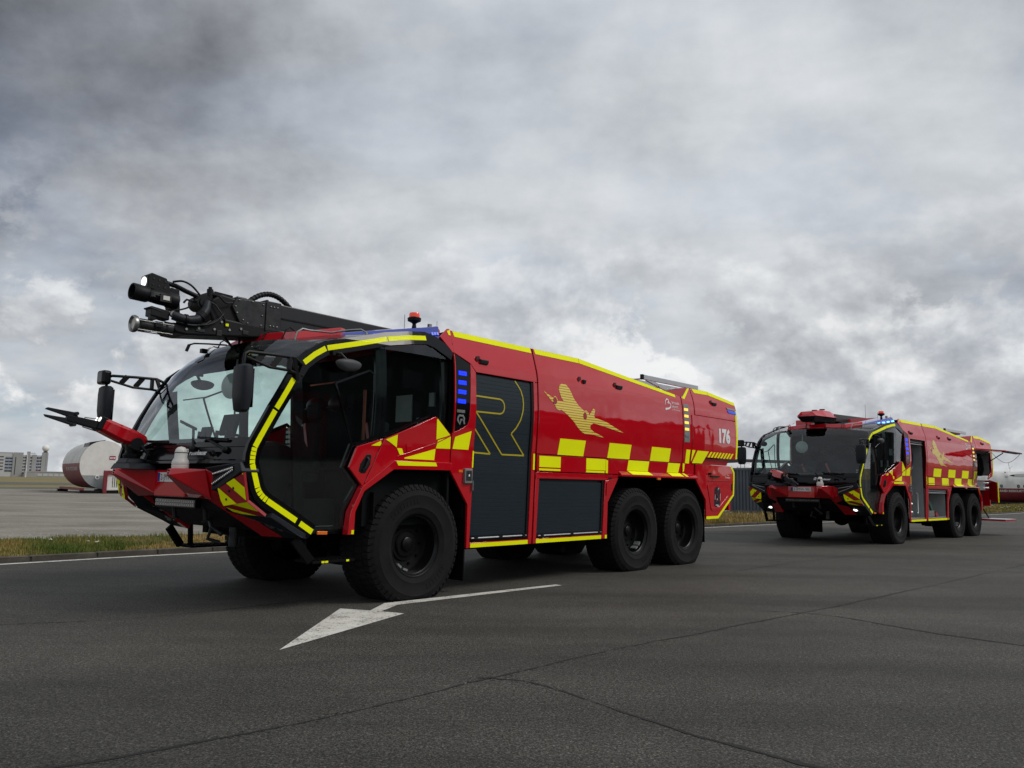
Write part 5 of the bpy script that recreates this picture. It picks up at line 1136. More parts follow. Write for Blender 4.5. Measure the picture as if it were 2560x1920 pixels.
    m = MB(); m.tube([(1.72, 0.05, 2.93), (1.60, 0.0, 2.84), (1.45, -0.1, 2.80)], 0.014, 8); m.tube([(1.50, 0.0, 2.97), (1.47, -0.05, 2.88), (1.40, -0.12, 2.80)], 0.012, 8); P('stay_cable', m, 'black', bo, smooth=40)
    m = MB(); m.cyl((-2.9, 0, 3.02), (-2.9, 0, 3.2), 0.34, n=24); m.box(-3.5, -2.6, -0.3, 0.3, 3.10, 3.30); P('boom_slew_base', m, 'dark_metal', bo, bevel=0.02)

def turret(root, P, opened):
    s0 = Vector((2.36, -0.65, 0))
    b = MB(); b.hexa([(2.20, -0.84, 1.405), (2.49, -0.84, 1.405), (2.49, -0.30, 1.405), (2.20, -0.30, 1.405), (2.20, -0.80, 1.47), (2.465, -0.80, 1.47), (2.465, -0.42, 1.47), (2.20, -0.36, 1.47)]); b.hexa([(2.22, -0.79, 1.47), (2.46, -0.79, 1.47), (2.46, -0.50, 1.47), (2.22, -0.50, 1.47), (2.26, -0.76, 1.525), (2.43, -0.76, 1.525), (2.43, -0.54, 1.525), (2.26, -0.54, 1.525)]); base = P('bumper_turret', b, 'dark_grey', bevel=0.012)
    b = MB(); b.lathe([(0.085, 1.52), (0.095, 1.56), (0.065, 1.60), (0.075, 1.66), (0.08, 1.72), (0.04, 1.76), (0.001, 1.76)], (2.34, -0.65, 0), (0, 0, 1), 18, caps=False); b.cyl((2.34, -0.78, 1.68), (2.34, -0.52, 1.68), 0.07, n=14); b.tube([(2.30, -0.52, 1.66), (2.24, -0.48, 1.58), (2.28, -0.46, 1.50)], 0.02, 8); P('turret_neck', b, 'black', base, smooth=40)
    # barrel assembly built along +X then swung
    yaw, pit = (R(0), R(20.5)) if not opened else (R(62), R(-13))
    O = Vector((2.30, -0.65, 1.725))
    Mx = Matrix.Translation(O) @ Matrix.Rotation(yaw, 4, 'Z') @ Matrix.Rotation(-pit, 4, 'Y')
    bend = Matrix.Translation((0.42, 0, 0)) @ Matrix.Rotation(R(11.5), 4, 'Y') @ Matrix.Translation((-0.42, 0, 0))       # the barrel droops from the cover
    def tr(mb, b=False): mb.v = [tuple(Mx @ ((bend @ Vector(p)) if b else Vector(p))) for p in mb.v]; return mb
    h = MB(); rows = []
    for x, w, z0, z1 in ((-0.10, 0.05, 0.0, 0.05), (-0.06, 0.085, -0.045, 0.075), (0.05, 0.10, -0.08, 0.085), (0.16, 0.105, -0.095, 0.085), (0.42, 0.10, -0.075, 0.080)):
        rows.append([(x, -w, z0 + 0.03), (x, -w * 0.6, z0), (x, w * 0.6, z0), (x, w, z0 + 0.03), (x, w, z1 - 0.035), (x, w * 0.65, z1), (x, -w * 0.65, z1), (x, -w, z1 - 0.035)])
    for i in range(len(rows) - 1):
        for k in range(8): h.add([rows[i][k], rows[i][(k + 1) % 8], rows[i + 1][(k + 1) % 8], rows[i + 1][k]], [(0, 1, 2, 3)])
    h.add(rows[0], [tuple(range(8))]); h.add(rows[-1], [tuple(range(8))]); P('turret_cover', tr(h), 'red', base, bevel=0.006)
    h = MB(); h.box(0.40, 0.47, -0.085, 0.085, -0.065, 0.085); P('lamp_mount', tr(h), 'black', base, bevel=0.012)
    h = MB()
    for y in (-0.045, 0.045): h.cyl((0.468, y, 0.045), (0.475, y, 0.045), 0.026, n=12)
    P('turret_lamp', tr(h), 'lamp' if not opened else 'lamp_off', base)
    h = MB(); h.hexa([(0.42, -0.06, -0.06), (0.42, 0.06, -0.06), (0.78, 0.035, -0.035), (0.78, -0.035, -0.035), (0.42, -0.055, 0.03), (0.42, 0.055, 0.03), (0.78, 0.032, 0.03), (0.78, -0.032, 0.03)]); P('turret_barrel', tr(h, True), 'black', base, bevel=0.008)
    h = MB()
    for zz in (-0.075, 0.055): h.tube([(0.46, 0, zz), (0.60, 0, zz * 0.8)], 0.006, 6); h.tube([(0.60, 0, zz * 0.8), (0.60, 0, zz * 0.4)], 0.006, 6)
    P('barrel_guard', tr(h, True), 'steel', base)
    for sg in (1, -1):
        h = MB(); h.hexa([(0.66, -0.035, 0.0 * sg), (0.66, 0.035, 0.0), (0.70, 0.035, 0.070 * sg), (0.70, -0.035, 0.070 * sg), (1.00, -0.018, 0.012 + (0.028 * sg)), (1.00, 0.018, 0.012 + 0.028 * sg), (0.98, 0.018, 0.012 + 0.050 * sg), (0.98, -0.018, 0.012 + 0.050 * sg)]); P('nozzle_jaw', tr(h, True), 'dark_grey', base, bevel=0.006)
    h = MB(); h.cyl((0.70, -0.05, 0.06), (0.70, 0.05, 0.06), 0.02, n=8); h.cyl((0.70, -0.05, -0.06), (0.70, 0.05, -0.06), 0.02, n=8); P('jaw_pin', tr(h, True), 'dark_metal', base)

# ------------------------------------------------------------------ ground materials
def asphalt():
    m, t, b = new_mat('worn_asphalt')
    tc = N(t, 'ShaderNodeTexCoord'); o = tc.outputs['Object']
    fine = noise_(t, o, 75, 4, 0.85)
    vor = N(t, 'ShaderNodeTexVoronoi'); vor.inputs['Scale'].default_value = 85; LK(t, o, vor.inputs['Vector'])
    grit = noise_(t, o, 34, 3, 0.8)
    patch = noise_(t, o, 0.35, 6, 0.6); mid = noise_(t, o, 3.5, 5, 0.6)
    c = ramp_(t, fine, [(0.36, (0.009, 0.0087, 0.0080)), (0.50, (0.050, 0.0478, 0.0425)), (0.64, (0.150, 0.143, 0.126))])
    stone = ramp_(t, vor.outputs['Color'], [(0.0, 0.62), (1.0, 1.35)])
    c = mixc(t, 1.0, c, stone, 'MULTIPLY')
    c = mixc(t, 1.0, c, ramp_(t, grit, [(0.34, 0.55), (0.50, 1.0), (0.66, 1.55)]), 'MULTIPLY')
    sp = N(t, 'ShaderNodeTexVoronoi'); sp.inputs['Scale'].default_value = 26; LK(t, o, sp.inputs['Vector'])
    c = mixc(t, ramp_(t, sp.outputs['Distance'], [(0.10, 0.55), (0.16, 0.0)]), c, ramp_(t, sp.outputs['Color'], [(0.55, (0.02, 0.019, 0.018)), (0.62, (0.22, 0.21, 0.19))]))
    c = mixc(t, 1.0, c, ramp_(t, patch, [(0.30, 0.78), (0.70, 1.18)]), 'MULTIPLY')
    c = mixc(t, 1.0, c, ramp_(t, mid, [(0.30, 0.88), (0.70, 1.10)]), 'MULTIPLY')
    mp = N(t, 'ShaderNodeMapping'); LK(t, o, mp.inputs[0]); mp.inputs['Rotation'].default_value = (0, 0, R(-46)); mp.inputs['Scale'].default_value = (0.10, 1.0, 1.0)
    lane = noise_(t, mp.outputs[0], 0.9, 5, 0.6, 0.2)                      # wear drawn out along the road
    c = mixc(t, 1.0, c, ramp_(t, lane, [(0.32, 0.66), (0.50, 1.0), (0.68, 1.22)]), 'MULTIPLY')
    cell = N(t, 'ShaderNodeTexVoronoi'); cell.inputs['Scale'].default_value = 0.16; mq = N(t, 'ShaderNodeMapping'); LK(t, o, mq.inputs[0]); mq.inputs['Rotation'].default_value = (0, 0, R(-46)); mq.inputs['Scale'].default_value = (0.35, 1.0, 1.0); LK(t, mq.outputs[0], cell.inputs['Vector'])
    c = mixc(t, 1.0, c, ramp_(t, cell.outputs['Color'], [(0.0, (0.80, 0.80, 0.81)), (1.0, (1.16, 1.13, 1.08))]), 'MULTIPLY')      # old repairs
    oil = noise_(t, o, 1.3, 6, 0.65, 0.5)
    c = mixc(t, ramp_(t, oil, [(0.66, 0.0), (0.78, 0.55)]), c, (0.018, 0.017, 0.016))
    LK(t, c, b.inputs['Base Color']); b.inputs['Roughness'].default_value = 0.80; b.inputs['Specular IOR Level'].default_value = 0.25
    h = math_(t, 'ADD', fine, math_(t, 'MULTIPLY', vor.outputs['Distance'], 0.7))
    bp = N(t, 'ShaderNodeBump'); bp.inputs['Strength'].default_value = 0.55; bp.inputs['Distance'].default_value = 0.006
    LK(t, h, bp.inputs['Height']); LK(t, bp.outputs[0], b.inputs['Normal'])
    return m
def concrete():
    m, t, b = new_mat('weathered_concrete_apron')
    tc = N(t, 'ShaderNodeTexCoord'); mp = N(t, 'ShaderNodeMapping'); LK(t, tc.outputs['Object'], mp.inputs[0]); mp.inputs['Rotation'].default_value = (0, 0, R(-32)); mp.inputs['Scale'].default_value = (0.5, 1.0, 1)
    n1 = noise_(t, mp.outputs[0], 0.45, 7, 0.65, 0.3); n2 = noise_(t, tc.outputs['Object'], 9, 6, 0.7); n3 = noise_(t, tc.outputs['Object'], 60, 3, 0.6)
    c = ramp_(t, n1, [(0.30, (0.140, 0.127, 0.106)), (0.50, (0.220, 0.202, 0.172)), (0.72, (0.310, 0.286, 0.247))])
    c = mixc(t, 1.0, c, ramp_(t, n2, [(0.30, 0.72), (0.65, 1.15)]), 'MULTIPLY'); c = mixc(t, 1.0, c, ramp_(t, n3, [(0.3, 0.8), (0.7, 1.15)]), 'MULTIPLY')
    LK(t, c, b.inputs['Base Color']); b.inputs['Roughness'].default_value = 0.92; b.inputs['Specular IOR Level'].default_value = 0.2
    return m
def field():
    m, t, b = new_mat('dry_grass_field')
    tc = N(t, 'ShaderNodeTexCoord'); n1 = noise_(t, tc.outputs['Object'], 0.05, 6, 0.6); n2 = noise_(t, tc.outputs['Object'], 2.0, 5, 0.7)
    c = ramp_(t, n1, [(0.35, (0.105, 0.098, 0.032)), (0.60, (0.215, 0.165, 0.060))]); c = mixc(t, 1.0, c, ramp_(t, n2, [(0.3, 0.7), (0.7, 1.2)]), 'MULTIPLY')
    LK(t, c, b.inputs['Base Color']); b.inputs['Roughness'].default_value = 1.0
    return m
def marking():
    m, t, b = new_mat('worn_road_paint')
    tc = N(t, 'ShaderNodeTexCoord'); n = noise_(t, tc.outputs['Object'], 38, 8, 0.75); n2 = noise_(t, tc.outputs['Object'], 5, 4, 0.6)
    w = math_(t, 'ADD', n, math_(t, 'MULTIPLY', math_(t, 'SUBTRACT', n2, 0.5), 0.35))
    c = mixc(t, ramp_(t, w, [(0.39, 1.0), (0.45, 0.0)]), ramp_(t, n2, [(0.3, (0.50, 0.48, 0.43)), (0.7, (0.64, 0.62, 0.57))]), (0.035, 0.034, 0.032))
    LK(t, c, b.inputs['Base Color']); b.inputs['Roughness'].default_value = 0.75
    return m
M['asphalt'] = asphalt(); M['apron'] = concrete(); M['field'] = field(); M['marking'] = marking()
M['soil'] = pmat('verge_soil', (0.085, 0.068, 0.030), 1.0, var=0.5, vscale=3)
M['kerb'] = pmat('kerb_concrete', (0.075, 0.066, 0.054), 0.95, var=0.5, vscale=4, bump=0.3, bscale=30)
M['tar'] = pmat('open_crack', (0.012, 0.011, 0.011), 0.95)
M['taxiway'] = pmat('taxiway_asphalt', (0.085, 0.083, 0.066), 0.9, var=0.2, vscale=0.3)

def sheet(name, pts, z, mat, kind='structure', parent=None):
    mb = MB(); mb.add([(x, y, z) for x, y in pts], [tuple(range(len(pts)))])
    me = mb.data(name, mat, fix=False)
    if me.polygons[0].normal.z < 0: me.flip_normals()
    o = bpy.data.objects.new(name, me); COL.objects.link(o); o.parent = parent
    if parent is None: struct(o, kind)
    return o
def resample(pts, step):
    out = [pts[0]]; acc = 0.0
    P_ = [Vector((p[0], p[1])) for p in pts]; seg = 0; pos = P_[0].copy()
    rem = step
    for i in range(len(P_) - 1):
        a, b = P_[i], P_[i + 1]; L_ = (b - a).length; d = 0.0
        while d + rem <= L_:
            d += rem; q = a + (b - a) * (d / L_); out.append((q.x, q.y)); rem = step
        rem -= (L_ - d)
    return out
def smooth_path(pts, n=12):
    # Catmull-Rom through the surveyed points
    out = []
    for i in range(len(pts) - 1):
        p0 = Vector(pts[max(i - 1, 0)]); p1 = Vector(pts[i]); p2 = Vector(pts[i + 1]); p3 = Vector(pts[min(i + 2, len(pts) - 1)])
        for k in range(n):
            t = k / n
            q = 0.5 * ((2 * p1) + (p2 - p0) * t + (2 * p0 - 5 * p1 + 4 * p2 - p3) * t * t + (3 * p1 - p0 - 3 * p2 + p3) * t ** 3)
            out.append((q.x, q.y))
    out.append(tuple(pts[-1])); return out
def offset(pts, d):
    out = []
    for i, p in enumerate(pts):
        a = pts[max(i - 1, 0)]; b = pts[min(i + 1, len(pts) - 1)]
        dx, dy = b[0] - a[0], b[1] - a[1]; L_ = math.hypot(dx, dy); out.append((p[0] - dy / L_ * d, p[1] + dx / L_ * d))
    return out
KERB = smooth_path([(-40.0, -28.0), (-19.0, -1.6), (-12.0, 7.0), (-7.684, 12.20), (-5.70, 14.50), (0.5, 20.95), (6.60, 27.15), (10.40, 30.95), (28.6, 48.6), (37.6, 57.9), (70.0, 93.0), (130.0, 158.0)])
BACK = smooth_path([(-43.0, -22.0), (-22.0, 2.0), (-14.6, 10.2), (-9.9, 15.2), (-7.3, 17.9), (0.5, 27.0), (9.0, 40.0), (16.0, 48.0), (44.8, 76.5), (66.0, 101.0), (125.0, 168.0)])
LINE0, LINE1 = offset(KERB, -0.20), offset(KERB, -0.33)

# ground reaching the horizon, then the layers on it
g = MB(); g.add([(-3500, -3500, -0.04), (3500, -3500, -0.04), (3500, 3500, -0.04), (-3500, 3500, -0.04)], [(0, 1, 2, 3)]); struct(g.build('ground', 'field', fix=False))
road = sheet('road', [(140, 140), (140, -40), (-30, -40)] + KERB, 0.0, 'asphalt')
verge = sheet('verge', KERB + BACK[::-1], 0.068, 'soil')
apron = sheet('apron', BACK + [(150, 190), (60, 148), (-48, 80), (-130, 29), (-120, -40)], -0.004, 'apron')
sheet('taxiway', [(-48.4, 80.6), (60, 149), (52, 161), (-60, 92), (-130, 46), (-130, 29.5)], -0.02, 'taxiway')
sheet('runway', [(-300, 30), (-78, 123), (120, 255), (96, 292), (-103, 161), (-330, 66)], -0.02, 'taxiway')
m = MB(); L0, L1 = LINE0, LINE1
for i in range(len(L0) - 1): m.add([(L0[i][0], L0[i][1], 0.004), (L0[i + 1][0], L0[i + 1][1], 0.004), (L1[i + 1][0], L1[i + 1][1], 0.004), (L1[i][0], L1[i][1], 0.004)], [(0, 1, 2, 3)])
m.build('edge_line', 'marking', road, fix=False)
for poly in ([(-1.773, 6.362), (-1.742, 8.443), (-1.415, 8.345), (-1.348, 8.860), (0.628, 10.772), (0.708, 10.687), (-1.190, 8.765), (-1.290, 8.308), (-1.045, 8.200)],):
    sheet('lane_arrow', poly, 0.004, 'marking', parent=road)
# cracks: jagged open joints, widening and closing
def crack(path, w0, name='crack', seed=1):
    r_ = random.Random(seed); q = resample(smooth_path(path, 10), 0.05); ml = []; mr = []; off = 0.0
    for i, p in enumerate(q):
        a = q[max(i - 1, 0)]; b = q[min(i + 1, len(q) - 1)]; dx, dy = b[0] - a[0], b[1] - a[1]; L_ = math.hypot(dx, dy) or 1
        nx, ny = -dy / L_, dx / L_; off = off * 0.80 + r_.uniform(-1, 1) * 0.007; w = w0 * max(0.15, 0.70 + 0.45 * math.sin(i * 0.09 + seed) + 0.25 * math.sin(i * 0.031 + 2 * seed) + r_.uniform(-0.45, 0.55))
        ml.append((p[0] + nx * (off + w), p[1] + ny * (off + w), 0.003)); mr.append((p[0] + nx * (off - w), p[1] + ny * (off - w), 0.003))
    mb = MB()
    for i in range(len(q) - 1): mb.add([ml[i], ml[i + 1], mr[i + 1], mr[i]], [(0, 1, 2, 3)])
    return mb.build(name, 'tar', road, fix=False)
CR3 = [(-0.20, 5.60), (0.09, 5.54), (0.344, 5.287), (0.567, 4.986), (0.945, 4.485), (1.408, 4.036), (1.75, 3.75)]
crack([(-2.6, 3.5), (-1.974, 3.836), (-1.447, 4.234), (-0.794, 4.823), (-0.25, 5.46)], 0.014, seed=1)
crack([(-0.25, 5.46), (0.02, 5.72), (0.752, 6.493), (2.262, 7.899), (4.634, 10.109), (9.60, 15.0), (18.0, 23.4)], 0.014, seed=2)
crack(CR3, 0.014, seed=3)
crack([(2.75, 8.82), (3.383, 8.568), (3.955, 7.70), (4.496, 7.10), (5.3, 6.2)], 0.015, seed=4)
crack([(-6.5, 6.25), (-4.485, 7.207), (-3.479, 7.681), (-2.311, 8.863), (-1.6, 9.7)], 0.011, seed=5)
crack([(3.6, 12.9), (5.2, 14.6), (8.8, 18.2)], 0.012, seed=6)
M['seam'] = pmat('worn_seam', (0.026, 0.025, 0.0235), 0.9, var=0.6, vscale=60, bump=0.4, bscale=90)
def seam(path, w0, seed):
    # raveled edge either side of a joint: broken scabs of darker stone, not a continuous band
    r_ = random.Random(seed); q = resample(smooth_path(path, 10), 0.035); mb = MB()
    for i in range(1, len(q) - 1):
        dx, dy = q[i + 1][0] - q[i - 1][0], q[i + 1][1] - q[i - 1][1]; L_ = math.hypot(dx, dy) or 1; nx, ny = -dy / L_, dx / L_
        dens = 0.5 + 0.5 * math.sin(i * 0.05 + seed) + 0.3 * math.sin(i * 0.017 + 2.0 * seed)
        for k in range(4):
            if r_.random() > dens: continue
            d = r_.gauss(0, w0); x, y = q[i][0] + nx * d + r_.uniform(-0.03, 0.03), q[i][1] + ny * d + r_.uniform(-0.03, 0.03); s_ = r_.uniform(0.003, 0.010); a = r_.random() * 6.28
            mb.add([(x + s_ * math.cos(a + t_) * r_.uniform(0.6, 1.4), y + s_ * math.sin(a + t_) * r_.uniform(0.6, 1.4), 0.0022) for t_ in (0, 1.5, 3.1, 4.6)], [(0, 1, 2, 3)])
    o = mb.build('raveled_seam', 'seam', road, fix=False); o['kind'] = 'stuff'; return o
seam([(-2.6, 3.5), (-1.974, 3.836), (-1.447, 4.234), (-0.794, 4.823), (-0.25, 5.46), (0.02, 5.72), (0.752, 6.493), (2.262, 7.899), (4.634, 10.109)], 0.035, 1)
seam(CR3, 0.040, 2)
seam([(0.0, 5.45), (0.15, 5.70), (0.35, 5.95)], 0.09, 3)
seam([(2.75, 8.82), (3.383, 8.568), (3.955, 7.70), (4.496, 7.10), (5.3, 6.2)], 0.030, 4)
seam([(-6.5, 6.25), (-4.485, 7.207), (-3.479, 7.681), (-2.311, 8.863)], 0.025, 5)
# kerb stones
kp = resample(KERB, 1.0); ks = MB(); ks.box(-0.49, 0.49, 0.0, 0.13, -0.05, 0.078); kme = None
kb = MB(); kq = offset(KERB, 0.065)
kerb = MB()
for i in range(len(KERB) - 1):
    a, b = offset(KERB, 0.02)[i], offset(KERB, 0.02)[i + 1]; c, d = offset(KERB, 0.11)[i + 1], offset(KERB, 0.11)[i]
    kerb.add([(a[0], a[1], 0.0), (b[0], b[1], 0.0), (c[0], c[1], 0.0), (d[0], d[1], 0.0), (a[0], a[1], 0.066), (b[0], b[1], 0.066), (c[0], c[1], 0.066), (d[0], d[1], 0.066)], [(4, 5, 6, 7), (0, 1, 5, 4)])
ko = struct(kerb.build('kerb', 'kerb', fix=False))
so = ks.build('kerb_stone', 'kerb', ko, bevel=0.015); first = True
for i in range(len(kp) - 1):
    a, b = kp[i], kp[i + 1]
    if a[1] < 5 or a[1] > 66: continue
    o = so if first else so.copy()
    if not first: COL.objects.link(o)
    first = False
    o.parent = ko; o.location = ((a[0] + b[0]) / 2, (a[1] + b[1]) / 2, random.uniform(-0.006, 0.006)); o.rotation_euler = (0, 0, math.atan2(b[1] - a[1], b[0] - a[0]) + random.uniform(-0.008, 0.008))

# ------------------------------------------------------------------ verge vegetation
def grass_mat(name):
    m, t, b = new_mat(name); at = N(t, 'ShaderNodeAttribute', attribute_name='tint'); LK(t, at.outputs['Color'], b.inputs['Base Color']); b.inputs['Roughness'].default_value = 0.8; b.inputs['Specular IOR Level'].default_value = 0.2
    return m
M['grass'] = grass_mat('grass_blades')
def inside_strip(n, y0, y1):
    # random points between kerb and back edge, by arc position
    K = np.array(KERB); B = np.array(BACK)
    ok = np.where((K[:, 1] > y0) & (K[:, 1] < y1))[0]; i = rng.choice(ok[:-1], n); t = rng.random(n)[:, None]; k = K[i] * (1 - t) + K[i + 1] * t
    # matching point on the back edge: nearest along the normal
    tan = (K[i + 1] - K[i]); tan /= np.linalg.norm(tan, axis=1)[:, None]; nor = np.stack([-tan[:, 1], tan[:, 0]], 1)
    j = np.argmin(((B[None, :, :] - k[:, None, :]) ** 2).sum(2), 1); wdt = np.abs(((B[j] - k) * nor).sum(1))
    f = rng.random(n); return k + nor * (0.13 + f[:, None] * (wdt[:, None] - 0.05)), f, k
def fbm2(p, s):
    return np.sin(p[:, 0] * s + 1.3) * np.cos(p[:, 1] * s * 0.9 + 0.4) + 0.5 * np.sin(p[:, 0] * s * 2.3 + p[:, 1] * s * 1.7)
def grass(name, n, y0, y1, hmin, hmax, w, label):
    p, f, k = inside_strip(n, y0, y1); n = len(p)
    cl = fbm2(p, 1.1) + 0.8 * fbm2(p, 3.1); dry = np.clip(0.52 + 0.32 * fbm2(p, 0.55) + 0.25 * fbm2(p, 2.0) + np.where(p[:, 0] > -6.6, 0.35, -0.25) * (p[:, 1] < 22) + 0.2 * ((p[:, 1] > 25) & (p[:, 1] < 45)) + rng.normal(0, 0.15, n), 0, 1)
    h = (hmin + (hmax - hmin) * rng.random(n) ** 1.5) * (0.75 + 0.22 * np.clip(cl, -1, 1.6)); a = rng.random(n) * 6.283; lean = rng.normal(0, 0.35, n)
    # thin out towards the apron
    keep = rng.random(n) < np.clip(1.25 - f * 0.75, 0, 1); p, f, h, a, lean, dry = p[keep], f[keep], h[keep], a[keep], lean[keep], dry[keep]; n = len(p)
    dx, dy = np.cos(a), np.sin(a); z0 = 0.066; lx, ly = np.cos(a + 1.57) * lean * h, np.sin(a + 1.57) * lean * h
    V = np.zeros((n, 5, 3)); V[:, 0] = np.stack([p[:, 0] - dx * w, p[:, 1] - dy * w, np.full(n, z0)], 1); V[:, 1] = np.stack([p[:, 0] + dx * w, p[:, 1] + dy * w, np.full(n, z0)], 1)
    V[:, 2] = np.stack([p[:, 0] + dx * w * 0.7 + lx * 0.35, p[:, 1] + dy * w * 0.7 + ly * 0.35, z0 + h * 0.6], 1); V[:, 3] = np.stack([p[:, 0] - dx * w * 0.7 + lx * 0.35, p[:, 1] - dy * w * 0.7 + ly * 0.35, z0 + h * 0.6], 1)
    V[:, 4] = np.stack([p[:, 0] + lx, p[:, 1] + ly, z0 + h * (1 - 0.25 * np.abs(lean))], 1)
    me = bpy.data.meshes.new(name); base = (np.arange(n) * 5)[:, None]
    quads = (base + np.array([0, 1, 2, 3])).ravel(); tris = (base + np.array([3, 2, 4])).ravel()
    me.vertices.add(n * 5); me.vertices.foreach_set('co', V.ravel()); me.loops.add(n * 7); me.polygons.add(n * 2)
    me.loops.foreach_set('vertex_index', np.concatenate([quads, tris]).astype(np.int32))
    ls = np.concatenate([np.arange(n) * 4, n * 4 + np.arange(n) * 3]).astype(np.int32); me.polygons.foreach_set('loop_start', ls)
    me.update(calc_edges=True); me.validate()
    green = np.array([0.075, 0.115, 0.018]); straw = np.array([0.36, 0.245, 0.085]); c = green * (1 - dry[:, None]) + straw * dry[:, None]; c *= (0.7 + 0.6 * rng.random(n))[:, None]
    col = np.ones((n, 5, 4)); col[:, :, :3] = c[:, None, :]
    at = me.color_attributes.new('tint', 'FLOAT_COLOR', 'POINT'); at.data.foreach_set('color', col.ravel())
    me.materials.append(M['grass']); o = bpy.data.objects.new(name, me); COL.objects.link(o); struct(o, 'stuff'); o['label'] = label; o['category'] = 'grass'
    return o
grass('verge_grass', 70000, 8.0, 24.0, 0.03, 0.15, 0.0045, 'rough green and straw grass along the kerb behind the near fire engine')
grass('verge_grass', 45000, 24.0, 52.0, 0.06, 0.30, 0.009, 'dry straw grass on the verge between the two fire engines')
grass('verge_grass', 30000, 52.0, 100.0, 0.08, 0.30, 0.020, 'green weedy grass on the far verge at the right edge')
# white umbels in the grass
M['umbel'] = pmat('white_flower', (0.62, 0.63, 0.55), 0.8); M['stem'] = pmat('flower_stem', (0.06, 0.09, 0.02), 0.8)
fl = MB(); st = MB()
for (cx, cy, n, sp) in ((-8.55, 12.95, 6, 0.25), (-7.4, 13.7, 3, 0.5), (13.2, 37.5, 14, 1.0), (10.0, 35.0, 4, 1.6), (36.0, 60.0, 20, 2.5), (31.0, 55.0, 8, 2.5)):
    for k in range(n):
        x, y = cx + random.gauss(0, sp) * 0.6, cy + random.gauss(0, sp) * 0.6; h = random.uniform(0.08, 0.20) * (1 if cy < 25 else 1.5); r_ = random.uniform(0.015, 0.032) * (1 if cy < 25 else 1.6)
        st.tube([(x, y, 0.08), (x + random.uniform(-0.03, 0.03), y, 0.08 + h)], 0.004, 4)
        for q in range(5): a = q * 1.257; fl.sphere((x + r_ * 0.7 * math.cos(a), y + r_ * 0.7 * math.sin(a), 0.085 + h + random.uniform(-0.008, 0.008)), r_ * 0.5, 6, 4, 0.5)
fo = struct(fl.build('wildflowers', 'umbel', smooth=60, fix=False), 'stuff'); fo['label'] = 'small white wildflowers dotted through the verge grass'; fo['category'] = 'flowers'
st.build('flower_stem', 'stem', fo, fix=False)['kind'] = 'stuff'
# loose grit where the apron meets the verge
gm = MB(); B_ = np.array(BACK)
for k in range(2600):
    i = random.choice([q for q in range(len(BACK)) if 12 < BACK[q][1] < 30]); d = abs(random.gauss(0, 1.3)); q = offset(BACK, 0.0)[i] if False else BACK[i]
    x = q[0] - d * 0.76 + random.uniform(-1.2, 1.2) * 0.65; y = q[1] + d * 0.65 + random.uniform(-1.2, 1.2) * 0.76; r_ = random.uniform(0.008, 0.03)
    gm.add([(x - r_, y - r_, -0.004), (x + r_, y - r_ * 0.6, -0.004), (x + r_ * 0.3, y + r_, -0.004), (x, y, r_ * 0.6)], [(0, 1, 3), (1, 2, 3), (2, 0, 3)])
M['grit'] = pmat('pale_grit', (0.30, 0.28, 0.25), 0.95, var=0.5, vscale=3)
go = struct(gm.build('gravel', 'grit', fix=False), 'stuff'); go['label'] = 'pale loose grit where the concrete apron meets the verge'; go['category'] = 'gravel'

# ------------------------------------------------------------------ rescue training fuselages
M['fus_white'] = pmat('aged_white_skin', (0.60, 0.59, 0.56), 0.55, var=0.25, vscale=1.2)
M['fus_red'] = pmat('maroon_skin', (0.165, 0.016, 0.022), 0.5, var=0.2, vscale=1.0)
M['ply'] = pmat('painted_plywood', (0.66, 0.64, 0.60), 0.7, var=0.12, vscale=1.5)
M['frame_red'] = pmat('red_steel_frame', (0.17, 0.012, 0.018), 0.55, var=0.25, vscale=2)
M['fus_glass'] = pmat('dark_window', (0.03, 0.035, 0.04), 0.2, coat=0.4)
def tube_section(prof_fn, ys_, a0, a1, n, name, mat, parent, lift=0.0):
    mb = MB(); rows = []
    for y in ys_:
        hw, hh, cz = prof_fn(y); rows.append([((hw + lift) * math.sin(a0 + (a1 - a0) * k / n), y, cz - (hh + lift) * math.cos(a0 + (a1 - a0) * k / n)) for k in range(n + 1)])
    mb.grid(rows); return mb.build(name, mat, parent, smooth=40)
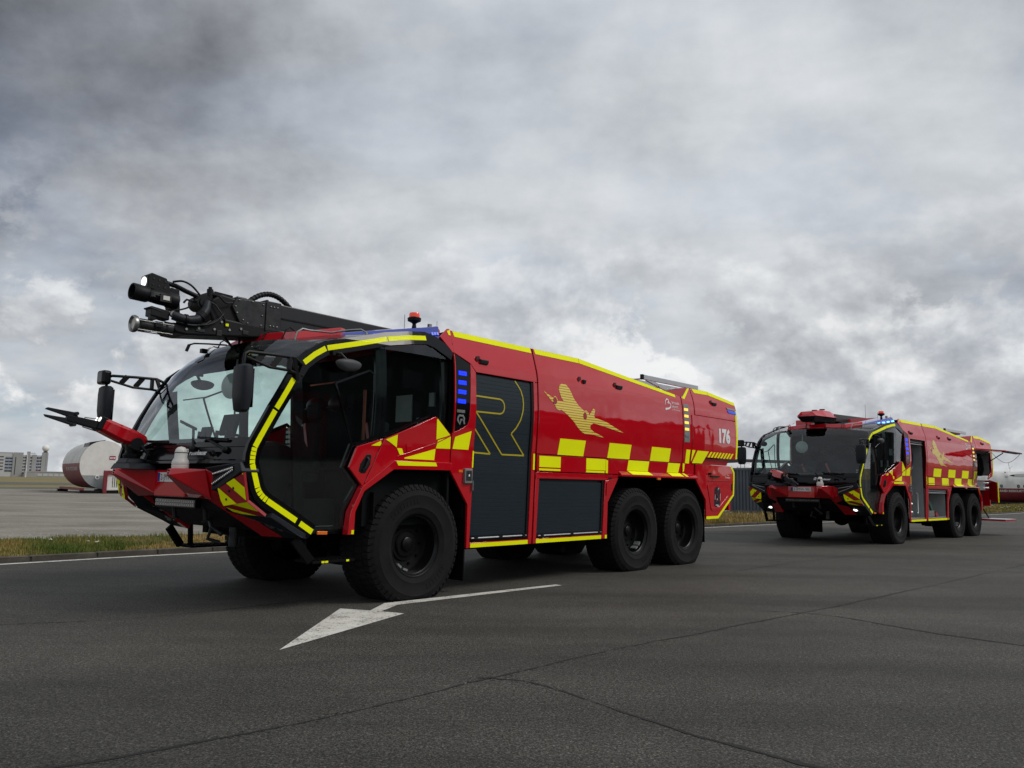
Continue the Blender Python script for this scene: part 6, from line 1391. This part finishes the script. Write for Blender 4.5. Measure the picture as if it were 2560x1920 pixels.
def fuselage_near():
    t = empty('training_fuselage', (-33.2, 65.0, 0.0), R(37.6)); tag(t, 'short white and maroon aircraft fuselage section with a white boarded end on a red frame', 'fuselage')
    def prof(y):
        k = 1.0 if y < 7.5 else max(0.12, math.sqrt(max(0.0, 1 - ((y - 7.5) / 5.2) ** 2))); return 1.80 * k, 1.95 * k, 2.32
    ysx = [0, 1, 2, 3, 4, 5, 6, 7, 7.5, 8.3, 9.1, 9.9, 10.7, 11.4, 12.0, 12.4]
    th = math.acos(-0.05)
    tube_section(prof, ysx, -th, th, 28, 'lower_skin', 'fus_red', t); tube_section(prof, ysx, th, 2 * math.pi - th, 28, 'upper_skin', 'fus_white', t)
    rb = MB()
    for y in (0.6, 1.3, 2.0, 2.7, 3.4, 4.1, 4.8, 5.5, 6.2):
        hw, hh, cz = prof(y); rows = [[((hw + 0.02) * math.sin(a), yy, cz - (hh + 0.02) * math.cos(a)) for a in [th + 0.02 + (2 * math.pi - 2 * th - 0.04) * k / 24 for k in range(25)]] for yy in (y, y + 0.06)]; rb.grid(rows)
    P_ = rb.build('skin_rib', 'fus_white', t, smooth=40)
    e = MB(); e.add([(1.80 * math.sin(a), 0.0, 2.32 - 1.95 * math.cos(a)) for a in [math.acos(0.46) + (2 * math.pi - 2 * math.acos(0.46)) * k / 40 for k in range(41)]], [tuple(range(41))]); e.build('end_board', 'ply', t)
    e = MB(); e.add([(1.79 * math.sin(a), 0.02, 2.32 - 1.94 * math.cos(a)) for a in [-math.acos(0.46) + 2 * math.acos(0.46) * k / 24 for k in range(25)]], [tuple(range(25))]); e.build('end_sheet', 'comp_grey', t)
    e = MB(); e.box(0.35, 0.80, -0.03, -0.01, 2.75, 3.05); sg = e.build('end_sign', 'decal_red', t); e = MB(); e.box(0.39, 0.76, -0.034, -0.03, 2.82, 2.94); e.build('sign_band', 'white', sg); e = MB(); e.box(0.44, 0.70, -0.037, -0.034, 2.86, 2.90); e.build('sign_mark', 'eu_blue', sg)
    h = MB(); h.hexa([(-1.25, 0.35, 3.50), (-1.05, 0.35, 3.55), (-1.05, 2.6, 3.55), (-1.25, 2.6, 3.45), (-1.15, 0.2, 4.12), (0.05, 0.2, 4.36), (0.05, 2.6, 4.34), (-1.15, 2.6, 4.08)]); hh_ = h.build('roof_hatch', 'dark_metal', t)
    for (x0, x1) in ((-0.10, 0.18), (1.32, 1.60)):
        f = MB(); f.box(x0, x1, -0.75, -0.45, 0.02, 1.80); f.build('frame_post', 'frame_red', t, bevel=0.02)
    f = MB(); f.box(-0.10, 1.60, -0.73, -0.47, 1.50, 1.85); f.build('frame_crossbar', 'frame_red', t, bevel=0.02)
    f = MB(); f.box(0.2, 1.30, -0.62, -0.58, 0.30, 1.49); f.build('frame_plate', 'ply', t)
    f = MB()
    for x in (0.6, 0.75, 0.9): f.box(x - 0.02, x + 0.02, -0.64, -0.62, 0.5, 1.35)
    f.build('plate_slot', 'black', t)
    for x in (-1.55, 1.55):
        f = MB(); f.box(x - 0.12, x + 0.12, -0.6, 10.0, 0.22, 0.42); f.build('skid', 'frame_red', t, bevel=0.02)
    f = MB(); f.box(-1.9, -1.1, 9.0, 9.6, 0, 0.22); f.box(1.1, 1.9, 9.0, 9.6, 0, 0.22); f.box(-1.7, 1.7, -0.5, -0.2, 0, 0.24); f.build('bearer_block', 'black', t)
    hw, hh, cz = prof(3)
    text_on('FIRE AND RESCUETRAINER', 0.40, lambda u, v: (-(hw + 0.012) * math.sin(th - 0.30 + v / 1.9), 6.6 - u, cz - (hh + 0.012) * math.cos(th - 0.30 + v / 1.9)), 'side_lettering', 'fus_white', t, width=5.6)
    d = MB(); d.add([(-(hw + 0.01) * math.sin(a), y, cz - (hh + 0.01) * math.cos(a)) for a, y in ((0.45, 3.6), (0.85, 4.4), (0.85, 5.0), (0.45, 4.6))], [(0, 1, 2, 3)]); d.build('side_opening', 'black', t)
    r_ = MB(); r_.lathe([(0.10, 0.0), (0.16, 0.0), (0.16, 0.05), (0.10, 0.05), (0.10, 0.0)], (-0.45, -0.05, 1.28), (0, 1, 0), 16, caps=False); r_.build('end_ring', 'white', t)
fuselage_near()
def fuselage_far():
    t = empty('training_fuselage', (60.0, 95.0, 0.0), math.atan2(-0.53, 0.85) + R(90)); tag(t, 'long white and maroon aircraft fuselage with round windows behind the far fire engine', 'fuselage')
    # local -Y runs to the right of the picture, local -X faces the camera
    def prof(y): 
        k = 1.0 if y < 6 else max(0.1, math.sqrt(max(0, 1 - ((y - 6) / 9.0) ** 2))); return 1.85 * k, 1.85 * k, 2.10 + (1 - k) * 0.5
    ysx = [-16, -12, -8, -4, 0, 4, 6, 8, 10, 12, 13.5, 14.5]; th = math.acos(0.10)
    tube_section(prof, ysx, -th, th, 28, 'lower_skin', 'fus_red', t); tube_section(prof, ysx, th, 2 * math.pi - th, 28, 'upper_skin', 'fus_white', t)
    hw, hh, cz = prof(0)
    def onskin(y, z, lift=0.02):
        c_ = (cz - z) / (hh + lift); return (-(hw + lift) * math.sqrt(max(0, 1 - c_ * c_)), y, z)
    for X in (-1.78, -1.14, 0.55, 1.16, 1.80, 2.45):
        m = MB(); m.add([onskin(-X - 0.15 * math.cos(a) * abs(math.cos(a)) ** -0.25, 2.17 + 0.20 * math.sin(a) * abs(math.sin(a)) ** -0.25) for a in [2 * math.pi * (k + 0.5) / 18 for k in range(18)]], [tuple(range(18))]); w = m.build('window', 'fus_glass', t)
        m = MB(); m.add([onskin(-X - 0.04 - 0.055 * math.cos(a), 2.19 + 0.07 * math.sin(a), 0.026) for a in [2 * math.pi * k / 12 for k in range(12)]], [tuple(range(12))]); m.build('window_blind', 'comp_grey', w)
    m = MB(); m.add([onskin(-q[0], q[1], 0.025) for q in [(-0.30, 3.42), (-0.05, 3.54), (0.5, 3.62), (2.0, 3.65), (3.5, 3.6), (3.5, 3.25), (2.0, 3.26), (0.6, 3.28), (0.05, 3.33)]], [tuple(range(9))]); m.build('roof_opening', 'comp_grey', t)
    m = MB(); m.add([onskin(-q[0], q[1], 0.032) for q in [(-0.25, 3.43), (-0.02, 3.51), (0.22, 3.52), (0.22, 3.34), (0.05, 3.35)]], [tuple(range(5))]); m.build('dark_gap', 'black', t)
    m = MB(); m.add([onskin(-q[0], q[1], 0.032) for q in [(1.5, 3.18), (2.6, 3.20), (2.6, 2.90), (1.5, 2.92)]], [(0, 1, 2, 3)]); m.build('service_hatch', 'black', t)
    m = MB(); m.add([onskin(-q[0], q[1], 0.022) for q in [(-0.75, 3.38), (-0.45, 3.40), (-0.45, 3.18), (-0.75, 3.16)]], [(0, 1, 2, 3)]); m.build('access_hatch', 'comp_grey', t)
    text_on('FIRE AND RESCUETRAINER', 0.34, lambda u, v: onskin(2.17 - u, 1.50 + v, 0.02), 'side_lettering', 'fus_white', t, bold=0.01, width=4.55)
    m = MB(); m.tube([onskin(0.2, 3.93, 0.0), (-0.6, 0.15, 4.35), (-0.6, -0.1, 4.6)], 0.012, 6); m.sphere((-0.9, 0.7, 3.82), 0.07, 8, 6); m.build('roof_wire', 'dark_metal', t)
    m = MB(); m.box(-1.2, 1.2, -14, 10, 0.0, 0.35); m.build('support_skid', 'black', t)
fuselage_far()

# ------------------------------------------------------------------ container and things behind it
M['slate'] = pmat('slate_grey_steel', (0.062, 0.074, 0.088), 0.5, metal=0.1, var=0.18, vscale=1.5)
def container():
    t = empty('shipping_container', (11.67, 42.47, 0.06), math.atan2(-0.78, 0.62)); tag(t, 'slate grey corrugated steel container standing in the dry grass between the fire engines', 'container')
    n = 29; pts = []
    for k in range(n):
        x = 0.10 + 5.86 * k / n; pts += [(x, 0.0), (x + 0.10, 0.0), (x + 0.125, 0.045), (x + 0.175, 0.045)]
    pts.append((5.96, 0.0)); m = MB(); m.grid([[(x, y, z) for x, y in pts] for z in (0.14, 2.20)]); m.build('side_wall', 'slate', t)
    m = MB(); m.box(0.02, 6.04, 0.06, 2.36, 0.1, 2.26); m.build('container_core', 'slate', t)
    for (x0, x1) in ((0, 0.10), (5.96, 6.06)):
        for (y0, y1) in ((-0.02, 0.10), (2.32, 2.44)): m = MB(); m.box(x0, x1, y0, y1, 0.0, 2.34); m.build('corner_post', 'slate', t, bevel=0.01)
    m = MB(); m.box(0.10, 5.96, -0.015, 0.07, 2.20, 2.335); m.build('top_rail', 'slate', t, bevel=0.008)
    m = MB(); m.box(0.10, 5.96, -0.015, 0.07, 0.0, 0.14); m.build('bottom_rail', 'slate', t, bevel=0.008)
container()
def blocks():
    M['block'] = pmat('cast_concrete', (0.22, 0.21, 0.19), 0.9, var=0.25, vscale=3)
    for i, (x, y, z, lab) in enumerate(((10.85, 43.9, 0.0, 'lower pale concrete block stacked beside the grey container'), (10.9, 43.9, 0.56, 'upper pale concrete block stacked beside the grey container'))):
        o = MB(); o.box(-0.6, 0.6, -0.3, 0.3, 0.0, 0.55 if i == 0 else 0.5)
        for k in (-0.3, 0.3): o.box(k - 0.1, k + 0.1, -0.1, 0.1, 0.54 if i == 0 else 0.49, 0.59 if i == 0 else 0.53)
        ob = o.build('concrete_block', 'block', bevel=0.03); ob.location = (x, y, z); ob.rotation_euler = (0, 0, R(-50)); tag(ob, lab, 'block', 'concrete blocks')
blocks()
M['far_white'] = pmat('white_aircraft_skin', (0.62, 0.62, 0.62), 0.35, coat=0.3, var=0.06)
M['far_grey'] = pmat('hangar_cladding', (0.24, 0.25, 0.26), 0.7, var=0.08)
M['far_dark'] = pmat('hangar_roof_edge', (0.015, 0.016, 0.02), 0.6)
def aircraft():
    t = empty('parked_aircraft', (27.5, 90.0, 0.0), R(12)); tag(t, 'white parked aircraft with a rear engine behind the grey container', 'aircraft')
    m = MB(); m.lathe([(0.15, -7.0), (0.6, -5.5), (1.05, -3.0), (1.25, 0.0), (1.25, 9.0), (0.9, 11.0), (0.2, 12.5)], (0, 2.2, 3.1), (1, 0, 0), 24); m.build('fuselage', 'far_white', t, smooth=40)
    m = MB(); m.lathe([(0.25, -1.1), (0.40, -0.5), (0.46, 0.2), (0.42, 0.55), (0.36, 0.56), (0.30, 0.3)], (-0.6, 0.4, 3.55), (1, 0, 0), 20); m.build('engine', 'far_white', t, smooth=40)
    m = MB(); m.cyl((-0.05, 0.4, 3.55), (-0.04, 0.4, 3.55), 0.33, n=18); m.build('engine_fan', 'black', t)
    m = MB(); m.hexa([(0.3, 0.3, 3.1), (6.5, 0.6, 3.0), (6.5, 2.0, 3.0), (0.5, 2.0, 3.1), (0.3, 0.3, 3.18), (6.5, 0.6, 3.12), (6.5, 2.0, 3.12), (0.5, 2.0, 3.18)]); m.build('wing', 'far_white', t, bevel=0.03)
    for x in (-3.0, 5.0): m = MB(); m.cyl((x, 2.2, 0.3), (x, 2.2, 2.2), 0.10, n=10); m.cyl((x, 2.0, 0.35), (x, 2.4, 0.35), 0.35, n=16); m.build('landing_gear', 'dark_metal', t, smooth=40)
aircraft()
def steps_():
    t = empty('boarding_steps', (24.0, 82.0, 0.0), R(10)); tag(t, 'thin metal boarding steps with hand rails beside the white parked aircraft', 'steps')
    m = MB()
    for s in (0.0, 0.9): m.tube([(0.2, s, 0.2), (0.2, s, 3.9), (1.5, s, 3.9), (3.2, s, 2.2), (3.2, s, 0.2)], 0.035, 6); m.tube([(1.5, s, 3.9), (1.5, s, 0.2)], 0.035, 6)
    m.build('hand_rail', 'steel', t, smooth=40)
    for k in range(8):
        m = MB(); m.box(1.5 + 0.22 * k, 1.72 + 0.22 * k, 0, 0.9, 2.75 - 0.32 * k, 2.80 - 0.32 * k); m.build('tread', 'dark_metal', t)
steps_()
def hangar():
    t = empty('hangar', (48.0, 155.0, 0.0), R(16)); tag(t, 'low grey hangar with a dark flat roof edge behind the parked aircraft', 'hangar')
    m = MB(); m.box(-16, 14, 0, 20, 0, 6.3); m.build('wall', 'far_grey', t)
    m = MB(); m.box(-16.6, 14.6, -0.8, 20.5, 6.3, 7.0); m.build('roof_fascia', 'far_dark', t)
    for k in range(5): m = MB(); m.box(-15 + 6 * k, -10.2 + 6 * k, -0.06, 0.0, 0.0, 5.2); m.build('hangar_door', 'comp_grey', t)
hangar()

# ------------------------------------------------------------------ airport buildings on the skyline
M['bld_grey'] = pmat('grey_concrete_facade', (0.30, 0.30, 0.30), 0.8, var=0.08, vscale=0.2)
M['bld_pale'] = pmat('pale_facade', (0.45, 0.45, 0.45), 0.8, var=0.06, vscale=0.2)
M['bld_blue'] = pmat('blue_glazing', (0.012, 0.028, 0.090), 0.25, coat=0.5)
M['bld_dark'] = pmat('dark_glazing', (0.02, 0.025, 0.032), 0.25, coat=0.5)
M['bld_pane'] = pmat('pale_pane', (0.22, 0.26, 0.30), 0.3)
M['radome'] = pmat('white_radome', (0.72, 0.70, 0.66), 0.6)
BR = R(31.6)
def bpos(X, d=0.0):
    # along the frontage, d further back
    c, s = math.cos(BR), math.sin(BR); return (-612.4 + X * c - d * s, 1000.0 + X * s + d * c, 0.0)
def building(name, X, label):
    t = empty(name, bpos(X), BR); tag(t, label, 'building', 'airport buildings on the skyline'); return t
def winbox(t, x0, x1, z0, z1, mat, name='window', y=-0.25):
    m = MB(); m.box(x0, x1, y, 0.05, z0, z1); o = m.build(name, mat, t)
    if x1 - x0 > 2.5: 
        f = MB(); f.box((x0 + x1) / 2 - 0.12, (x0 + x1) / 2 + 0.12, y - 0.08, y - 0.01, z0, z1); f.build('mullion', 'bld_pale', o)
    return o
t = building('office_block', -23.0, 'white office block with rows of blue glazing at the left edge')
m = MB(); m.box(-14, 11.4, 0, 14, 0, 28.5); m.build('wall', 'bld_pale', t)
for r_ in range(5):
    z = 24.3 - 3.9 * r_
    winbox(t, -13.5, 1.5, z - 0.6, z + 0.6, 'bld_dark')
    winbox(t, 3.3, 11.0, z - 2.7, z - 1.1, 'bld_blue' if r_ < 4 else 'bld_dark', 'glazing_band')
    for k in range(5): winbox(t, 3.6 + 1.5 * k, 4.5 + 1.5 * k, z - 0.9, z + 0.3, 'bld_pane')
m = MB(); m.box(-14, 11, 13, 14.5, 28.5, 30.4); m.build('plant_room', 'bld_grey', t)
t = building('office_slab', -6.2, 'blank grey concrete slab with one dark slot beside the white office block')
m = MB(); m.box(-5.4, 5.3, -1, 16, 0, 30.2); m.build('wall', 'bld_grey', t); m = MB(); m.box(-2.9, -2.2, -1.3, -0.9, 2.5, 24.5); m.build('slot_window', 'bld_dark', t)
t = building('terminal_office', 7.8, 'six storey grey office building with small dark windows left of the radar tower')
m = MB(); m.box(-11, 11.4, 0, 14, 0, 27.2); m.build('wall', 'bld_pale', t); m = MB(); m.box(-5.0, -1.2, -1.2, 6, 0, 31.6); m.build('stair_shaft', 'bld_grey', t); m = MB(); m.box(1.2, 6.0, -0.7, 6, 0, 27.9); m.build('lift_shaft', 'bld_grey', t)
for r_ in range(6):
    z = 24.0 - 3.86 * r_; winbox(t, -9.4, -5.4, z - 0.85, z + 0.85, 'bld_dark'); winbox(t, -1.0, 0.8, z - 0.85, z + 0.85, 'bld_dark'); winbox(t, 9.3, 11.2, z - 0.85, z + 0.85, 'bld_dark')
    if r_ < 5: winbox(t, 6.2, 8.9, z - 1.5, z + 1.1, 'bld_blue' if r_ < 4 else 'fus_red', 'stair_glazing')
m = MB()
for k in range(5): m.tube([(-0.5 + 1.1 * k, 3, 27), (-0.5 + 1.1 * k, 3, 30.2 + 0.7 * (k % 2))], 0.12, 5); m.tube([(-1.2 + 1.1 * k, 3, 29.5), (0.3 + 1.1 * k, 3, 29.8)], 0.1, 5)
m.build('roof_aerial', 'bld_dark', t)
t = building('radar_tower', 22.5, 'slim grey concrete tower carrying a white spherical radome'); m = MB(); m.box(-3.4, 3.4, -1, 7, 0, 31.0); m.build('shaft', 'bld_grey', t); m = MB(); m.box(1.5, 3.6, -1.3, -0.9, 0, 30); m.build('corner_fin', 'bld_grey', t); m = MB(); m.box(-2.2, 2.6, 0, 5, 30.0, 32.5); m.build('radar_plinth', 'bld_dark', t)
m = MB(); m.sphere((0.2, 2.5, 36.6), 4.2, 24, 16); m.build('radome', 'radome', t, smooth=60)
t = building('cargo_shed', 22.0, 'long low grey cargo shed in front of the radar tower'); m = MB(); m.box(-20.5, 36, -9, -2, 0, 6.6); m.build('wall', 'bld_grey', t); m = MB(); m.box(-20.8, 36.4, -9.5, -1.5, 6.6, 7.2); m.build('roof', 'bld_pale', t)
for k in range(7): m = MB(); m.box(-6 + 6 * k, -1 + 6 * k, -9.25, -8.95, 1.2, 4.2); m.build('shed_panel', 'bld_pale', t)
t = empty('light_mast', (-222.0, 400.0, 0.0), R(29)); tag(t, 'thin floodlight mast standing right of the radar tower', 'mast'); m = MB(); m.cyl((0, 0, 0), (0, 0, 13.0), 0.13, 0.08, 8); m.build('pole', 'dark_metal', t); m = MB(); m.box(-1.2, 1.2, -0.1, 0.1, 12.85, 13.05); m.build('cross_arm', 'dark_metal', t)
for x in (-1.0, 1.0): m = MB(); m.box(x - 0.25, x + 0.25, -0.2, 0.2, 12.6, 12.85); m.build('flood_lamp', 'dark_metal', t)
t = empty('white_pole', (-365.0, 600.0, 0.0), R(31)); tag(t, 'tall white pole in front of the grey office building', 'pole'); m = MB(); m.cyl((0, 0, 0), (0, 0, 17.5), 0.28, 0.14, 10); m.build('pole_shaft', 'white', t, smooth=40); m = MB(); m.sphere((0, 0, 17.6), 0.25, 10, 6); m.build('pole_finial', 'white', t, smooth=40); m = MB(); m.box(-0.5, 0.5, -0.5, 0.5, 0, 0.25); m.build('pole_base', 'bld_grey', t)

# ------------------------------------------------------------------ station building beside the road, mirrored in the paint and glass
M['station'] = pmat('dark_station_cladding', (0.05, 0.049, 0.048), 0.8, var=0.15, vscale=0.4)
t = empty('fire_station', (58.0, 8.0, 0.0), R(-8)); tag(t, 'long dark station building mirrored in the red panels of the fire engines', 'building')
m = MB(); m.box(0, 14, -34, 30, 0, 9.0); m.build('wall', 'station', t)
m = MB(); m.box(-0.4, 14.4, -34.4, 30.4, 9.0, 9.5); m.build('roof_edge', 'bld_dark', t)
for k in range(9):
    m = MB(); m.box(-0.12, 0.0, -32 + 7 * k, -27 + 7 * k, 0.0, 5.2); d = m.build('bay_door', 'bld_dark' if k % 3 else 'fus_red', t)
    w = MB(); w.box(-0.16, -0.12, -31.5 + 7 * k, -27.5 + 7 * k, 3.4, 4.4); w.build('door_window', 'bld_dark', d)
    w = MB(); w.box(-0.12, 0.0, -31.5 + 7 * k, -27.5 + 7 * k, 6.0, 7.6); w.build('window', 'bld_dark', t)

# ------------------------------------------------------------------ the two fire engines
t1 = make_truck('fire_engine', (-2.197, 10.187, 0.0), R(229.018), False)
tag(t1, 'large red airport fire engine number 176 with roof boom and closed shutters, nearest the camera', 'fire engine', 'airport fire engines')
t2 = make_truck('fire_engine', (8.811, 21.360, 0.0), R(224.353), True)
tag(t2, 'red airport fire engine farther back with lockers open, rear flap raised and blue lights on', 'fire engine', 'airport fire engines')
